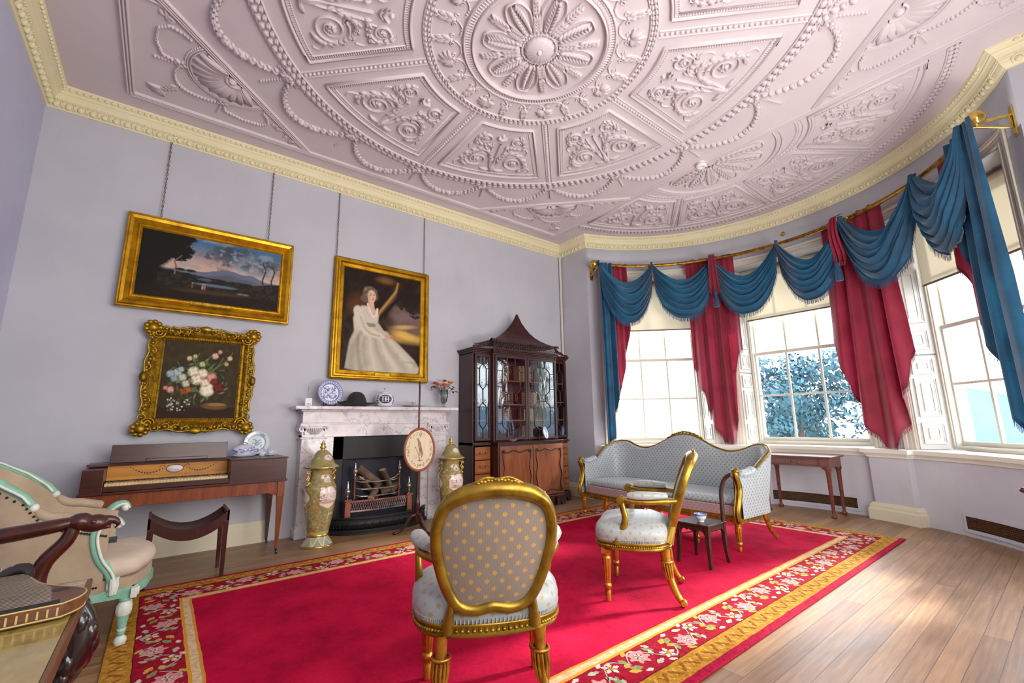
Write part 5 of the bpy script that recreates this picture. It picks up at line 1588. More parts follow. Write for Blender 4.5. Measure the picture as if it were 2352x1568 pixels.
def cabglass():
    # old uneven glass: clear, with a wavering reflection
    t = NT('cabinet_glass'); t.n.remove(t.b)
    tr = t.n.new('ShaderNodeBsdfTransparent'); tr.inputs[0].default_value = (.82, .85, .88, 1)
    gl = t.n.new('ShaderNodeBsdfGlossy'); gl.inputs['Roughness'].default_value = .04; gl.inputs[0].default_value = (.82, .93, 1, 1)
    b = t.n.new('ShaderNodeBump'); b.inputs['Strength'].default_value = .04; b.inputs['Distance'].default_value = .06
    t.l.new(t.noise(t.mapping(t.coord(), (5, 5, 2.0)), 2.2, 3, .6, .6), b.inputs['Height']); t.l.new(b.outputs[0], gl.inputs['Normal'])
    mx = t.n.new('ShaderNodeMixShader'); mx.inputs[0].default_value = .13
    t.l.new(tr.outputs[0], mx.inputs[1]); t.l.new(gl.outputs[0], mx.inputs[2]); t.l.new(mx.outputs[0], t.out.inputs[0]); return t.mat
M_CABG = cabglass()
ZD0, ZD1 = .965, 2.175
door(-WI+.014, -.004, ZD0, ZD1, YM, 'mid'); door(.004, WI-.014, ZD0, ZD1, YM, 'mid')
door(-WO+.022, -WI-.012, ZD0, ZD1, YW, 'wing'); door(WI+.012, WO-.022, ZD0, ZD1, YW, 'wing')
for sd in (1, -1): m = MB(); a, b = sorted((sd*(WI-.014), sd*(WI+.014))); m.box((a, YM, .95), (b, YW+.02, 2.2)); m.build('corner_post', M_CAB, cab, bev=.003)
m = MB()
for z in (1.24, 1.47, 1.82): m.box((-WI+.012, YW+.06, z-.009), (WI-.012, -.012, z+.009))
for z in (1.24, 1.52, 1.82):
    for sd in (1, -1): a, b = sorted((sd*(WI+.012), sd*(WO-.02))); m.box((a, YW+.06, z-.009), (b, -.012, z+.009))
m.build('shelf', wood('shelf_wood', C('#5a3420'), C('#93633c'), 0, 1, .4, .1), cab)
# cornice, fret gallery and pagoda
m = MB()
for o, z0, z1 in ((.012, 2.205, 2.225), (.028, 2.225, 2.245), (.04, 2.245, 2.262)):
    m.box((-WO-o, YW-o, z0), (WO+o, 0, z1)); m.box((-WI-o, YM-o, z0), (WI+o, YW, z1))
m.build('cornice', M_CAB, cab, bev=.004)
m = MB(); fret(m, -WI-.02, WI+.02, 2.265, 2.375, YM-.03, 14)
for z in (2.265, 2.375): m.box((-WI-.03, YM-.036, z-.006), (WI+.03, YM-.024, z+.006))
for sd in (1, -1):
    Q = [(sd*(WI+.03+(WO-WI-.01)*t), .105*(1-t)**1.6+.02*abs(math.sin(t*9))) for t in np.linspace(0, 1, 14)]
    m.tube([(x, YW-.02, 2.265+z) for x, z in Q], .012, 6); m.tube([(x, YW-.02, 2.268+z*.5) for x, z in Q], .009, 6)
    for i in range(1, 8): x = sd*(WI+.03+(WO-WI-.05)*i/8); m.ball((x, YW-.022, 2.275+.09*(1-i/8)**1.6), (.022, .010, .018), 7, 5)
m.build('fret_gallery', M_CAB, cab)
m = MB(); NR = 16
def roofring(t):
    # square-plan concave pagoda
    k = [1, .86, .70, .55, .41, .29, .19, .11, .055, .02][t]; zz = [2.385, 2.405, 2.435, 2.475, 2.53, 2.60, 2.68, 2.76, 2.84, 2.895][t]
    hx, hy = (WI+.06)*k, .24*k; cy = -.24
    pts = []
    for a, b in (((-1, -1), (1, -1)), ((1, -1), (1, 1)), ((1, 1), (-1, 1)), ((-1, 1), (-1, -1))):
        for i in range(NR):
            s_ = i/NR; x, y = lerp(a[0], b[0], s_), lerp(a[1], b[1], s_)
            rib = (1+.012*math.cos(s_*2*PI*14)) if t < 9 else 1
            lift = .025*max(abs(x*y)-.75, 0)/.25 if t == 0 else 0
            pts.append((x*hx*rib, cy+y*hy*rib*(1 if y < 0 else 1), zz+lift))
    return pts
NR = 56
m.rings([roofring(t) for t in range(10)], sm=False); m.build('pagoda_roof', M_CAB, cab)
m = MB()
for k in range(30): x = lerp(-WI-.04, WI+.04, k/29); m.ball((x, -.485, 2.382), (.018, .012, .016), 6, 4)
m.build('eave_moulding', M_CAB, cab)
# books inside
bcols = ['#4a2a1c', '#6b4a2f', '#8a6a45', '#35201a', '#7d5a38', '#a18257', '#5a2a20', '#2c2320', '#94774d']
bmats = [plain('leather_%s' % n, C(c), .5, col2=tuple(min(1, v*1.35) for v in C(c)[:3])+(1,)) for n, c in zip('abcdefghi', bcols)]
M_PAGE = plain('page_edges', C('#c9bb98'), .8); M_GTOOL = gilt('gold_tooling', C('#8b6a2a'), C('#c8a452'), .4)
def book(x, z, w, h, d, mt, label, group, yb=-.06):
    t = thing('book', label, 'book', (cab.location.x+x+w/2, cab.location.y+yb-d, z), 0, group)
    m = MB()
    P = [(-w/2, .004), (-w/2*.7, -.002), (0, -.005), (w/2*.7, -.002), (w/2, .004)]
    m.extr(P+[(w/2, d), (w/2-.003, d), (w/2-.003, .01), (-w/2+.003, .01), (-w/2+.003, d), (-w/2, d)], 2, 0, h)
    m.m = 1
    for q in (.12, .3, .5, .7, .88): m.box((-w/2*.92, -.0065, h*q-.002), (w/2*.92, .0, h*q+.002))
    m.build('cover', [mt, M_GTOOL], t)
    m = MB(); m.box((-w/2+.003, .01, .003), (w/2-.003, d-.004, h-.003)); m.build('pages', M_PAGE, t)
rb = random.Random(4)
rows = {1.249: 'lower row', 1.479: 'middle row', 1.529: 'middle row', 1.829: 'top row', .948: 'bottom row'}
for z, x0, x1, hh in ((1.829, -.50, -.12, .27), (1.479, -.44, -.06, .20), (1.249, -.42, -.10, .17), (1.829, .06, .30, .26), (1.479, .10, .42, .20), (1.249, .14, .40, .17), (.948, .1, .3, .22), (1.829, .64, .84, .27), (1.529, .64, .82, .23), (1.249, .66, .84, .22), (.948, .64, .84, .22)):
    x = x0; base = rb.randrange(9)
    side = 'in the wing nearest the windows' if x0 > .6 else ('behind the middle door on the fireplace side' if x0 < 0 else 'behind the middle door on the window side')
    while x < x1-.02:
        w = rb.uniform(.028, .042); i = base if rb.random() < .7 else rb.randrange(9); h = hh*rb.uniform(.94, 1.0)
        book(x, z, w, h, .14, bmats[i], 'leather book in the %s %s' % (rows[z], side), 'bookcase books, %s %s' % (rows[z], side)); x += w+.0015
# things standing on the lower case
cx, cy = cab.location.x, cab.location.y
plate('china_plate', 'small blue and white plate leaning against the bookcase glass', (cx+.27, cy-.515, .9455), .092, .45, .22, willow(12, .8, '#dfe5f2', '#6d80bd'), stand=True)
t = thing('dish', 'small shallow brown dish in front of the bookcase door nearest the fireplace', 'dish', (cx-.33, cy-.505, .9455))
m = MB(); m.lathe([(.035, 0), (.045, .004), (.068, .022), (.07, .026), (.064, .024), (.04, .010), (.001, .008)], n=28); m.build('dish_body', plain('dish_brown', C('#6b4630'), .3, col2=C('#a98a6b')), t)
# ------------------------------------------------------------------ paintings and chains
M_OIL = vcol('oil_paint', .6, 0, spec=.12, bumpk=.12, bscale=120)
M_FR1 = gilt('frame_gilt', C('#8f6109'), C('#cf9a1a'), .36, 9); M_FR2 = gilt('frame_gilt_old', C('#5f430b'), C('#b08a22'), .4, 22, .5, 50); M_FRD = plain('frame_dark_edge', C('#3d2a0c'), .6)
M_CHAIN = gilt('chain_brass', C('#4a3f2a'), C('#7d6b45'), .4)
def canvas(parent, w, h, fn, nu, nv, y):
    img = paint(nu, nv, fn); m = MB()
    vs = [(lerp(-w/2, w/2, i/nu), y, lerp(-h/2, h/2, j/nv)) for j in range(nv+1) for i in range(nu+1)]
    m.add(vs, [(j*(nu+1)+i, j*(nu+1)+i+1, (j+1)*(nu+1)+i+1, (j+1)*(nu+1)+i) for j in range(nv) for i in range(nu)], True, [tuple(c) for c in img.reshape(-1, 3)])
    return m.build('canvas', M_OIL, parent)
def picture(name, lab, cx, cz, W, H, w, h, prof, fmat, fn, nu, nv, tilt=0.0, y=None, dep=.0):
    t = thing(name, lab, 'painting', (cx, (y or YB)-.012, cz)); t.rotation_euler = (tilt, 0, 0)
    m = MB()
    # profile: (fraction from outer to inner edge, depth toward the room)
    fx, fz = (W-w)/2, (H-h)/2
    R = []
    for q, d in prof:
        x, z = W/2-fx*q, H/2-fz*q; R.append([(-x, -d, -z), (x, -d, -z), (x, -d, z), (-x, -d, z)])
    rs = R
    m.rings(rs, closed=True, caps=False, sm=False); f = m.build('frame', fmat, t)
    canvas(t, w+.01, h+.01, fn, nu, nv, -prof[-1][1]-.0)
    m = MB(); m.box((-W/2+.02, .0, -H/2+.02), (W/2-.02, .01, H/2-.02)); m.build('backing', M_FRD, t)
    return t, f
def chain(parent, x, z0, z1, y):
    # links from the frame up to the rail
    m = MB(); n = int((z1-z0)/.026)
    for i in range(n):
        z = z0+(z1-z0)*(i+.5)/n; a = i % 2
        P = []
        for k in range(8):
            b = 2*PI*k/8; u, v = .0075*math.cos(b), .016*math.sin(b); P.append((x+(u if a else 0), y+(0 if a else u), z+v))
        m.tube(P, .0028, 4, closed=True)
    m.build('hanging_chain', M_CHAIN, parent)
def landscape(U, V):
    n1 = vnoise(U, V, 6, 5, 1, 5); n2 = vnoise(U, V, 14, 10, 2, 4); n3 = vnoise(U, V, 40, 24, 5, 3)
    sky = lin('#4b708f')*(1-V[..., None])*0; t = sstep(.42, .95, V)
    img = np.array(lin('#c9a58f'))*(1-t[..., None])+np.array(lin('#3f6787'))*t[..., None]
    img = blend(img, sstep(.52, .66, n1)*sstep(.45, .6, V)*.75, lin('#7d93a3')); img = blend(img, sstep(.55, .72, n2*.6+n1*.4)*sstep(.5, .7, V)*.85, lin('#3c3d49'))
    for cx, cy, rx, ry in ((.58, .78, .10, .12), (.63, .88, .16, .07), (.44, .72, .06, .05), (.56, .62, .05, .05)): img = blend(img, ell(U, V, cx+.05*(n2-.5), cy+.2*(n2-.5), rx, ry, .3, .7)*.8*sstep(.3, .5, n3), lin('#3a3a45'))
    hor = .47+.10*np.exp(-((U-.60)/.13)**2)+.05*np.exp(-((U-.78)/.07)**2)+.025*(n2-.5); img = blend(img, sstep(.0, .012, hor-V), lin('#5d6478'))
    img = blend(img, sstep(.0, .05, hor-.06-V)*.7, lin('#474b55'))
    h2 = .40+.05*(n2-.5)+.05*np.exp(-((U-.2)/.15)**2)+.06*sstep(.78, 1, U); img = blend(img, sstep(0, .01, h2-V), lin('#1e1c18'))
    img = blend(img, (sstep(0, .02, h2-V)*sstep(.48, .62, n3))*.6, lin('#332a20'))
    img = blend(img, ell(U, V, .52, .285, .15, .022, .02, .3)*.8, lin('#5a6c7c')); img = blend(img, ell(U, V, .44, .36, .05, .02, 0, .4)*.7, lin('#4d5c6a'))
    img = blend(img, sstep(.0, .06, .20+.05*n2-V)*.85, lin('#1d130d')); img = blend(img, ell(U, V, .5, .17, .25, .03, .05, .6)*.6, lin('#4a3722'))
    # dark tree mass and slim trees
    for cx, cy, rx, ry in ((.10, .86, .20, .22), (.22, .76, .12, .16), (.06, .62, .14, .20), (.25, .66, .08, .07), (.02, .4, .12, .3), (.16, .95, .2, .12)): img = blend(img, ell(U+.06*(n3-.5), V+.14*(n3-.5), cx, cy, rx, ry, 0, .12), lin('#14140f'))
    img = blend(img, stroke(U, V, [(.10, .35), (.11, .5), (.09, .66)], [.02, .016, .014]), lin('#181410')); img = blend(img, stroke(U, V, [(.235, .38), (.24, .5), (.225, .58), (.27, .68)], [.006, .006, .005, .004]), lin('#6a5a48'))
    for x in (.87, .94): img = blend(img, stroke(U, V, [(x, .36), (x-.01, .5), (x+.012, .66), (x-.02, .80)], [.007, .006, .005, .003]), lin('#33291f')); 
    img = blend(img, ell(U+.08*(n3-.5), V+.2*(n3-.5), .84, .76, .09, .10, 0, .8)*.55*sstep(.45, .6, n3), lin('#2f3327')); img = blend(img, ell(U+.08*(n3-.5), V+.2*(n3-.5), .96, .78, .07, .12, 0, .8)*.6*sstep(.4, .55, n3), lin('#2b2e24'))
    for cx in (.27, .34): img = blend(img, ell(U, V, cx, .465+.0*n3, .035, .022, 0, .3), lin('#26211c'))
    for x, c in ((.43, '#b49a86'), (.445, '#a0665a'), (.36, '#7a4030')): img = blend(img, ell(U, V, x, .235, .006, .035, 0, .4)*.9, lin(c)); img = blend(img, ell(U, V, x, .285, .004, .010, 0, .4), lin('#b09078'))
    for x in (.70, .74): img = blend(img, ell(U, V, x, .21, .022, .016, 0, .5)*.8, lin('#7a6552'))
    return img*(.92+.16*n3)[..., None]
def flowers(U, V):
    n = vnoise(U, V, 18, 18, 7, 4); img = np.ones(U.shape+(3,))*lin('#2e2414'); img = blend(img, sstep(.4, .8, n)*.5+.2*V, lin('#3f3319')); img = blend(img, sstep(.02, -.02, V-.14), lin('#2a180e'))
    rr = np.random.default_rng(3)
    for i in range(150):
        a = rr.random()*2*PI; k = rr.random()**.7; x, y = .48+.40*k*math.cos(a), .50+.30*k*math.sin(a)
        img = blend(img, .8*ell(U, V, x, y, .035, .012, rr.random()*6, .4), [lin('#2b3a22'), lin('#4a5a33'), lin('#6b7a4c'), lin('#1c2616')][rr.integers(4)])
    for x, y in ((.55, .72), (.60, .60), (.72, .70), (.84, .78), (.40, .74)): img = blend(img, stroke(U, V, [(.5, .5), (x, y), (x+.05, y+.10)], .006)*.8, lin('#5f6f3e'))
    def bloom(x, y, r, c, c2, k=14):
        nonlocal img
        img = blend(img, ell(U, V, x, y, r, r*.92, 0, .25), lin(c2))
        for i in range(k):
            a = i*2.4; q = r*(.25+.7*((i*7) % k)/k); img = blend(img, .85*ell(U, V, x+q*math.cos(a), y+q*math.sin(a)*.9, r*.30, r*.17, a, .35), lin(c))
        img = blend(img, .7*ell(U, V, x, y, r*.16, r*.16), lin(c2))
    for x, y, r, c, c2 in ((.40, .60, .070, '#e8e2c8', '#b8ac88'), (.52, .58, .065, '#efe8d0', '#c2b48c'), (.45, .50, .075, '#ebe3c8', '#a79a78'), (.60, .37, .090, '#f3ead2', '#d9cba6'), (.56, .46, .06, '#e6dcc0', '#b5a582'), (.64, .53, .065, '#d79a86', '#b9705f'), (.74, .40, .075, '#6b2018', '#40120e'), (.68, .48, .05, '#7a2c20', '#501812'),
        (.12, .56, .05, '#9fb0ad', '#74888a'), (.20, .58, .055, '#b5c2b8', '#7c8f8c'), (.17, .50, .045, '#8ea3a4', '#627678'), (.27, .52, .05, '#c2c9b8', '#8d9884'), (.24, .62, .04, '#a9b8b2', '#6f8280'), (.32, .44, .05, '#cfccb2', '#8f9076'), (.14, .36, .045, '#d8a48c', '#a86a50'), (.08, .38, .03, '#c98d74', '#8f5542'), (.30, .34, .055, '#8a4a24', '#5a2a14'), (.36, .36, .045, '#a8602c', '#6f3416'),
        (.66, .82, .045, '#d9b49a', '#a87f66'), (.72, .88, .03, '#c9a78c', '#8f6f58'), (.86, .80, .035, '#d8c09c', '#a58a62'), (.82, .72, .03, '#b9a67a', '#8a7750'), (.33, .77, .035, '#cfc49a', '#94885c'), (.40, .80, .03, '#c2b98c', '#877c50'), (.50, .70, .04, '#b9bf8a', '#7f8a58')): bloom(x, y, r, c, c2)
    for i in range(46): img = blend(img, .8*ell(U, V, .12+.28*rr.random(), .10+.16*rr.random(), .010, .010, 0, .4), [lin('#d8d2c2'), lin('#a9a89a'), lin('#585c50')][rr.integers(3)])
    img = blend(img, .85*ell(U, V, .72, .16, .17, .045, -.02, .2), lin('#6a4a24')); img = blend(img, .8*ell(U, V, .74, .18, .12, .02), lin('#8f6c38'))
    return img*(.9+.2*n)[..., None]
def portrait(U, V):
    n = vnoise(U, V, 7, 9, 4, 5); n2 = vnoise(U, V, 22, 26, 6, 3)
    img = np.ones(U.shape+(3,))*lin('#1c120d'); img = blend(img, sstep(.4, .75, n)*.8, lin('#33211a'))
    # evening sky on the right
    sk = sstep(.50, .72, U+.12*(n-.5))*sstep(.28, .36, V)*sstep(.78, .64, V+.12*(n-.5)); img = blend(img, sk*.9, lin('#6b5548')); img = blend(img, sk*sstep(.46, .36, V+.10*(n-.5))*.95, lin('#b08a3c')); img = blend(img, sk*ell(U, V, .80, .385, .18, .035, -.15, .6)*.9, lin('#d6ac4c')); img = blend(img, sk*ell(U, V, .75, .47, .16, .02, .1, .7)*.8, lin('#c9a56a'))
    img = blend(img, sk*ell(U, V, .80, .58, .2, .04, .1, .8)*.6, lin('#75606a'))
    for cx, cy, rx, ry in ((.90, .70, .16, .07), (.78, .77, .22, .09), (.72, .68, .04, .03), (.93, .60, .09, .02), (.86, .64, .08, .02)): img = blend(img, ell(U+.1*(n2-.5), V+.1*(n2-.5), cx, cy, rx, ry, 0, .3)*.9, lin('#1d1512'))
    img = blend(img, stroke(U, V, [(.42, .52), (.56, .70), (.64, .80), (.68, .92)], [.045, .035, .028, .02]), lin('#5a3c22')); img = blend(img, stroke(U, V, [(.42, .56), (.57, .73), (.66, .84), (.68, .93)], [.012, .014, .012, .006])*.9, lin('#a87c40')); img = blend(img, stroke(U, V, [(.45, .52), (.60, .68), (.72, .78)], [.02, .02, .01]), lin('#17100c'))
    img = blend(img, ell(U, V, .52, .93, .10, .03, 0, .8)*.6, lin('#8a5a2c')); img = blend(img, ell(U, V, .17, .64, .10, .10, 0, .8)*.5, lin('#6b3a1c'))
    img = blend(img, sstep(.0, .1, .40-V-.32*(U-.45))*sstep(.4, .5, U)*.9, lin('#1a120e'))
    # dress
    D = lin('#b9b09c'); sk_ = [(.06, .02), (.08, .16), (.10, .28), (.15, .38), (.22, .43), (.44, .42), (.56, .40), (.62, .34), (.72, .28), (.82, .21), (.92, .14), (.99, .06), (.98, .01), (.90, -.02), (.3, -.02)]
    img = blend(img, polymask(U, V, sk_, .012), D)
    body = [(.15, .38), (.13, .50), (.16, .58), (.23, .635), (.30, .64), (.40, .61), (.44, .56), (.43, .48), (.42, .42)]; img = blend(img, polymask(U, V, body, .010), lin('#c6bda8'))
    ms = np.clip(polymask(U, V, sk_, .012)*2-1, 0, 1)
    for i, (p, w, c) in enumerate((([(.30, .40), (.26, .25), (.30, .06)], .02, '#8d8472'), ([(.24, .38), (.14, .22), (.12, .04)], .03, '#7c7363'), ([(.38, .36), (.44, .20), (.56, .03)], .022, '#8f8672'), ([(.48, .36), (.62, .20), (.80, .05)], .022, '#948b78'), ([(.20, .34), (.20, .2), (.24, .02)], .018, '#6d6555'), ([(.58, .33), (.74, .20), (.93, .08)], .014, '#9a917c'), ([(.34, .34), (.36, .18), (.42, .02)], .016, '#d3cab4'), ([(.44, .36), (.54, .20), (.68, .04)], .016, '#d6cdb8'), ([(.54, .36), (.70, .23), (.88, .09)], .014, '#d9d0bb'), ([(.80, .12), (.90, .11), (.97, .08)], .010, '#857c6a'))):
        img = blend(img, stroke(U+.02*(n2-.5), V+.02*(n2-.5), p, [w*.6, w*1.3, w*1.6], 1)*ms*.5, lin(c))
    # sash, neckline
    img = blend(img, polymask(U, V, [(.27, .475), (.42, .47), (.43, .435), (.30, .435)], .006), lin('#7d7f6c')); img = blend(img, polymask(U, V, [(.315, .66), (.375, .655), (.40, .58), (.375, .545), (.34, .58)], .008), lin('#cfa388')); img = blend(img, stroke(U, V, [(.30, .66), (.335, .58), (.37, .535), (.41, .56), (.42, .62)], .012, .6), lin('#ddd4c0'))
    # arm and hands
    img = blend(img, stroke(U, V, [(.18, .58), (.22, .47), (.30, .385), (.42, .365), (.52, .355)], [.05, .048, .046, .036, .022], .25), lin('#cdc4ae')); img = blend(img, stroke(U, V, [(.22, .52), (.27, .42), (.34, .37), (.46, .352)], .010, .9)*.6, lin('#8f8670'))
    img = blend(img, stroke(U, V, [(.43, .45), (.49, .40), (.53, .37)], [.03, .022, .016], .3), lin('#b5ac97'))
    img = blend(img, ell(U, V, .575, .355, .048, .022, -.1, .3), lin('#c99278')); img = blend(img, ell(U, V, .62, .352, .022, .016, -.3, .4), lin('#b9735a'))
    # neck, head
    img = blend(img, stroke(U, V, [(.33, .73), (.34, .66)], [.034, .036], .2), lin('#d3a68c'))
    for cx, cy, rx, ry in ((.315, .795, .072, .048), (.27, .755, .045, .05), (.375, .79, .04, .042), (.25, .72, .038, .03), (.405, .75, .022, .04), (.265, .695, .03, .025)): img = blend(img, ell(U+.03*(n2-.5), V+.03*(n2-.5), cx, cy, rx, ry, 0, .25), lin('#5f4c3e'))
    img = blend(img, sstep(.5, .62, n2)*ell(U, V, .31, .785, .08, .05, 0, .3)*.5, lin('#96826a'))
    img = blend(img, ell(U, V, .345, .745, .050, .062, .15, .15), lin('#dcb39a')); img = blend(img, ell(U, V, .31, .735, .022, .05, 0, .7)*.35, lin('#a87860'))
    img = blend(img, ell(U, V, .375, .725, .016, .016, 0, .8)*.5, lin('#cf7f66'))
    for x in (.332, .372): img = blend(img, ell(U, V, x, .757, .010, .005, 0, .3), lin('#3a2a22')); img = blend(img, stroke(U, V, [(x-.012, .770), (x+.010, .772)], .003, .8)*.7, lin('#7a5c48'))
    img = blend(img, stroke(U, V, [(.355, .755), (.360, .732), (.352, .729)], .003, .8)*.6, lin('#a8705a')); img = blend(img, ell(U, V, .357, .712, .014, .005, 0, .4), lin('#b04c40'))
    return img*(.93+.14*n2)[..., None]
p1, f1 = picture('landscape_painting', 'wide gilt framed landscape painting of trees, hills and a cloudy blue sky', .287, 2.83, 1.50, .968, 1.255, .69, [(0, 0), (0, .05), (.06, .058), (.14, .058), (.22, .07), (.42, .062), (.70, .032), (.80, .040), (.90, .040), (1, .028)], M_FR1, landscape, 250, 150, -.03, YB-.02)
m = MB()
for x0, x1, z in ((-.64, .64, .36), (-.64, .64, -.36)):
    for i in range(80): m.ball((lerp(x0, x1, i/79), -.042, z), (.006, .005, .006), 5, 4)
for x in (-.64, .64):
    for i in range(44): m.ball((x, -.042, lerp(-.36, .36, i/43)), (.006, .005, .006), 5, 4)
m.build('bead_moulding', M_FR1, f1)
m = MB(); m.cbox((0, -.05, -.37), (.36, .006, .028)); m.build('name_plate', M_FR2, p1, bev=.003)
for x in (-.50, .478): chain(p1, x, .475, 1.36, -.03)
p2, f2 = picture('portrait_painting', 'gilt framed portrait of a seated woman in a long white dress above the mantel', 2.178, 2.535, 1.293, 1.545, 1.056, 1.322, [(0, 0), (0, .035), (.10, .045), (.22, .045), (.30, .062), (.46, .062), (.54, .040), (.60, .034), (.92, .030), (1, .020)], M_FR1, portrait, 190, 230, -.02, YB-.02)
m = MB()
for P in (((-.646, -.772), (.646, -.772)), ((-.646, .772), (.646, .772)), ((-.646, -.772), (-.646, .772)), ((.646, -.772), (.646, .772))):
    m.tube([(P[0][0], -.02, P[0][1]), (P[1][0], -.02, P[1][1])], .014, 6)
    for k in range(1, 8): x, z = lerp(P[0][0], P[1][0], k/8), lerp(P[0][1], P[1][1], k/8); m.ball((x, -.02, z), .017, 6, 4)
m.build('bamboo_edge', plain('dull_gilt', C('#6b4a12'), .5, .6, col2=C('#94701f')), f2)
m = MB(); m.cbox((.0, -.040, -.705), (.20, .010, .045)); m.build('name_plate', gilt('plate_gold', C('#a07a1c'), C('#d2ab3a'), .35), p2, bev=.004)
for x in (-.638, .58): chain(p2, x, .765, 1.65, -.02)
p3, f3 = picture('flower_painting', 'square carved gilt framed still life of mixed flowers above the piano', .273, 1.68, .88, 1.0, .645, .775, [(0, 0), (0, .05), (.15, .07), (.45, .085), (.62, .06), (.70, .045), (.85, .050), (.9, .040), (1, .030)], M_FR2, flowers, 190, 220, -.015, YB-.015)
m = MB(); rr = random.Random(9)
W, H = .46, .52
for sx, sz, n in ((1, 0, 26), (-1, 0, 26), (0, 1, 23), (0, -1, 23)):
    for i in range(n):
        t = -1+2*(i+.5)/n; k = 1+.045*math.cos(t*PI*2)
        x, z = (sx*(W-.03)*k, t*H) if sx else (t*W, sz*(H-.03)*k)
        a = rr.random()*6
        m.ball((x+rr.uniform(-.006, .006), -.075, z+rr.uniform(-.006, .006)), (.020, .014, .017), 7, 5); m.ball((x*.90, -.07, z*.92), (.010, .014, .012), 6, 4)
        if i % 2: m.tube([(x+.03*math.cos(a+q), -.08, z+.03*math.sin(a+q)) for q in np.linspace(0, 4, 7)], .0075, 5)
for sx in (1, -1):
    for sz in (1, -1):
        cx, cz = sx*W*.93, sz*H*.94
        for i in range(9): a = i*2*PI/9; m.ball((cx+.055*math.cos(a), -.085, cz+.055*math.sin(a)), (.026, .018, .022), 8, 5)
        m.ball((cx, -.09, cz), (.045, .03, .045), 10, 6)
        for q in (.5, 1.0): m.tube([(cx-sx*.05+.05*q*math.cos(t)*(-sx), -.09, cz-sz*.05+.05*q*math.sin(t)*(-sz)) for t in np.linspace(0, 3.6, 10)], .010, 6)
    for q in (-1, 1): m.ball((sx*W*.99, -.085, 0), (.03, .02, .05), 8, 6)
for sz in (1, -1):
    m.ball((0, -.085, sz*H*.99), (.06, .02, .03), 8, 6)
    for q in (1, -1): m.tube(bez([(q*.05, -.085, sz*H*.98), (q*.14, -.085, sz*H*1.0), (q*.22, -.085, sz*H*.95), (q*.28, -.085, sz*H*.98)], 14), .011, 6)
for sx in (1, -1):
    for q in (1, -1): m.tube(bez([(sx*W*.98, -.085, q*.05), (sx*W*1.0, -.085, q*.15), (sx*W*.95, -.085, q*.24), (sx*W*.98, -.085, q*.32)], 14), .011, 6)
m.build('carved_ornament', M_FR2, f3)
m = MB()
for P in (((-.335, -.40), (.335, -.40)), ((-.335, .40), (.335, .40)), ((-.335, -.40), (-.335, .40)), ((.335, -.40), (.335, .40))):
    for k in range(34): x, z = lerp(P[0][0], P[1][0], k/33), lerp(P[0][1], P[1][1], k/33); m.ball((x, -.05, z), .006, 5, 4)
m.build('bead_moulding', M_FR1, f3)
# ------------------------------------------------------------------ piano, stool, green armchair, table group
M_PW = wood('piano_mahogany', C('#200803'), C('#4f1d0c'), 0, .7, .22, .6); M_PB = wood('banded_veneer', C('#4a1a09'), C('#8f4316'), 2, 1.2, .22, .6, 10); M_SAT = wood('satinwood', C('#9a5a16'), C('#cf8f35'), 0, .6, .25, .5)
M_INK = plain('inlay_dark', C('#3a1d10'), .5); M_KEY = plain('ivory_keys', C('#c9a972'), .35, col2=C('#e0c48f')); M_EBON = plain('ebony', C('#17110d'), .35)
pn = thing('square_piano', 'mahogany square piano with open keyboard and inlaid satinwood nameboard', 'piano', (.285, 5.25, 0))
L, Wd = .74, .30      # half length, half depth (front at y=-.30)
m = MB()
kx0, kx1 = -.605, .262
m.box((-L, -Wd, .685), (kx0, Wd-.02, .875)); m.box((kx1, -Wd, .685), (L, Wd-.02, .895)); m.box((kx0, -Wd, .685), (kx1, -Wd+.022, .735)); m.box((kx0, -Wd, .685), (kx1, Wd-.02, .70)); m.box((kx0, -.06, .70), (kx1, Wd-.02, .885))
m.build('case', M_PW, pn, bev=.004)
m = MB(); m.box((-L-.012, -Wd-.012, .672), (L+.012, Wd-.02, .692)); m.box((kx1-.005, -Wd-.008, .890), (L+.01, Wd-.015, .902)); m.build('moulding', M_PW, pn, bev=.004)
m = MB(); m.box((-L+.01, -Wd+.015, .565), (L-.01, Wd-.03, .675))
for sd in (1, -1): m.extr([(sd*(L-.07), .565), (sd*(L-.13), .565), (sd*(L-.10), .545), (sd*(L-.07), .54)][::sd], 1, -Wd+.016, -Wd+.034)
m.build('apron', M_PB, pn, bev=.003)
for x in (-L+.035, L-.035):
    for y in (-Wd+.035, Wd-.055):
        m = MB(); m.cbox((x, y, .605), (.062, .062, .135)); m.taper((x, y, .05), (.026, .026), (x, y, .54), (.058, .058)); m.cbox((x, y, .535), (.066, .066, .012)); lg = m.build('leg', M_PB if y < 0 else M_PW, pn, bev=.002)
        m = MB(); m.lathe([(.010, .03), (.012, .055)], (x, y, 0), 10); m.lathe([(.017, -.008), (.019, 0), (.017, .008)], (x+.004, y-.008, .0195), 14, axis=0); m.build('castor', M_EBON, lg)
m = MB(); m.box((kx0+.002, -.085, .765), (kx1-.002, -.06, .893)); m.build('nameboard', M_SAT, pn)
m = MB(); m.lathe([(.001, -.004), (1, -.004), (1, 0)], n=40, axis=1); m.v = [(-.145+v[0]*.058, -.085+v[1], .838+v[2]*.029) for v in m.v]; m.build('name_plaque', plain('enamel_white', C('#e3e1e6'), .3), pn)
m = MB()
for i in range(3): m.tube([(-.175+.06*q, -.0892, .850-.011*i+.0*q) for q in (0, .5, 1)], .0011, 4)
m.build('lettering', plain('plaque_ink', C('#8a8a96'), .6), pn)
m = MB()
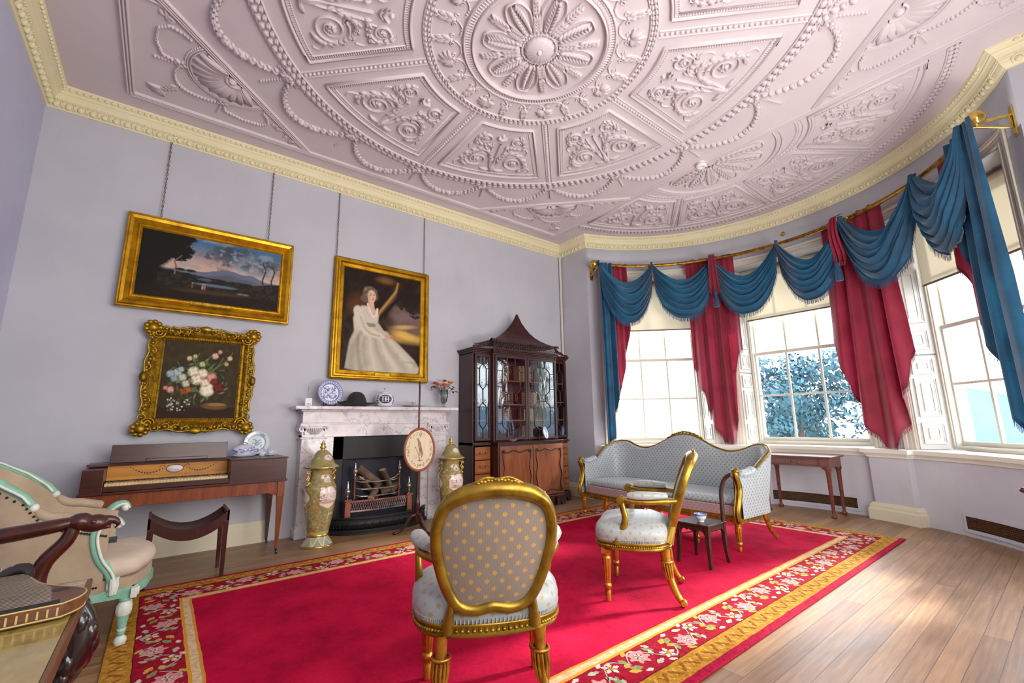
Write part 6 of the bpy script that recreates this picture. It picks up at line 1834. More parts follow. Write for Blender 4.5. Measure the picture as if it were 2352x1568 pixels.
for sd in (1, -1):
    for i in range(13):
        t = i/12; x = -.145+sd*(.07+.24*t); z = .855-.05*math.sin(PI*t)+.012*t; m.lathe([(.0045+.0035*math.sin(PI*t), -.0015), (.0045+.0035*math.sin(PI*t), 0)], (x, -.0853, z), 8, axis=1)
    m.tube(bez([(-.145+sd*.07, -.086, .862), (-.145+sd*.095, -.086, .872), (-.145+sd*.11, -.086, .858)], 10), .0018, 4)
m.tube([(-.145+.064*math.cos(a), -.0855, .838+.034*math.sin(a)) for a in np.linspace(0, 2*PI, 33)[:-1]], .0022, 4, closed=True)
m.build('inlay', M_INK, pn)
m = MB(); n = 36; w = (kx1-kx0-.01)/n
for i in range(n): m.box((kx0+.005+i*w+.0007, -Wd+.05, .735), (kx0+.005+(i+1)*w-.0007, -.085, .757))
m.build('keys', M_KEY, pn)
m = MB()
for i in range(n):
    if i % 7 not in (2, 6): x = kx0+.005+(i+1)*w; m.box((x-.006, -.16, .757), (x+.006, -.085, .768))
m.build('black_keys', M_EBON, pn)
# folded lid
m = MB(); m.extr([(-.06, .888), (-.06, .902), (-.02, .902), (.28, .902), (.28, .888)], 0, -L-.0, kx1-.0); m.extr([(-.10, .884), (-.10, .893), (.0, .905), (.0, .890)], 0, kx0-.12, kx1)
m.build('folded_lid', M_PW, pn, bev=.002)
m = MB(); X = Matrix.Translation((0, .04, .902))@Matrix.Rotation(math.radians(-8), 4, 'X'); m.X = X; m.box((kx0+.002, -.006, 0), (kx1-.002, .010, .155)); m.X = None; m.build('raised_flap', M_PW, pn, bev=.003)
m = MB(); m.X = X; m.box((-.36, -.018, 0), (.10, -.006, .028)); m.X = None; m.build('music_ledge', M_PW, pn, bev=.005)
px, py = pn.location.x, pn.location.y
def pagoda_blue(seed): return willow(seed, 1.0, '#dce5ea', '#40539a', False)
def plate2(U, V):
    img = np.ones(U.shape+(3,))*lin('#d3e0e2'); R = np.sqrt((U-.5)**2+(V-.5)**2)*2; c = lin('#3c4f92'); img = blend(img, ((R > .66)*(R < .69))*.4, lin('#a8bccb'))
    for a in (1.2, .85, 2.7, 4.0, 5.5): img = scatter(img, U, V, 14, int(a*10), [c, lin('#6577b2')], .010, .024, (.5+.41*math.cos(a)-.08, .5+.41*math.cos(a)+.08, .5+.41*math.sin(a)-.05, .5+.41*math.sin(a)+.05))
    for P in ([(.4, .3), (.48, .5), (.42, .66)], [(.48, .5), (.6, .62), (.66, .6)], [(.46, .42), (.6, .4)]): img = blend(img, stroke(U, V, P, .010), c)
    return scatter(img, U, V, 26, 5, [c, lin('#5a6cae')], .012, .032, (.34, .70, .32, .70))
plate('china_plate', 'pale blue floral china plate standing against the wall at the end of the piano', (.825, YB-.10, .9025), .118, -.15, .12, plate2)
t = thing('tureen', 'oval blue and white covered tureen on its stand on the piano', 'tureen', (.69, 5.30, .9025), .1)
def tur(U, V):
    img = np.ones(U.shape+(3,))*lin('#d5d8e6'); img = blend(img, (V > .52)*.35, lin('#b9a4b4')); return scatter(img, U, V, 70, 6, [lin('#39458f'), lin('#5a66ae'), lin('#8088c0')], .012, .035, (0, 1, .2, .5), 2)
m = MB(); painted_lathe(m, [(.055, .018), (.080, .03), (.098, .055), (.102, .066), (.106, .068), (.10, .085), (.07, .112), (.03, .124), (.001, .126)], tur, 72, 40); m.v = [(x, y*.68, z) for x, y, z in m.v]; m.build('body', M_CHINA, t)
m = MB()
for sd in (1, -1): m.tube(bez([(sd*.098, 0, .062), (sd*.125, 0, .07), (sd*.122, 0, .045), (sd*.09, 0, .045)], 12), .006, 6)
m.tube(bez([(-.03, 0, .122), (0, 0, .142), (.03, 0, .122)], 10), .006, 6); m.build('handle', plain('tureen_blue', C('#6b78b5'), .2), t)
m = MB(); m.lathe([(.07, 0), (.085, .004), (.118, .022), (.118, .027), (.08, .014), (.001, .014)], n=40); m.v = [(x, y*.72, z) for x, y, z in m.v]; m.build('stand', plain('tureen_stand', C('#d9dde8'), .15, col2=C('#b9c0da'), nscale=30), t)
t = thing('coffee_cup', 'small pale china cup and saucer at the end of the piano top', 'cup', (.93, 5.28, .9025))
m = MB(); m.lathe([(.025, 0), (.03, .003), (.058, .012), (.058, .015), (.03, .008), (.001, .007)], n=28); m.build('saucer', plain('cup_china', C('#cfdbe0'), .15, col2=C('#9fb0cc'), nscale=40), t)
m = MB(); m.lathe([(.018, .008), (.022, .012), (.032, .03), (.034, .055), (.031, .055), (.022, .02), (.001, .016)], n=24); m.tube(bez([(.032, 0, .046), (.052, 0, .044), (.048, 0, .026), (.030, 0, .026)], 12), .003, 6); m.build('bowl', plain('cup_china2', C('#d5dfe4'), .15, col2=C('#a9b8d0'), nscale=40), t)
t = thing('tea_bowl', 'tiny blue and white bowl between the tureen and the china cup', 'cup', (.845, 5.25, .9025))
m = MB(); painted_lathe(m, [(.018, 0), (.022, .004), (.032, .022), (.036, .04)], pagoda_blue(4), 40, 14); m.build('bowl', M_CHINA, t, solid=.002)
# dipped stool
st = thing('stool', 'dark mahogany stool with a dipped saddle seat in front of the piano', 'stool', (.262, 4.69, 0))
def dip(x): return .345+.115*(abs(x)/.26)**2
m = MB()
for y in (-.175, .175):
    P = [(x, dip(x)+.06) for x in np.linspace(-.262, .262, 25)]+[(x, dip(x)-.022) for x in np.linspace(.262, -.262, 25)]; m.extr(P, 1, y-.009, y+.009)
m.extr([(x, dip(x)+.012) for x in np.linspace(-.255, .255, 25)]+[(x, dip(x)-.004) for x in np.linspace(.255, -.255, 25)], 1, -.17, .17)
m.box((-.265, -.184, .43), (-.247, .184, .522)); m.box((.247, -.184, .43), (.265, .184, .522)); m.build('seat', M_MAHO, st, bev=.003)
m = MB()
for x in (-.02, .04): m.lathe([(.022, 0), (.022, .003)], (x, .0, dip(x)+.011), 12)
m.build('seat_slot', M_EBON, st)
for x in (-.243, .243):
    for y in (-.168, .168): m = MB(); m.taper((x*1.02, y, 0), (.026, .026), (x, y, .44), (.04, .036)); m.build('leg', M_MAHO, st, bev=.003)
# ---- green and white armchair
M_GREEN = plain('green_paint', C('#6fae95'), .4, col2=C('#8cc5ab'), nscale=20); M_GWH = plain('white_carving', C('#cfd6cb'), .45, col2=C('#e4e6da'), nscale=20); M_LIN = plain('cream_linen', C('#a08a6e'), .8, col2=C('#b5a084'), bumpk=.25, bscale=250, sheen=.1); M_SQB = plain('squab_linen', C('#c0ad95'), .8, col2=C('#d3c3ae'), bumpk=.3, bscale=9); M_NAIL = plain('nail_dark', C('#2c1d10'), .4, .6)
ga = thing('armchair', 'pale green and white painted armchair with cream upholstery beside the piano', 'armchair', (-.36, 3.87, 0), -PI/2)
# local: facing +y = world +X; x right = world -Y
def gplan(a, off=0.0):
    # horseshoe plan, a from -1 (near arm front) round the back to 1 (far arm front)
    s_ = abs(a); sg = 1 if a > 0 else -1
    if s_ > .45: t = (s_-.45)/.55; return (sg*(.335+.02*t+off), lerp(-.10, .19, t))
    t = s_/.45*PI/2; return (sg*math.sin(t)**.9*(.335+off), -.10-(.30+off)*math.cos(t)**.9)
def gtop(a):
    s_ = abs(a); return interp(s_, [0, .12, .25, .38, .48, .56, .62, .8, 1], [1.02, 1.015, .985, .91, .81, .735, .715, .685, .655])
def lean(z): return .10*max(0, (z-.45))/.5
def gp3(a, z, off=0.0):
    x, y = gplan(a, off); k = lean(z)*(1 if abs(a) < .6 else max(0, 1-(abs(a)-.6)/.2)); return (x*(1+k*.12), y-k*(1 if y < 0 else .3), z)
m = MB(); N = 60
m.grid(lambda u, v: gp3(-1+2*u, lerp(.30, gtop(-1+2*u)-.01, v), .0), N, 14); m.grid(lambda u, v: gp3(-1+2*u, lerp(.36, gtop(-1+2*u)-.01, v), -.055), N, 14, flip=True)
m.rings([[gp3(-1+2*i/N, gtop(-1+2*i/N)-.01, .0) for i in range(N+1)], [gp3(-1+2*i/N, gtop(-1+2*i/N)-.01, -.055) for i in range(N+1)]], closed=False, caps=False)
m.build('upholstered_back', M_LIN, ga)
m = MB(); A = np.linspace(-.50, .50, 50); P = [gp3(a, gtop(a)+.01, -.02) for a in A]; m.tube(P, .030, 10, ell=(1, .75)); fb = m.build('back_rail', M_GREEN, ga)
m = MB()
for o in (.016, -.050): m.tube([gp3(a, gtop(a)+.018, o) for a in A], .007, 6)
for sd in (1, -1):
    e = gp3(sd*.50, gtop(.5)+.0, -.02); m.ball((e[0], e[1]+.01, e[2]-.005), (.03, .022, .024), 10, 8)
e = gp3(0, 1.03, -.02); m.ball(e, (.07, .03, .03), 12, 8); m.ball((e[0]-.06, e[1], e[2]-.005), (.04, .02, .02), 8, 6); m.ball((e[0]+.06, e[1], e[2]-.005), (.04, .02, .02), 8, 6)
m.build('carving', M_GWH, fb)
m = MB()
for a in np.linspace(-.98, .98, 90):
    if abs(a) < .56: p = gp3(a, gtop(a)-.03, .004)
    else: p = gp3(a, gtop(a)-.055, .006)
    m.ball(p, .0065, 6, 4)
    if abs(a) < .96: p = gp3(a, .335, .004); m.ball(p, .006, 6, 4)
nl = m.build('nails', M_NAIL, ga); nl['kind'] = 'stuff'
for sd in (1, -1):
    m = MB(); P = [gp3(sd*a, gtop(a)+.012, -.026) for a in np.linspace(.53, .84, 14)]; m.tube(P, [.02]+[.036]*12+[.022], 10, ell=(1.0, .75)); m.build('arm_pad', M_LIN, ga)
    m = MB(); x = sd*.345
    P = bez([(x, .235, .655), (x+sd*.015, .215, .685), (x, .175, .68), (x, .14, .645), (x, .135, .58), (x, .165, .48), (x, .215, .40), (x, .235, .33), (x, .235, .30)], 40)
    m.tube(P, [.024]*len(P), 10, ell=(1.1, .8)); ap = m.build('arm_post', M_GREEN, ga)
    m = MB()
    for o in (.026, -.026): m.tube([(p.x+o, p.y+.012, p.z) for p in P], .0075, 6)
    m.ball((x, .225, .66), (.034, .024, .026), 10, 8)
    for i in range(7): m.tube([(x+.03*math.cos(i), .235+.02*math.sin(i), .37), (x+.034*math.cos(i), .238+.022*math.sin(i), .33), (x+.022*math.cos(i), .238+.014*math.sin(i), .285)], .010, 5)
    m.build('carving', M_GWH, ap)
    for y, nm in ((.30, 'front'), (-.27, 'rear')):
        m = MB(); xx = sd*(.345 if y > 0 else .24); m.lathe([(.026, .255), (.030, .245), (.020, .235), (.022, .23), (.030, .19), (.027, .15), (.020, .095), (.016, .085), (.022, .075), (.016, .065), (.016, .06)], (xx, y, 0), 14); lg = m.build('leg', M_GREEN, ga)
        m = MB()
        m.lathe([(.022, .235), (.034, .215), (.036, .19), (.030, .165)], (xx, y, 0), 24, flute=(10, .08)); m.lathe([(.018, .10), (.022, .09), (.017, .08)], (xx, y, 0), 16, flute=(8, .06)); m.lathe([(.016, .058), (.026, .045), (.029, .03), (.022, .008), (.014, 0)], (xx, y, 0), 24, flute=(10, .08)); m.build('carving', M_GWH, lg)
def gseat(k, bow=.04): return [(x*k*1.0, y*k if y < 0 else y*k) for x, y in [(-.345, .31), (-.2, .335+bow), (0, .345+bow*1.5), (.2, .335+bow), (.345, .31), (.34, .1), (.31, -.12), (.2, -.3), (0, -.36), (-.2, -.3), (-.31, -.12), (-.34, .1)]]
m = MB(); m.prism(gseat(1.03), .255, .305, True); sr = m.build('seat_rail', M_GREEN, ga, bev=.008)
for sd in (1, -1):
    m = MB(); m.cbox((sd*.345, .335, .28), (.085, .03, .05)); [m.ball((sd*.345+.018*math.cos(i*1.05), .352, .28+.014*math.sin(i*1.05)), .009, 6, 4) for i in range(6)]
    m.build('carving', M_GWH, sr, bev=.004)
m = MB(); m.prism(gseat(1.0), .30, .36, True); m.build('seat_upholstery', M_LIN, ga, bev=.012)
m = MB(); R = bez([(*p, 0) for p in gseat(1.0, .05)+[gseat(1.0, .05)[0]]], 60)[:-1]
m.rings([[(p.x*k, max(-.3, p.y*k), z) for p in R] for k, z in ((.88, .36), (.97, .375), (1.0, .41), (.97, .445), (.85, .465), (.55, .478), (.2, .482))]); m.build('squab_cushion', M_SQB, ga)
t = thing('seat_marker', 'short dark wooden bar lying across the armchair cushion', 'bar', (-.265, 3.98, .472), math.radians(8))
m = MB(); m.box((-.12, -.022, 0), (.115, .022, .036)); m.box((-.12, -.022, .036), (.115, .0, .042)); m.build('bar', plain('marker_dark', C('#15161a'), .4), t, bev=.003)
# ---- table at the bottom corner with a zither
def pmarble():
    t = NT('table_top_marble'); co = t.coord(); n = t.noise(t.mapping(co, (3, 1.2, 3), rot=(0, 0, .5)), 4, 6, .65, 1.0)
    c = t.ramp(n, [(.30, C('#503a12')), (.42, C('#86702f')), (.58, C('#9a8644')), (.75, C('#a99758'))]); return t.p(color=c, rough=.18, coat=.5)
tb = thing('table', 'side table with mottled yellow marble top and black carved legs in the near corner', 'table', (-.13, 2.17, 0))
M_CARV = plain('black_carving', C('#0b0809'), .25, col2=C('#1d1312'), coat=.4)
m = MB(); m.box((-.86, -1.1, .685), (-.012, -.012, .70)); m.build('marble_top', pmarble(), tb)
m = MB(); m.box((-.87, -1.11, .655), (0, 0, .686)); m.box((-.87, -1.11, .68), (-.86, 0, .699)); m.box((-.012, -1.11, .68), (0, 0, .699)); m.box((-.87, -.012, .68), (0, 0, .699)); m.build('edge_frame', wood('table_edge', C('#2d1a10'), C('#6d4728'), 1, 1, .25, .5), tb, bev=.003)
m = MB(); m.box((-.83, -1.07, .57), (-.05, -.05, .656)); m.build('apron', M_CARV, tb, bev=.01)
for x in (-.07, -.79):
    for y in (-.07, -1.03):
        m = MB(); P = bez([(x, y, .66), (x+.05, y, .57), (x+.045, y, .48), (x-.02, y, .36), (x-.03, y, .2), (x+.02, y, .08), (x+.05, y, .03)], 30); m.tube(P, [.05, .058, .06, .06, .055, .05, .048, .045]+[.04]*30, 10) if False else m.tube(P, [.058-.024*i/(len(P)-1) for i in range(len(P))], 10)
        for i in range(0, len(P), 2): p = P[i]; [m.ball((p.x+.036*math.cos(i*1.3+q), p.y+.034*math.sin(i*1.3+q), p.z), (.024, .024, .042), 8, 6) for q in (0, 2.1, 4.2)]
        m.ball((x+.05, y, .03), (.06, .045, .03), 10, 6); m.build('leg', M_CARV, tb)
# zither
M_ZW = wood('zither_wood', C('#2a1a10'), C('#6b4426'), 0, 1, .25, .5); M_ZL = plain('zither_binding', C('#b99a5a'), .5); M_STR = plain('zither_strings', C('#9a9488'), .3, .8)
zt = thing('zither', 'old dark wooden zither with sound holes and tuning pins on the marble table', 'zither', (-.30, 1.90, .701), math.radians(7))
out = bez([(.124, -.152, 0), (.158, -.115, 0), (.172, -.065, 0), (.162, -.015, 0), (.132, .03, 0), (.095, .085, 0), (.070, .14, 0), (.055, .21, 0), (.045, .27, 0), (.015, .30, 0)], 50)
poly = [(-.40, -.135)]+[(p.x, p.y) for p in out]+[(-.40, .30)]
m = MB(); m.prism(poly, .004, .04); m.build('body', M_ZW, zt, bev=.003)
m = MB(); m.tube([(x, y, .040) for x, y in poly[:-1]], .0022, 5); m.tube([(x, y, .008) for x, y in poly[:-1]], .0022, 5)
for i in range(56): x = lerp(-.39, .115, i/55); y = lerp(-.135, -.152, (x+.40)/.524); m.box((x-.002, y-.0012, .012), (x+.002, y+.001, .032)) if i % 2 else None
m.build('binding', M_ZL, zt)
for c, r in (((.035, .004), (.046, .020)), ((.120, .002), (.020, .018))):
    m = MB(); m.prism([(c[0]+r[0]*math.cos(a), c[1]+r[1]*math.sin(a)) for a in np.linspace(0, 2*PI, 29)[:-1]], .0402, .0408); m.build('sound_hole', M_EBON, zt)
m = MB(); m.extr([(-.39, -.130), (.118, -.147), (.118, -.112), (-.39, -.095)], 2, .040, .0425); m.build('fingerboard', plain('fingerboard_black', C('#0d0a08'), .7), zt)
m = MB()
for i in range(28): y = lerp(-.14, .24, i/27); m.tube([(min(.11, .10-.25*max(0, y)), y, .050), (-.39, y+.01, .052)], .0008, 4)
m.build('strings', M_STR, zt)
m = MB()
for i in range(18): x = lerp(-.39, .005, i/17); m.tube([(x, .285, .04), (x+.002, .287, .072)], .003, 6)
m.build('tuning_pins', M_STR, zt)
m = MB(); m.tube(bez([(-.02, .285, .044), (.01, .29, .052), (.035, .28, .056), (.046, .255, .05), (.05, .22, .044)], 14), [.012, .016, .018, .02, .021, .021, .02, .018, .016, .014, .013, .012, .012, .012, .012][:13], 8); m.build('scroll_end', M_EBON, zt)
# carved seat with an eagle-headed arm, tucked behind the table
es = thing('carved_settee', 'dark mahogany seat with an eagle headed arm, partly hidden behind the marble table', 'seat', (-.12, 2.42, 0))
m = MB()
P = bez([(-.62, .0, .845), (-.45, .0, .825), (-.30, 0, .83), (-.16, 0, .845), (-.10, 0, .855)], 30); m.tube(P, [.024+.010*math.sin(PI*i/(len(P)-1)) for i in range(len(P))], 12, ell=(1.1, .8))
m.ball((-.045, 0, .842), (.048, .034, .032), 14, 10); m.ball((-.085, 0, .853), (.04, .038, .032), 12, 8)
m.tube(bez([(-.02, 0, .848), (.012, 0, .846), (.026, 0, .830), (.018, 0, .815)], 12), [.020, .019, .018, .016, .014, .013, .011, .010, .008, .006, .004, .003, .002][:13], 8, ell=(.8, 1)); m.tube([(-.02, 0, .826), (.006, 0, .824)], [.012, .006], 8)
for sd in (1, -1): m.ball((-.045, sd*.030, .850), (.010, .006, .009), 8, 6)
ar = m.build('eagle_arm', M_MAHO, es)
m = MB(); P = bez([(-.10, 0, .845), (-.115, 0, .79), (-.165, 0, .72), (-.175, 0, .64), (-.13, 0, .55), (-.10, 0, .46), (-.12, 0, .40)], 30); m.tube(P, [.026+.008*math.sin(PI*i/(len(P)-1)) for i in range(len(P))], 12, ell=(1.0, .8)); m.build('arm_support', M_MAHO, es)
m = MB(); m.box((-.66, -.02, .34), (-.12, .52, .40)); m.build('seat_rail', M_MAHO, es, bev=.01)
m = MB(); m.box((-.64, 0, .40), (-.14, .50, .435)); m.build('seat_pad', M_LIN, es, bev=.015)
m = MB(); m.box((-.69, -.03, .34), (-.64, .53, .95)); m.build('back', M_MAHO, es, bev=.01)
for y in (0.01, .49):
    for x in (-.15, -.64): m = MB(); m.tube(bez([(x, y, .37), (x+.02, y, .2), (x+.0, y, .02), (x, y, 0)], 12), [.03, .03, .028, .026, .024, .022, .021, .02, .02, .02, .02, .02, .02][:13], 8); m.build('leg', M_MAHO, es)
# ------------------------------------------------------------------ silk upholstered gilt seats, carpet, small tables
def silk(name, base, dot, dx, dz, r, sheenc=.25, petals=5, rough=.38, stripe=0.0, soft=.25, base2=None):
    t = NT(name); co = t.coord(); nrm = t.node('ShaderNodeTexCoord').outputs['Normal']
    s = t.sep(co); n = t.sep(nrm)
    ax, ay, az = (t.math('ABSOLUTE', n[i]) for i in range(3))
    isx = t.math('MULTIPLY', t.math('GREATER_THAN', ax, ay), t.math('GREATER_THAN', ax, az)); isz = t.math('MULTIPLY', t.math('GREATER_THAN', az, ay), t.math('GREATER_THAN', az, ax))
    def sel(a, b, c):   # a if x dominates, b if z dominates, else c
        q = t.n.new('ShaderNodeMix'); q.data_type = 'FLOAT'; t.set(q.inputs[0], isx); t.set(q.inputs[2], c); t.set(q.inputs[3], a)
        w = t.n.new('ShaderNodeMix'); w.data_type = 'FLOAT'; t.set(w.inputs[0], isz); t.l.new(q.outputs[0], w.inputs[2]); t.set(w.inputs[3], b); return w.outputs[0]
    u = sel(s[1], s[0], s[0]); v = sel(s[2], s[1], s[2])
    def lattice(ou, ov):
        a = t.math('SUBTRACT', t.math('FRACT', t.math('ADD', t.math('DIVIDE', u, dx), ou)), .5); b = t.math('SUBTRACT', t.math('FRACT', t.math('ADD', t.math('DIVIDE', v, dz), ov)), .5)
        a = t.math('MULTIPLY', a, dx); b = t.math('MULTIPLY', b, dz)
        d = t.math('SQRT', t.math('ADD', t.math('MULTIPLY', a, a), t.math('MULTIPLY', b, b))); th = t.math('ARCTAN2', b, a)
        R = t.math('MULTIPLY', t.math('ADD', .84, t.math('MULTIPLY', t.math('COSINE', t.math('MULTIPLY', th, petals)), .16)), r)
        return t.math('SUBTRACT', 1, t.math('DIVIDE', t.math('SUBTRACT', d, t.math('MULTIPLY', R, 1-soft)), t.math('MULTIPLY', R, soft)), clamp=True)
    mk = t.math('MAXIMUM', lattice(0, 0), lattice(.5, .5))
    nz = t.noise(co, 5, 3); bc = t.mix(nz, base, base2 or tuple(x*.82 for x in base[:3])+(1,))
    if stripe:
        st = t.math('GREATER_THAN', t.math('FRACT', t.math('DIVIDE', u, dx/6)), .5); bc = t.mix(t.math('MULTIPLY', st, stripe), bc, tuple(x*.7 for x in base[:3])+(1,))
    t.bump(t.noise(t.mapping(co, (300, 300, 40)), 2, 2), .05, .001)
    return t.p(color=t.mix(t.math('MULTIPLY', mk, .9), bc, dot), rough=rough, sheen=sheenc, spec=.5)
M_SILK = silk('pale_silk', C('#a9b3b4'), C('#a08a58'), .062, .070, .0130, base2=C('#959d9f'))
M_SILKB = silk('back_silk', C('#83766a'), C('#b98a3c'), .062, .067, .0125, stripe=.35, base2=C('#776b62'))
M_SOFS = silk('sofa_silk', C('#a9b6ba'), C('#757a78'), .050, .054, .0125, petals=6, base2=C('#98a3a8'))
M_SOFP = silk('sofa_rail_silk', C('#a98a88'), C('#8d6d70'), .05, .054, .0115, petals=6)
M_GOLD = gilt('seat_gilt', C('#664a10'), C('#a5832c'), .36, 12, .12, 40); M_GOLD2 = gilt('seat_gilt_carved', C('#5f430e'), C('#ac872f'), .38, 30, .6, 55); M_LEGG = gilt('leg_gilt', C('#87500f'), C('#c98f35'), .35, 25, .2, 60)
M_BRAID = plain('silver_braid', C('#8f9496'), .5, .2, col2=C('#b9bfc0'), nscale=90)
def closed(half, n=72):
    P = half+[(-x, y) for x, y in half[-2:0:-1]]; P = P+[P[0]]
    Q = bez([(x, y, 0) for x, y in P], n); return [(p.x, p.y) for p in Q[:-1]]
SEATH = [(0, .285), (.15, .292), (.265, .265), (.318, .19), (.335, .08), (.325, -.05), (.285, -.145), (.19, -.205), (0, -.228)]
def gilt_chair(loc, ang, label):
    t = thing('armchair', label, 'armchair', loc, ang-PI/2, 'gilt armchairs with silk upholstery')
    S = closed(SEATH)
    m = MB(); m.rings([[(x*k, y*k, z) for x, y in S] for k, z in ((.90, .335), (.965, .335), (.985, .345), (.97, .352), (.97, .372), (.99, .378), (.985, .388), (.93, .388))], sm=True); sr = m.build('seat_rail', M_GOLD, t)
    m = MB()
    for i in range(0, len(S)):
        for q in (0, .5):
            x = lerp(S[i][0], S[(i+1) % len(S)][0], q); y = lerp(S[i][1], S[(i+1) % len(S)][1], q); m.ball((x*.976, y*.976, .362), (.010, .010, .008), 6, 4)
    m.build('guilloche', M_GOLD2, sr)
    m = MB(); m.rings([[(x*k, y*k, z) for x, y in S] for k, z in ((.95, .385), (.985, .41), (.995, .435), (.975, .465), (.90, .492), (.72, .508), (.4, .517), (.1, .519))]); su = m.build('seat', M_SILK, t)
    m = MB()
    for i in range(len(S)):
        for q in (0, .33, .66): x = lerp(S[i][0], S[(i+1) % len(S)][0], q); y = lerp(S[i][1], S[(i+1) % len(S)][1], q); m.tube([(x*.966, y*.966, .386), (x*.985, y*.985, .406)], .0045, 4)
    m.build('braid', M_BRAID, su)
    # back
    HB = [(0, .462), (.075, .448), (.140, .468), (.182, .53), (.212, .62), (.230, .71), (.228, .795), (.202, .866), (.150, .908), (.080, .930), (0, .937)]
    B = closed(HB, 88)
    def yb(z): return -.235-.33*(z-.45)-.05*max(0, z-.45)**2
    def curve(x): return .35*x*x          # back hollows towards the sitter at its edges
    m = MB(); m.tube([(x, yb(z)+curve(x), z) for x, z in B], [.026+.012*max(0, (z-.86)/.08) for x, z in B], 14, closed=True, ell=(.95, 1.1), up=(0, 1, .0)); bf = m.build('back_frame', M_GOLD, t)
    m = MB()
    for i in range(-6, 7):
        x = i*.013; m.ball((x, yb(.96)-.002, .960+.010*math.cos(i*.26)+.003*(i % 2)), (.012, .013, .008), 7, 5)
    for sd in (1, -1):
        m.tube(bez([(0, yb(.97), .974), (sd*.045, yb(.97), .980), (sd*.080, yb(.965), .966), (sd*.10, yb(.95), .955)], 12), .006, 6)
    m.build('crest_carving', M_GOLD2, bf)
    for sd in (1, -1): m = MB(); m.ball((sd*.183, yb(.9)+.006, .912), (.016, .014, .010), 8, 5); m.ball((sd*.195, yb(.9)+.006, .902), .009, 6, 5); m.build('shoulder_carving', M_GOLD2, bf)
    for nm, off, bul, mt in (('back_panel', -.004, -.022, M_SILKB), ('inside_back', .008, .035, M_SILK)):
        m = MB(); cx, cz = 0, .70
        m.rings([[(x*k, yb(cz+(z-cz)*k)+curve(x*k)+off+bul*(1-k**2.5), cz+(z-cz)*k) for x, z in B][::(1 if bul < 0 else -1)] for k in (.97, .9, .75, .55, .3, .002)], caps=False); m.build(nm, mt, t)
    for sd in (1, -1):
        m = MB(); m.tube(bez([(sd*.160, yb(.51)+.012, .525), (sd*.168, yb(.47)+.012, .465), (sd*.176, -.212, .415), (sd*.180, -.196, .378)], 16), [.022+.022*(i/15)**1.5 for i in range(16)], 10, ell=(1.05, .62)); m.build('back_post', M_GOLD, t)
        # arm
        m = MB(); P = bez([(sd*.222, yb(.68)+.03, .655), (sd*.275, -.20, .655), (sd*.302, -.10, .650), (sd*.312, .02, .655), (sd*.312, .075, .668)], 24); m.tube(P, .017, 10)
        m.ball((sd*.312, .082, .662), (.024, .032, .030), 12, 8); m.lathe([(.026, -.026), (.026, .026)], (sd*.312, .086, .660), 16, axis=0)
        P = bez([(sd*.312, .082, .650), (sd*.312, .072, .60), (sd*.308, .062, .54), (sd*.305, .080, .47), (sd*.305, .115, .42), (sd*.305, .128, .375)], 30); m.tube(P, [.020+.016*(i/(len(P)-1))**2 for i in range(len(P))], 10, ell=(1, .75)); am = m.build('arm', M_GOLD, t)
        m = MB(); P = bez([(sd*.255, -.215, .690), (sd*.295, -.11, .692), (sd*.310, -.02, .692), (sd*.314, .04, .690)], 18); k = len(P); m.tube(P, [.010+.027*math.sin(PI*min(1, max(0, .06+.88*i/(k-1))))**.45 for i in range(k)], 12, ell=(1.05, .75)); m.build('arm_pad', M_SILK, am)
        # front leg: fluted taper with collar
        x, y = sd*.262, .205
        m = MB(); m.cbox((x, y, .325), (.062, .062, .04)); m.lathe([(.030, .308), (.034, .302), (.026, .292), (.024, .285), (.030, .278), (.030, .27)], (x, y, 0), 20); m.lathe([(.030, .272), (.026, .20), (.0205, .115)], (x, y, 0), 40, flute=(10, .09)); m.lathe([(.019, .115), (.026, .105), (.028, .092), (.022, .080), (.016, .074), (.020, .066), (.017, .0)], (x, y, 0), 20); m.build('leg', M_LEGG, t)
        # rear sabre leg with scroll toe
        x, y = sd*.205, -.175
        m = MB(); P = bez([(x, y, .345), (x*1.0, y-.005, .28), (x*1.03, y-.02, .18), (x*1.08, y-.055, .08), (x*1.12, y-.085, .032), (x*1.13, y-.10, .024)], 30); n = len(P); m.tube(P, [lerp(.034, .015, (i/(n-1))**.8) for i in range(n)], 10, ell=(1.05, .85)); m.lathe([(.018, -.020), (.023, -.012), (.023, .012), (.018, .020)], (x*1.13, y-.098, .024), 16, axis=0)
        m.tube([(x+.036*math.cos(q), y-.008+.034*math.sin(q), .262) for q in np.linspace(0, 2*PI, 17)[:-1]], .007, 6, closed=True)
        for q in np.linspace(0, 2*PI, 13)[:-1]: m.tube([(x+.030*math.cos(q), y-.008+.029*math.sin(q), .252), (x*1.015+.032*math.cos(q), y-.013+.030*math.sin(q), .21), (x*1.03+.022*math.cos(q), y-.022+.021*math.sin(q), .155)], .0065, 5)
        for o in (-.012, .0, .012): m.tube([(p.x+o*(1-.5*i/(n-1)), p.y-.020*(1-.5*i/(n-1)), p.z) for i, p in enumerate(P[:-3])], .004, 5)
        m.build('leg', M_LEGG, t)
    return t
gilt_chair((1.252, 1.812, .013), math.radians(61.6), 'gilt oval backed armchair seen from behind in the foreground')
gilt_chair((2.838, 2.146, .013), math.radians(123), 'gilt oval backed armchair seen from the side in front of the settee')
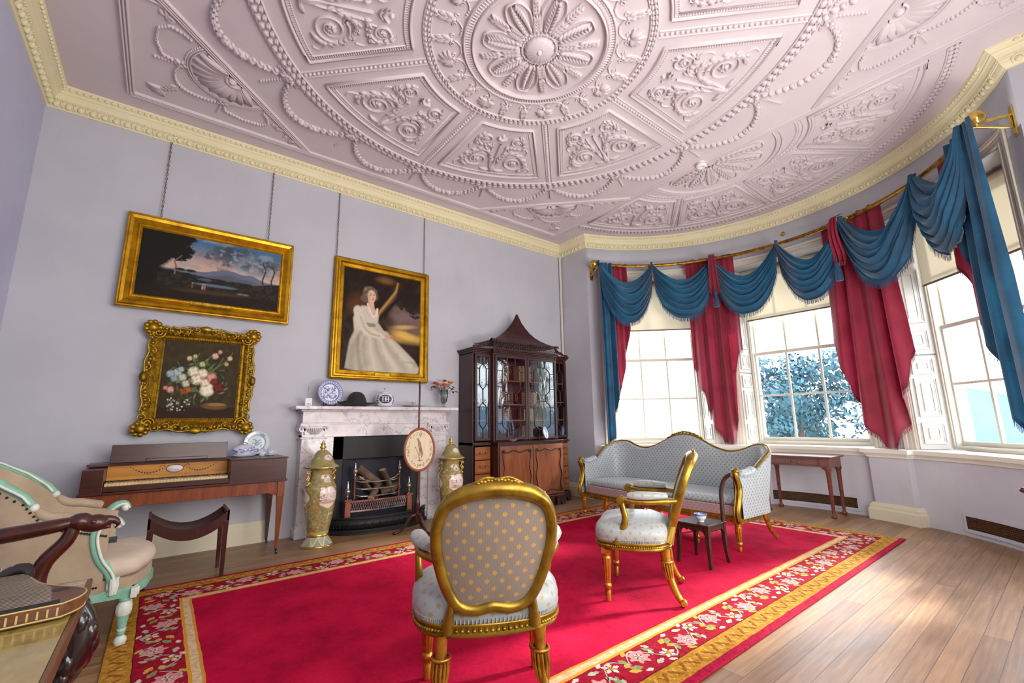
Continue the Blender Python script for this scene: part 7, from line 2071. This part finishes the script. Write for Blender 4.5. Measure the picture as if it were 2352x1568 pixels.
# ---- settee
so = thing('settee', 'long gilt framed settee in pale spotted silk with a serpentine back', 'settee', (4.69, 3.125, .013), math.radians(87.5))
HX, R0 = 1.055, .24
def splan(s):      # s in [0,1]: near arm front -> round the back -> far arm front
    L1, La, L2 = .46, PI/2*R0, 2*(HX-R0); T = 2*L1+2*La+L2; d = s*T
    def half(d):
        if d < L1: return (-HX+.02*(1-d/L1)*0, .32-d)
        a = (d-L1)/La*PI/2; return (-HX+R0-R0*math.cos(a), .32-L1-R0*math.sin(a))
    if d < L1+La: return half(d)
    if d > T-L1-La: x, y = half(T-d); return (-x, y)
    return (-HX+R0+(d-L1-La), .32-L1-R0)
SL = (.46, PI/2*R0, 2*(HX-R0)); ST = 2*SL[0]+2*SL[1]+SL[2]
def stop(s):
    x, y = splan(s); d = min(s, 1-s)*ST
    z1 = interp(d, [0, .10, .22, .34, .46, .60, .75, .84], [.665, .668, .68, .735, .825, .895, .930, .940])
    z2 = interp(abs(x), [0, .10, .22, .35, .48, .60, .72, .84, 1.06], [1.022, 1.012, .965, .895, .845, .830, .855, .905, .94])
    return z1 if d < SL[0]+SL[1]*.9 else z2
def sp(s, z, off=0.0):
    x, y = splan(s); e = .002; a, b = splan(max(0, s-e)), splan(min(1, s+e)); tx, ty = b[0]-a[0], b[1]-a[1]; l = math.hypot(tx, ty); nx, ny = -ty/l, tx/l   # inward normal
    ln = .07*max(0, z-.40)/.5; d = min(s, 1-s)*ST; ln *= min(1, d/.5)
    return (x+nx*(off-ln), y+ny*(off-ln), z)
N = 150; SS = [i/N for i in range(N+1)]
tops = []
for s in SS:
    w = [stop(min(1, max(0, s+k/N*1.2))) for k in (-3, -2, -1, 0, 1, 2, 3)]; tops.append(sum(w)/7)
def tp(s): return interp(s, SS, tops)
m = MB(); m.grid(lambda u, v: sp(u, lerp(.285, tp(u)-.012, v), .0), N, 16, flip=False); m.grid(lambda u, v: sp(u, lerp(.36, tp(u)-.012, v), .07+.03*math.sin(PI*v)*min(1, min(u, 1-u)*8)), N, 16, flip=True)
m.rings([[sp(s, tp(s)-.012, .0) for s in SS], [sp(s, tp(s)+.004, .035) for s in SS], [sp(s, tp(s)-.012, .07) for s in SS]], closed=False, caps=False)
m.build('upholstered_back', M_SOFS, so)
m = MB(); Q = [s for s in SS if .30/ST < s < 1-.30/ST]; m.tube([sp(s, tp(s)+.006, .025) for s in Q], .015, 10, ell=(1.1, .9)); bf = m.build('back_rail', M_GOLD, so)
m = MB()
for s in Q: m.ball(sp(s, tp(s)+.017, .03), (.009, .009, .006), 6, 4)
for i in range(-9, 10):
    x = i*.026; s = .5+x/ST; p = sp(s, tp(s)+.020+.014*math.cos(i*.17), .02); m.ball(p, (.020, .014, .011+.006*(i % 2)), 8, 5)
    if i % 3 == 0: m.ball((p[0], p[1]+.008, p[2]+.006), (.015, .012, .010), 7, 5)
m.build('crest_carving', M_GOLD2, bf)
for sd in (0, 1):
    f = (lambda s: s) if sd == 0 else (lambda s: 1-s); sx = -1 if sd == 0 else 1
    m = MB(); P = [sp(f(d/ST), tp(d/ST)+.012, .028) for d in np.linspace(.03, .27, 12)]; m.tube(P, [.022]+[.05]*10+[.024], 12, ell=(1.0, .75)); ap = m.build('arm_pad', M_SOFS, so)
    m = MB(); x = sx*(HX-.025)
    P = bez([(x, .335, .705), (x, .355, .695), (x, .345, .66), (x, .318, .60), (x, .315, .53), (x, .345, .44), (x, .375, .37), (x, .375, .30), (x, .36, .26)], 40); m.tube(P, [.022+.012*math.sin(PI*i/(len(P)-1)) for i in range(len(P))], 12, ell=(1.0, .8)); m.ball((x, .34, .715), (.038, .032, .025), 12, 8)
    for o in (-.014, .014): m.tube([(p.x+o, p.y+.030, p.z) for p in P[6:-3]], .007, 6)
    m.build('arm_post', M_GOLD, so)
# seat: rail, upholstered front, squab
def sseat(o, bow=.05):
    P = [(-HX+.03+o, .32-o), (-.9, .335-o)]+[(x, .335-o+bow*math.cos(x/.9*PI/2)) for x in np.linspace(-.7, .7, 9)]+[(.9, .335-o), (HX-.03-o, .32-o), (HX-.03-o, -.05), (HX-.12-o, -.26+o), (HX-.3, -.33+o), (0, -.35+o), (-HX+.3, -.33+o), (-HX+.12+o, -.26+o), (-HX+.03+o, -.05)]; return P
m = MB(); m.prism(sseat(-.012), .245, .290, True); m.prism(sseat(.0), .285, .305, True); sr = m.build('seat_rail', M_GOLD2, so, bev=.008)
m = MB(); m.prism(sseat(.012), .30, .385, True); m.build('seat_upholstery', M_SOFP, so, bev=.02)
m = MB(); R = bez([(*p, 0) for p in sseat(.06)+[sseat(.06)[0]]], 120)[:-1]
for zc, mt in ((0, None),):
    m.rings([[(p.x*(1-(1-k)*.35), p.y*k, z) for p in R] for k, z in ((.93, .385), (1.03, .395), (1.06, .42), (1.03, .445), (.93, .458), (.7, .468), (.3, .474), (.02, .475))])
m.build('squab_cushion', M_SOFS, so)
def leg_front(x, y):
    m = MB(); m.cbox((x, y, .262), (.07, .07, .045)); m.lathe([(.032, .24), (.036, .232), (.026, .222), (.032, .212), (.030, .205)], (x, y, 0), 18); m.lathe([(.030, .206), (.024, .13), (.019, .085)], (x, y, 0), 40, flute=(10, .09)); m.lathe([(.018, .085), (.027, .074), (.028, .062), (.020, .05), (.015, .044), (.020, .034), (.012, .0)], (x, y, 0), 18); m.build('leg', M_LEGG, so)
for x, y in ((-HX+.055, .335), (-.60, .37), (.60, .37), (HX-.055, .335)): leg_front(x, y)
for x in (-HX+.10, -.36, .36, HX-.10):
    m = MB(); ox = .0 if abs(x) < .5 else (-.035 if x < 0 else .035)
    P = bez([(x, -.27, .27), (x+ox*.2, -.29, .19), (x+ox*.6, -.33, .09), (x+ox, -.385, .025), (x+ox*1.1, -.41, .018)], 24); n = len(P); m.tube(P, [lerp(.034, .013, i/(n-1)) for i in range(n)], 10, ell=(1.1, .8)); m.build('leg', M_LEGG, so)
# ---- carpet
CX0, CX1, CY0, CY1 = -.115, 5.98, 1.295, 4.535
def carpetmat():
    t = NT('carpet_wool'); co = t.coord(); s = t.sep(co); hx, hy = (CX1-CX0)/2, (CY1-CY0)/2
    d = t.math('MINIMUM', t.math('SUBTRACT', hx+.045, t.math('ABSOLUTE', s[0])), t.math('SUBTRACT', hy, t.math('ABSOLUTE', s[1])))
    d = t.math('ADD', d, t.math('MULTIPLY', t.math('SUBTRACT', t.noise(co, 9, 3), .5), .014))
    n = t.noise(co, 2.6, 6, .65); n2 = t.noise(co, 40, 3, .6); f = t.math('ADD', t.math('MULTIPLY', n, .75), t.math('MULTIPLY', n2, .25))
    red = t.ramp(f, [(.32, C('#7d0420')), (.5, C('#a9092e')), (.68, C('#c01239'))])
    gold = t.ramp(n2, [(.3, C('#8a5310')), (.7, C('#c08a35'))]); cream = t.ramp(n2, [(.3, C('#b98c5c')), (.7, C('#dcc19a'))]); bred = t.ramp(n2, [(.3, C('#720a1c')), (.7, C('#a3152c'))])
    def step(a): return t.math('GREATER_THAN', d, a)
    c = t.mix(step(.045), t.ramp(n2, [(.3, C('#7d0820')), (.7, C('#a8163a'))]), gold); c = t.mix(step(.165), c, C('#5d1413')); c = t.mix(step(.172), c, bred); c = t.mix(step(.385), c, C('#c98a2c')); c = t.mix(step(.402), c, cream); c = t.mix(step(.440), c, C('#c48433')); c = t.mix(step(.455), c, red)
    t.bump(n2, .5, .006); return t.p(color=c, rough=.95, spec=.05)
cp = thing('carpet', 'large crimson carpet with a gold and floral border', 'carpet', ((CX0+CX1)/2, (CY0+CY1)/2, 0))
HXc, HYc = (CX1-CX0)/2, (CY1-CY0)/2
m = MB(); m.box((-HXc, -HYc, .001), (HXc, HYc, .012)); m.build('pile', carpetmat(), cp, bev=.004)
def wool(n, a, b): return plain(n, C(a), .95, col2=C(b), nscale=60, spec=.1)
FM = [wool('wool_white', '#b9a89a', '#d8ccbb'), wool('wool_rose', '#b9656a', '#d79a93'), wool('wool_gold', '#b07a28', '#d6a347'), wool('wool_green', '#5f6b3c', '#8f9660'), wool('wool_grey', '#8d8f7d', '#b5b5a2'), wool('wool_brown', '#74430f', '#8f5a1c')]
m = MB(); rr = random.Random(11); ZP = .0126
def blob(P, mi):
    m.m = mi; m.add([(x, y, ZP+.0002*mi) for x, y in P], [tuple(range(len(P)))], False)
def motif(o, tx, ty, k):
    # o origin on band centre, t tangent; local a along, b across
    nx, ny = -ty, tx; j = 1 if k % 2 else -1
    def W(a, b): b *= j; return (o[0]+tx*a+nx*b, o[1]+ty*a+ny*b)
    def leaf(a, b, ang, L, w, mi):
        c, s_ = math.cos(ang), math.sin(ang); pts = []
        for u, v in ((0, 0), (.25, .7), (.5, 1), (.62, .55), (.8, .6), (1, 0), (.8, -.6), (.62, -.55), (.5, -1), (.25, -.7)): pts.append(W(a+c*u*L-s_*v*w, b+s_*u*L+c*v*w))
        blob(pts if j*1 > 0 else pts[::-1], mi)
    def rose(a, b, r, mi, mi2, n=7):
        for i in range(n): t = 2*PI*i/n+k; leaf(a+.25*r*math.cos(t), b+.25*r*math.sin(t), t, r*.85, r*.32, mi)
        for i in range(5): t = 2*PI*i/5; leaf(a, b, t+.5, r*.42, r*.2, mi2)
    rose(0, .028, .062, 1, 0); rose(.155, -.045, .045, 0, 2, 5)
    leaf(.075, .07, -.9, .07, .018, 3); leaf(.07, -.01, 1.0, .06, .016, 4); leaf(-.06, -.05, 2.6, .075, .02, 3); leaf(-.07, .075, .6, .06, .016, 2); leaf(.20, .03, .5, .07, .020, 2); leaf(.21, .0, -.3, .06, .018, 2); leaf(.125, .05, 2.2, .05, .015, 4); leaf(.02, -.075, .2, .07, .018, 4); leaf(-.03, -.085, 3.0, .05, .015, 0); leaf(.235, -.07, 1.2, .06, .018, 3); leaf(.10, -.085, -.5, .05, .014, 0)
    P = [(-.10+.36*q, .085*math.sin(q*2*PI)) for q in np.linspace(0, 1, 14)]
    for (a0, b0), (a1, b1) in zip(P[:-1], P[1:]):
        q = [W(a0, b0-.005), W(a1, b1-.005), W(a1, b1+.005), W(a0, b0+.005)]; blob(q if j > 0 else q[::-1], 4)
def run(x0, y0, x1, y1, step, fn):
    L = math.hypot(x1-x0, y1-y0); n = max(1, round(L/step)); tx, ty = (x1-x0)/L, (y1-y0)/L
    for i in range(n): fn((lerp(x0, x1, (i+.5)/n), lerp(y0, y1, (i+.5)/n)), tx, ty, i)
b = .28; ORX = HXc; HXc += .045
for P in ((-HXc+b, -HYc+b, HXc-b, -HYc+b), (HXc-b, -HYc+b, HXc-b, HYc-b), (HXc-b, HYc-b, -HXc+b, HYc-b), (-HXc+b, HYc-b, -HXc+b, -HYc+b)): run(*P, .36, motif)
def gleaf(o, tx, ty, k):
    nx, ny = -ty, tx; s_ = 1 if k % 2 else -1
    for sgn in (1, -1):
        pts = [(o[0]+tx*a+nx*c*s_, o[1]+ty*a+ny*c*s_) for a, c in ((-.03, -.03*sgn), (-.005, -.012*sgn), (.025, .03*sgn), (.012, .034*sgn), (-.02, .0))]
        A = sum(pts[i-1][0]*pts[i][1]-pts[i][0]*pts[i-1][1] for i in range(5)); blob(pts if A > 0 else pts[::-1], 5 if sgn > 0 else 2)
b = .105
for P in ((-HXc+b, -HYc+b, HXc-b, -HYc+b), (HXc-b, -HYc+b, HXc-b, HYc-b), (HXc-b, HYc-b, -HXc+b, HYc-b), (-HXc+b, HYc-b, -HXc+b, -HYc+b)): run(*P, .075, gleaf)
HXc = ORX; m.m = 0; m.build('floral_border', FM, cp)
# ---- little handled table with tea bowl
lt = thing('small_table', 'small dark wooden table with one tall curved handle post, beside the settee', 'table', (3.775, 2.20, .013))
M_DK = wood('dark_oak', C('#1a0c09'), C('#3f2119'), 0, 1, .28, .5)
m = MB(); m.box((-.155, -.155, .318), (.155, .155, .334)); m.build('table_top', M_DK, lt, bev=.004)
m = MB()
for sd in (1, -1):
    P = [(-.135, .318), (-.135, .24), (-.115, .24), (-.10, .27), (-.07, .285), (-.05, .272), (-.03, .285), (0, .268), (.03, .285), (.05, .272), (.07, .285), (.10, .27), (.115, .24), (.135, .24), (.135, .318)]
    m.extr(P, 1, sd*.135-.008, sd*.135+.008); m.extr(P, 0, sd*.135-.008, sd*.135+.008)
m.build('apron', M_DK, lt, bev=.002)
for sx in (1, -1):
    for sy in (1, -1): m = MB(); P = [(sx*.132, sy*.132, .318), (sx*.132, sy*.132, .2), (sx*.136, sy*.136, .1), (sx*.146, sy*.146, 0)]; m.rings([[(p[0]+a*w, p[1]+b_*w, p[2]) for a, b_ in ((-1, -1), (1, -1), (1, 1), (-1, 1))] for p, w in zip(P, (.018, .016, .0135, .012))], sm=False); m.build('leg', M_DK, lt, bev=.002)
m = MB(); m.tube(bez([(.135, -.135, .31), (.136, -.135, .45), (.140, -.138, .58), (.150, -.165, .67), (.155, -.215, .72), (.156, -.235, .725)], 36), [.018]*37, 8, ell=(1, 1)); m.build('handle_post', M_DK, lt)
t = thing('tea_bowl', 'white tea bowl with blue rim standing on the small dark table', 'cup', (3.735, 2.17, .3475))
def tea(U, V):
    img = np.ones(U.shape+(3,))*lin('#dfe4ea'); img = blend(img, (V > .80)*.9, lin('#4a63a8')); img = blend(img, ((V > .35)*(V < .62)*(np.abs(np.sin(U*30)) > .6))*.5, lin('#8fa0c8')); return img
m = MB(); painted_lathe(m, [(.024, 0), (.026, .006), (.024, .010), (.040, .028), (.050, .055), (.054, .066)], tea, 60, 24); m.build('bowl', M_CHINA, t, solid=.002)
# ---- side table under the window
ct = thing('side_table', 'mahogany side table with one drawer and pad feet under the middle window', 'table', (6.80, 2.45, 0), math.radians(-90+0))
M_CT = wood('red_mahogany', C('#3a120e'), C('#7d3a2c'), 0, 1, .2, .6)
# local: x along the table (world -Y... +x = -Y), front = -y -> world -X
HXT = .43
m = MB(); m.box((-HXT, -.26, .715), (HXT, .24, .735)); m.box((-HXT+.10, -.245, .715), (HXT-.10, -.235, .735)); m.build('table_top', M_CT, ct, bev=.005)
m = MB(); m.box((-HXT+.03, -.235, .60), (-HXT+.13, .2, .716)); m.box((HXT-.13, -.235, .60), (HXT-.03, .2, .716)); m.box((-HXT+.1, -.215, .605), (HXT-.1, .2, .716)); m.build('frieze', M_CT, ct, bev=.004)
m = MB(); m.box((-HXT+.15, -.224, .622), (HXT-.15, -.21, .70)); d = m.build('drawer', M_CT, ct, bev=.003)
m = MB(); bail(m, 0, -.224, .668, .04); m.build('handle', M_HAND, d)
m = MB(); frame_rect(m, -HXT+.16, HXT-.16, .63, .692, .003, -.2258, -.224); m.build('cockbead', M_DK, d)
for x in (-HXT+.06, HXT-.06):
    for y in (-.205, .17): m = MB(); m.lathe([(.038, .60), (.040, .58), (.030, .55), (.026, .50), (.023, .3), (.018, .06), (.018, .045), (.030, .035), (.034, .018), (.024, 0)], (x, y, 0), 16); m.tube([(x+(.05 if x < 0 else -.05), y, .605), (x+(.02 if x < 0 else -.02), y, .57)], [.022, .012], 6); m.build('leg', M_CT, ct)
# ---- pale box under the settee
t = thing('storage_box', 'pale lilac lidded box on the floor underneath the settee', 'box', (5.18, 3.92, .013), math.radians(0))
m = MB(); m.box((-.12, -.20, 0), (.12, .20, .10)); m.build('box_body', plain('box_lilac', C('#a79fc0'), .5, col2=C('#bdb6d0')), t, bev=.008)
m = MB(); m.box((-.13, -.21, .10), (.13, .21, .125)); m.build('box_lid', plain('box_white', C('#dcdbe4'), .5), t, bev=.008)
m = MB(); m.box((-.06, -.206, .03), (.06, -.2, .075)); m.build('box_panel', plain('box_white2', C('#e6e6ec'), .5), t, bev=.002)
# ---- dark chair whose arm end just enters the frame
dc = thing('armchair', 'dark mahogany armchair of which only one polished arm end shows by the frame edge', 'armchair', (5.07, .06, 0), 0)
for sd in (1, -1):
    m = MB(); P = bez([(sd*.24, -.26, .70), (sd*.27, -.05, .675), (sd*.28, .15, .665), (sd*.28, .28, .695)], 24); m.tube(P, .020, 10, ell=(1.2, .8)); m.ball((sd*.28, .285, .693), (.03, .026, .020), 10, 8); m.tube(bez([(sd*.28, .25, .685), (sd*.275, .20, .58), (sd*.265, .12, .44)], 14), .018, 8); m.build('arm', M_MAHO, dc)
    for y in (.2, -.24): m = MB(); m.taper((sd*.245, y, 0), (.026, .026), (sd*.245, y, .42), (.042, .042)); m.build('leg', M_MAHO, dc, bev=.003)
m = MB(); m.box((-.28, -.26, .38), (.28, .235, .43)); m.build('seat_rail', M_MAHO, dc, bev=.006)
m = MB(); m.box((-.265, -.25, .43), (.265, .225, .465)); m.build('seat_pad', M_SILKB, dc, bev=.015)
m = MB(); m.taper((-.24, -.27, .42), (.04, .04), (-.24, -.33, .98), (.035, .035)); m.taper((.24, -.27, .42), (.04, .04), (.24, -.33, .98), (.035, .035)); m.box((-.26, -.35, .90), (.26, -.31, 1.0)); m.box((-.22, -.31, .60), (.22, -.285, .66)); m.build('back', M_MAHO, dc, bev=.006)
# ------------------------------------------------------------------ camera
def make_camera():
    f, yaw, pitch, roll = 1015.5495, 0.66506048, 0.18245339, -0.01358687
    cy, sy, cp, sp = math.cos(yaw), math.sin(yaw), math.cos(pitch), math.sin(pitch)
    fw = Vector((sy*cp, cy*cp, sp)); rt = Vector((cy, -sy, 0)); up = rt.cross(fw)
    cr, sr = math.cos(roll), math.sin(roll)
    r2 = rt*cr + up*sr; u2 = up*cr - rt*sr
    cam = bpy.data.cameras.new('camera'); cam.sensor_width = 36; cam.sensor_fit = 'HORIZONTAL'; cam.lens = f/2352*36
    cam.clip_start = .02; cam.clip_end = 200
    o = bpy.data.objects.new('camera', cam); COL.objects.link(o)
    M = Matrix((r2, u2, -fw)).transposed().to_4x4(); M.translation = Vector((0, 0, CAM_H))
    o.matrix_world = M
    SC.camera = o
make_camera()
# ------------------------------------------------------------------ light
def world():
    w = bpy.data.worlds.new('sky'); SC.world = w; w.use_nodes = True
    t = w.node_tree; t.nodes.clear()
    o = t.nodes.new('ShaderNodeOutputWorld'); b = t.nodes.new('ShaderNodeBackground'); t.links.new(b.outputs[0], o.inputs[0])
    g = t.nodes.new('ShaderNodeTexCoord'); s = t.nodes.new('ShaderNodeSeparateXYZ'); t.links.new(g.outputs['Generated'], s.inputs[0])
    r = t.nodes.new('ShaderNodeValToRGB'); t.links.new(s.outputs[2], r.inputs[0])
    e = r.color_ramp.elements
    e[0].position = 0; e[0].color = (.62, .66, .72, 1); e[1].position = .5; e[1].color = (.72, .84, 1.0, 1)
    q = e.new(.12); q.color = (.98, 1.0, 1.0, 1)
    t.links.new(r.outputs[0], b.inputs[0]); b.inputs[1].default_value = 5.8
world()
def sun():
    l = bpy.data.lights.new('sun', 'SUN'); l.energy = 11; l.angle = math.radians(7); l.color = (1, .95, .86)
    o = bpy.data.objects.new('sun', l); COL.objects.link(o)
    az, el = math.radians(-16), math.radians(26)
    d = Vector((math.cos(az)*math.cos(el), math.sin(az)*math.cos(el), math.sin(el)))
    o.rotation_euler = d.to_track_quat('Z', 'Y').to_euler(); o.location = (14, 0, 8)
sun()
def area(name, loc, target, size, power, color=(1,1,1), sy=None):
    l = bpy.data.lights.new(name, 'AREA'); l.shape = 'RECTANGLE'; l.size = size; l.size_y = sy or size; l.energy = power; l.color = color
    o = bpy.data.objects.new(name, l); COL.objects.link(o); o.location = loc
    o.rotation_euler = (Vector(loc)-Vector(target)).to_track_quat('Z', 'Y').to_euler()
    return o
for k in range(3):
    l = bpy.data.lights.new('window_portal', 'AREA'); l.shape = 'RECTANGLE'; l.size = 1.5; l.size_y = 2.8; l.cycles.is_portal = True
    o = bpy.data.objects.new('window_portal', l); COL.objects.link(o); p = wp(k, 0, 3.08, 2.24); o.location = p
    o.rotation_euler = (p-wp(k, 0, 2.0, 2.24)).to_track_quat('Z', 'Y').to_euler()
area('fill_lamp', (1.6, YF+.08, 2.4), (1.6, 4.0, 2.1), 3.2, 125, (1, .95, .9), 2.4)
area('ceiling_fill_lamp', (3.8, YF+.12, .9), (3.9, 2.2, 4.3), 2.6, 140, (1, .96, .93), 1.2)
SC.view_settings.view_transform = 'Standard'
SC.view_settings.look = 'None'
SC.view_settings.exposure = .54
SC.view_settings.gamma = 1.12
SC.cycles.use_denoising = True
SC.cycles.adaptive_threshold = .09
SC.cycles.max_bounces = 6; SC.cycles.diffuse_bounces = 3; SC.cycles.glossy_bounces = 3; SC.cycles.transmission_bounces = 6; SC.cycles.transparent_max_bounces = 12
SC.cycles.caustics_reflective = False; SC.cycles.caustics_refractive = False
SC.cycles.sample_clamp_indirect = 6
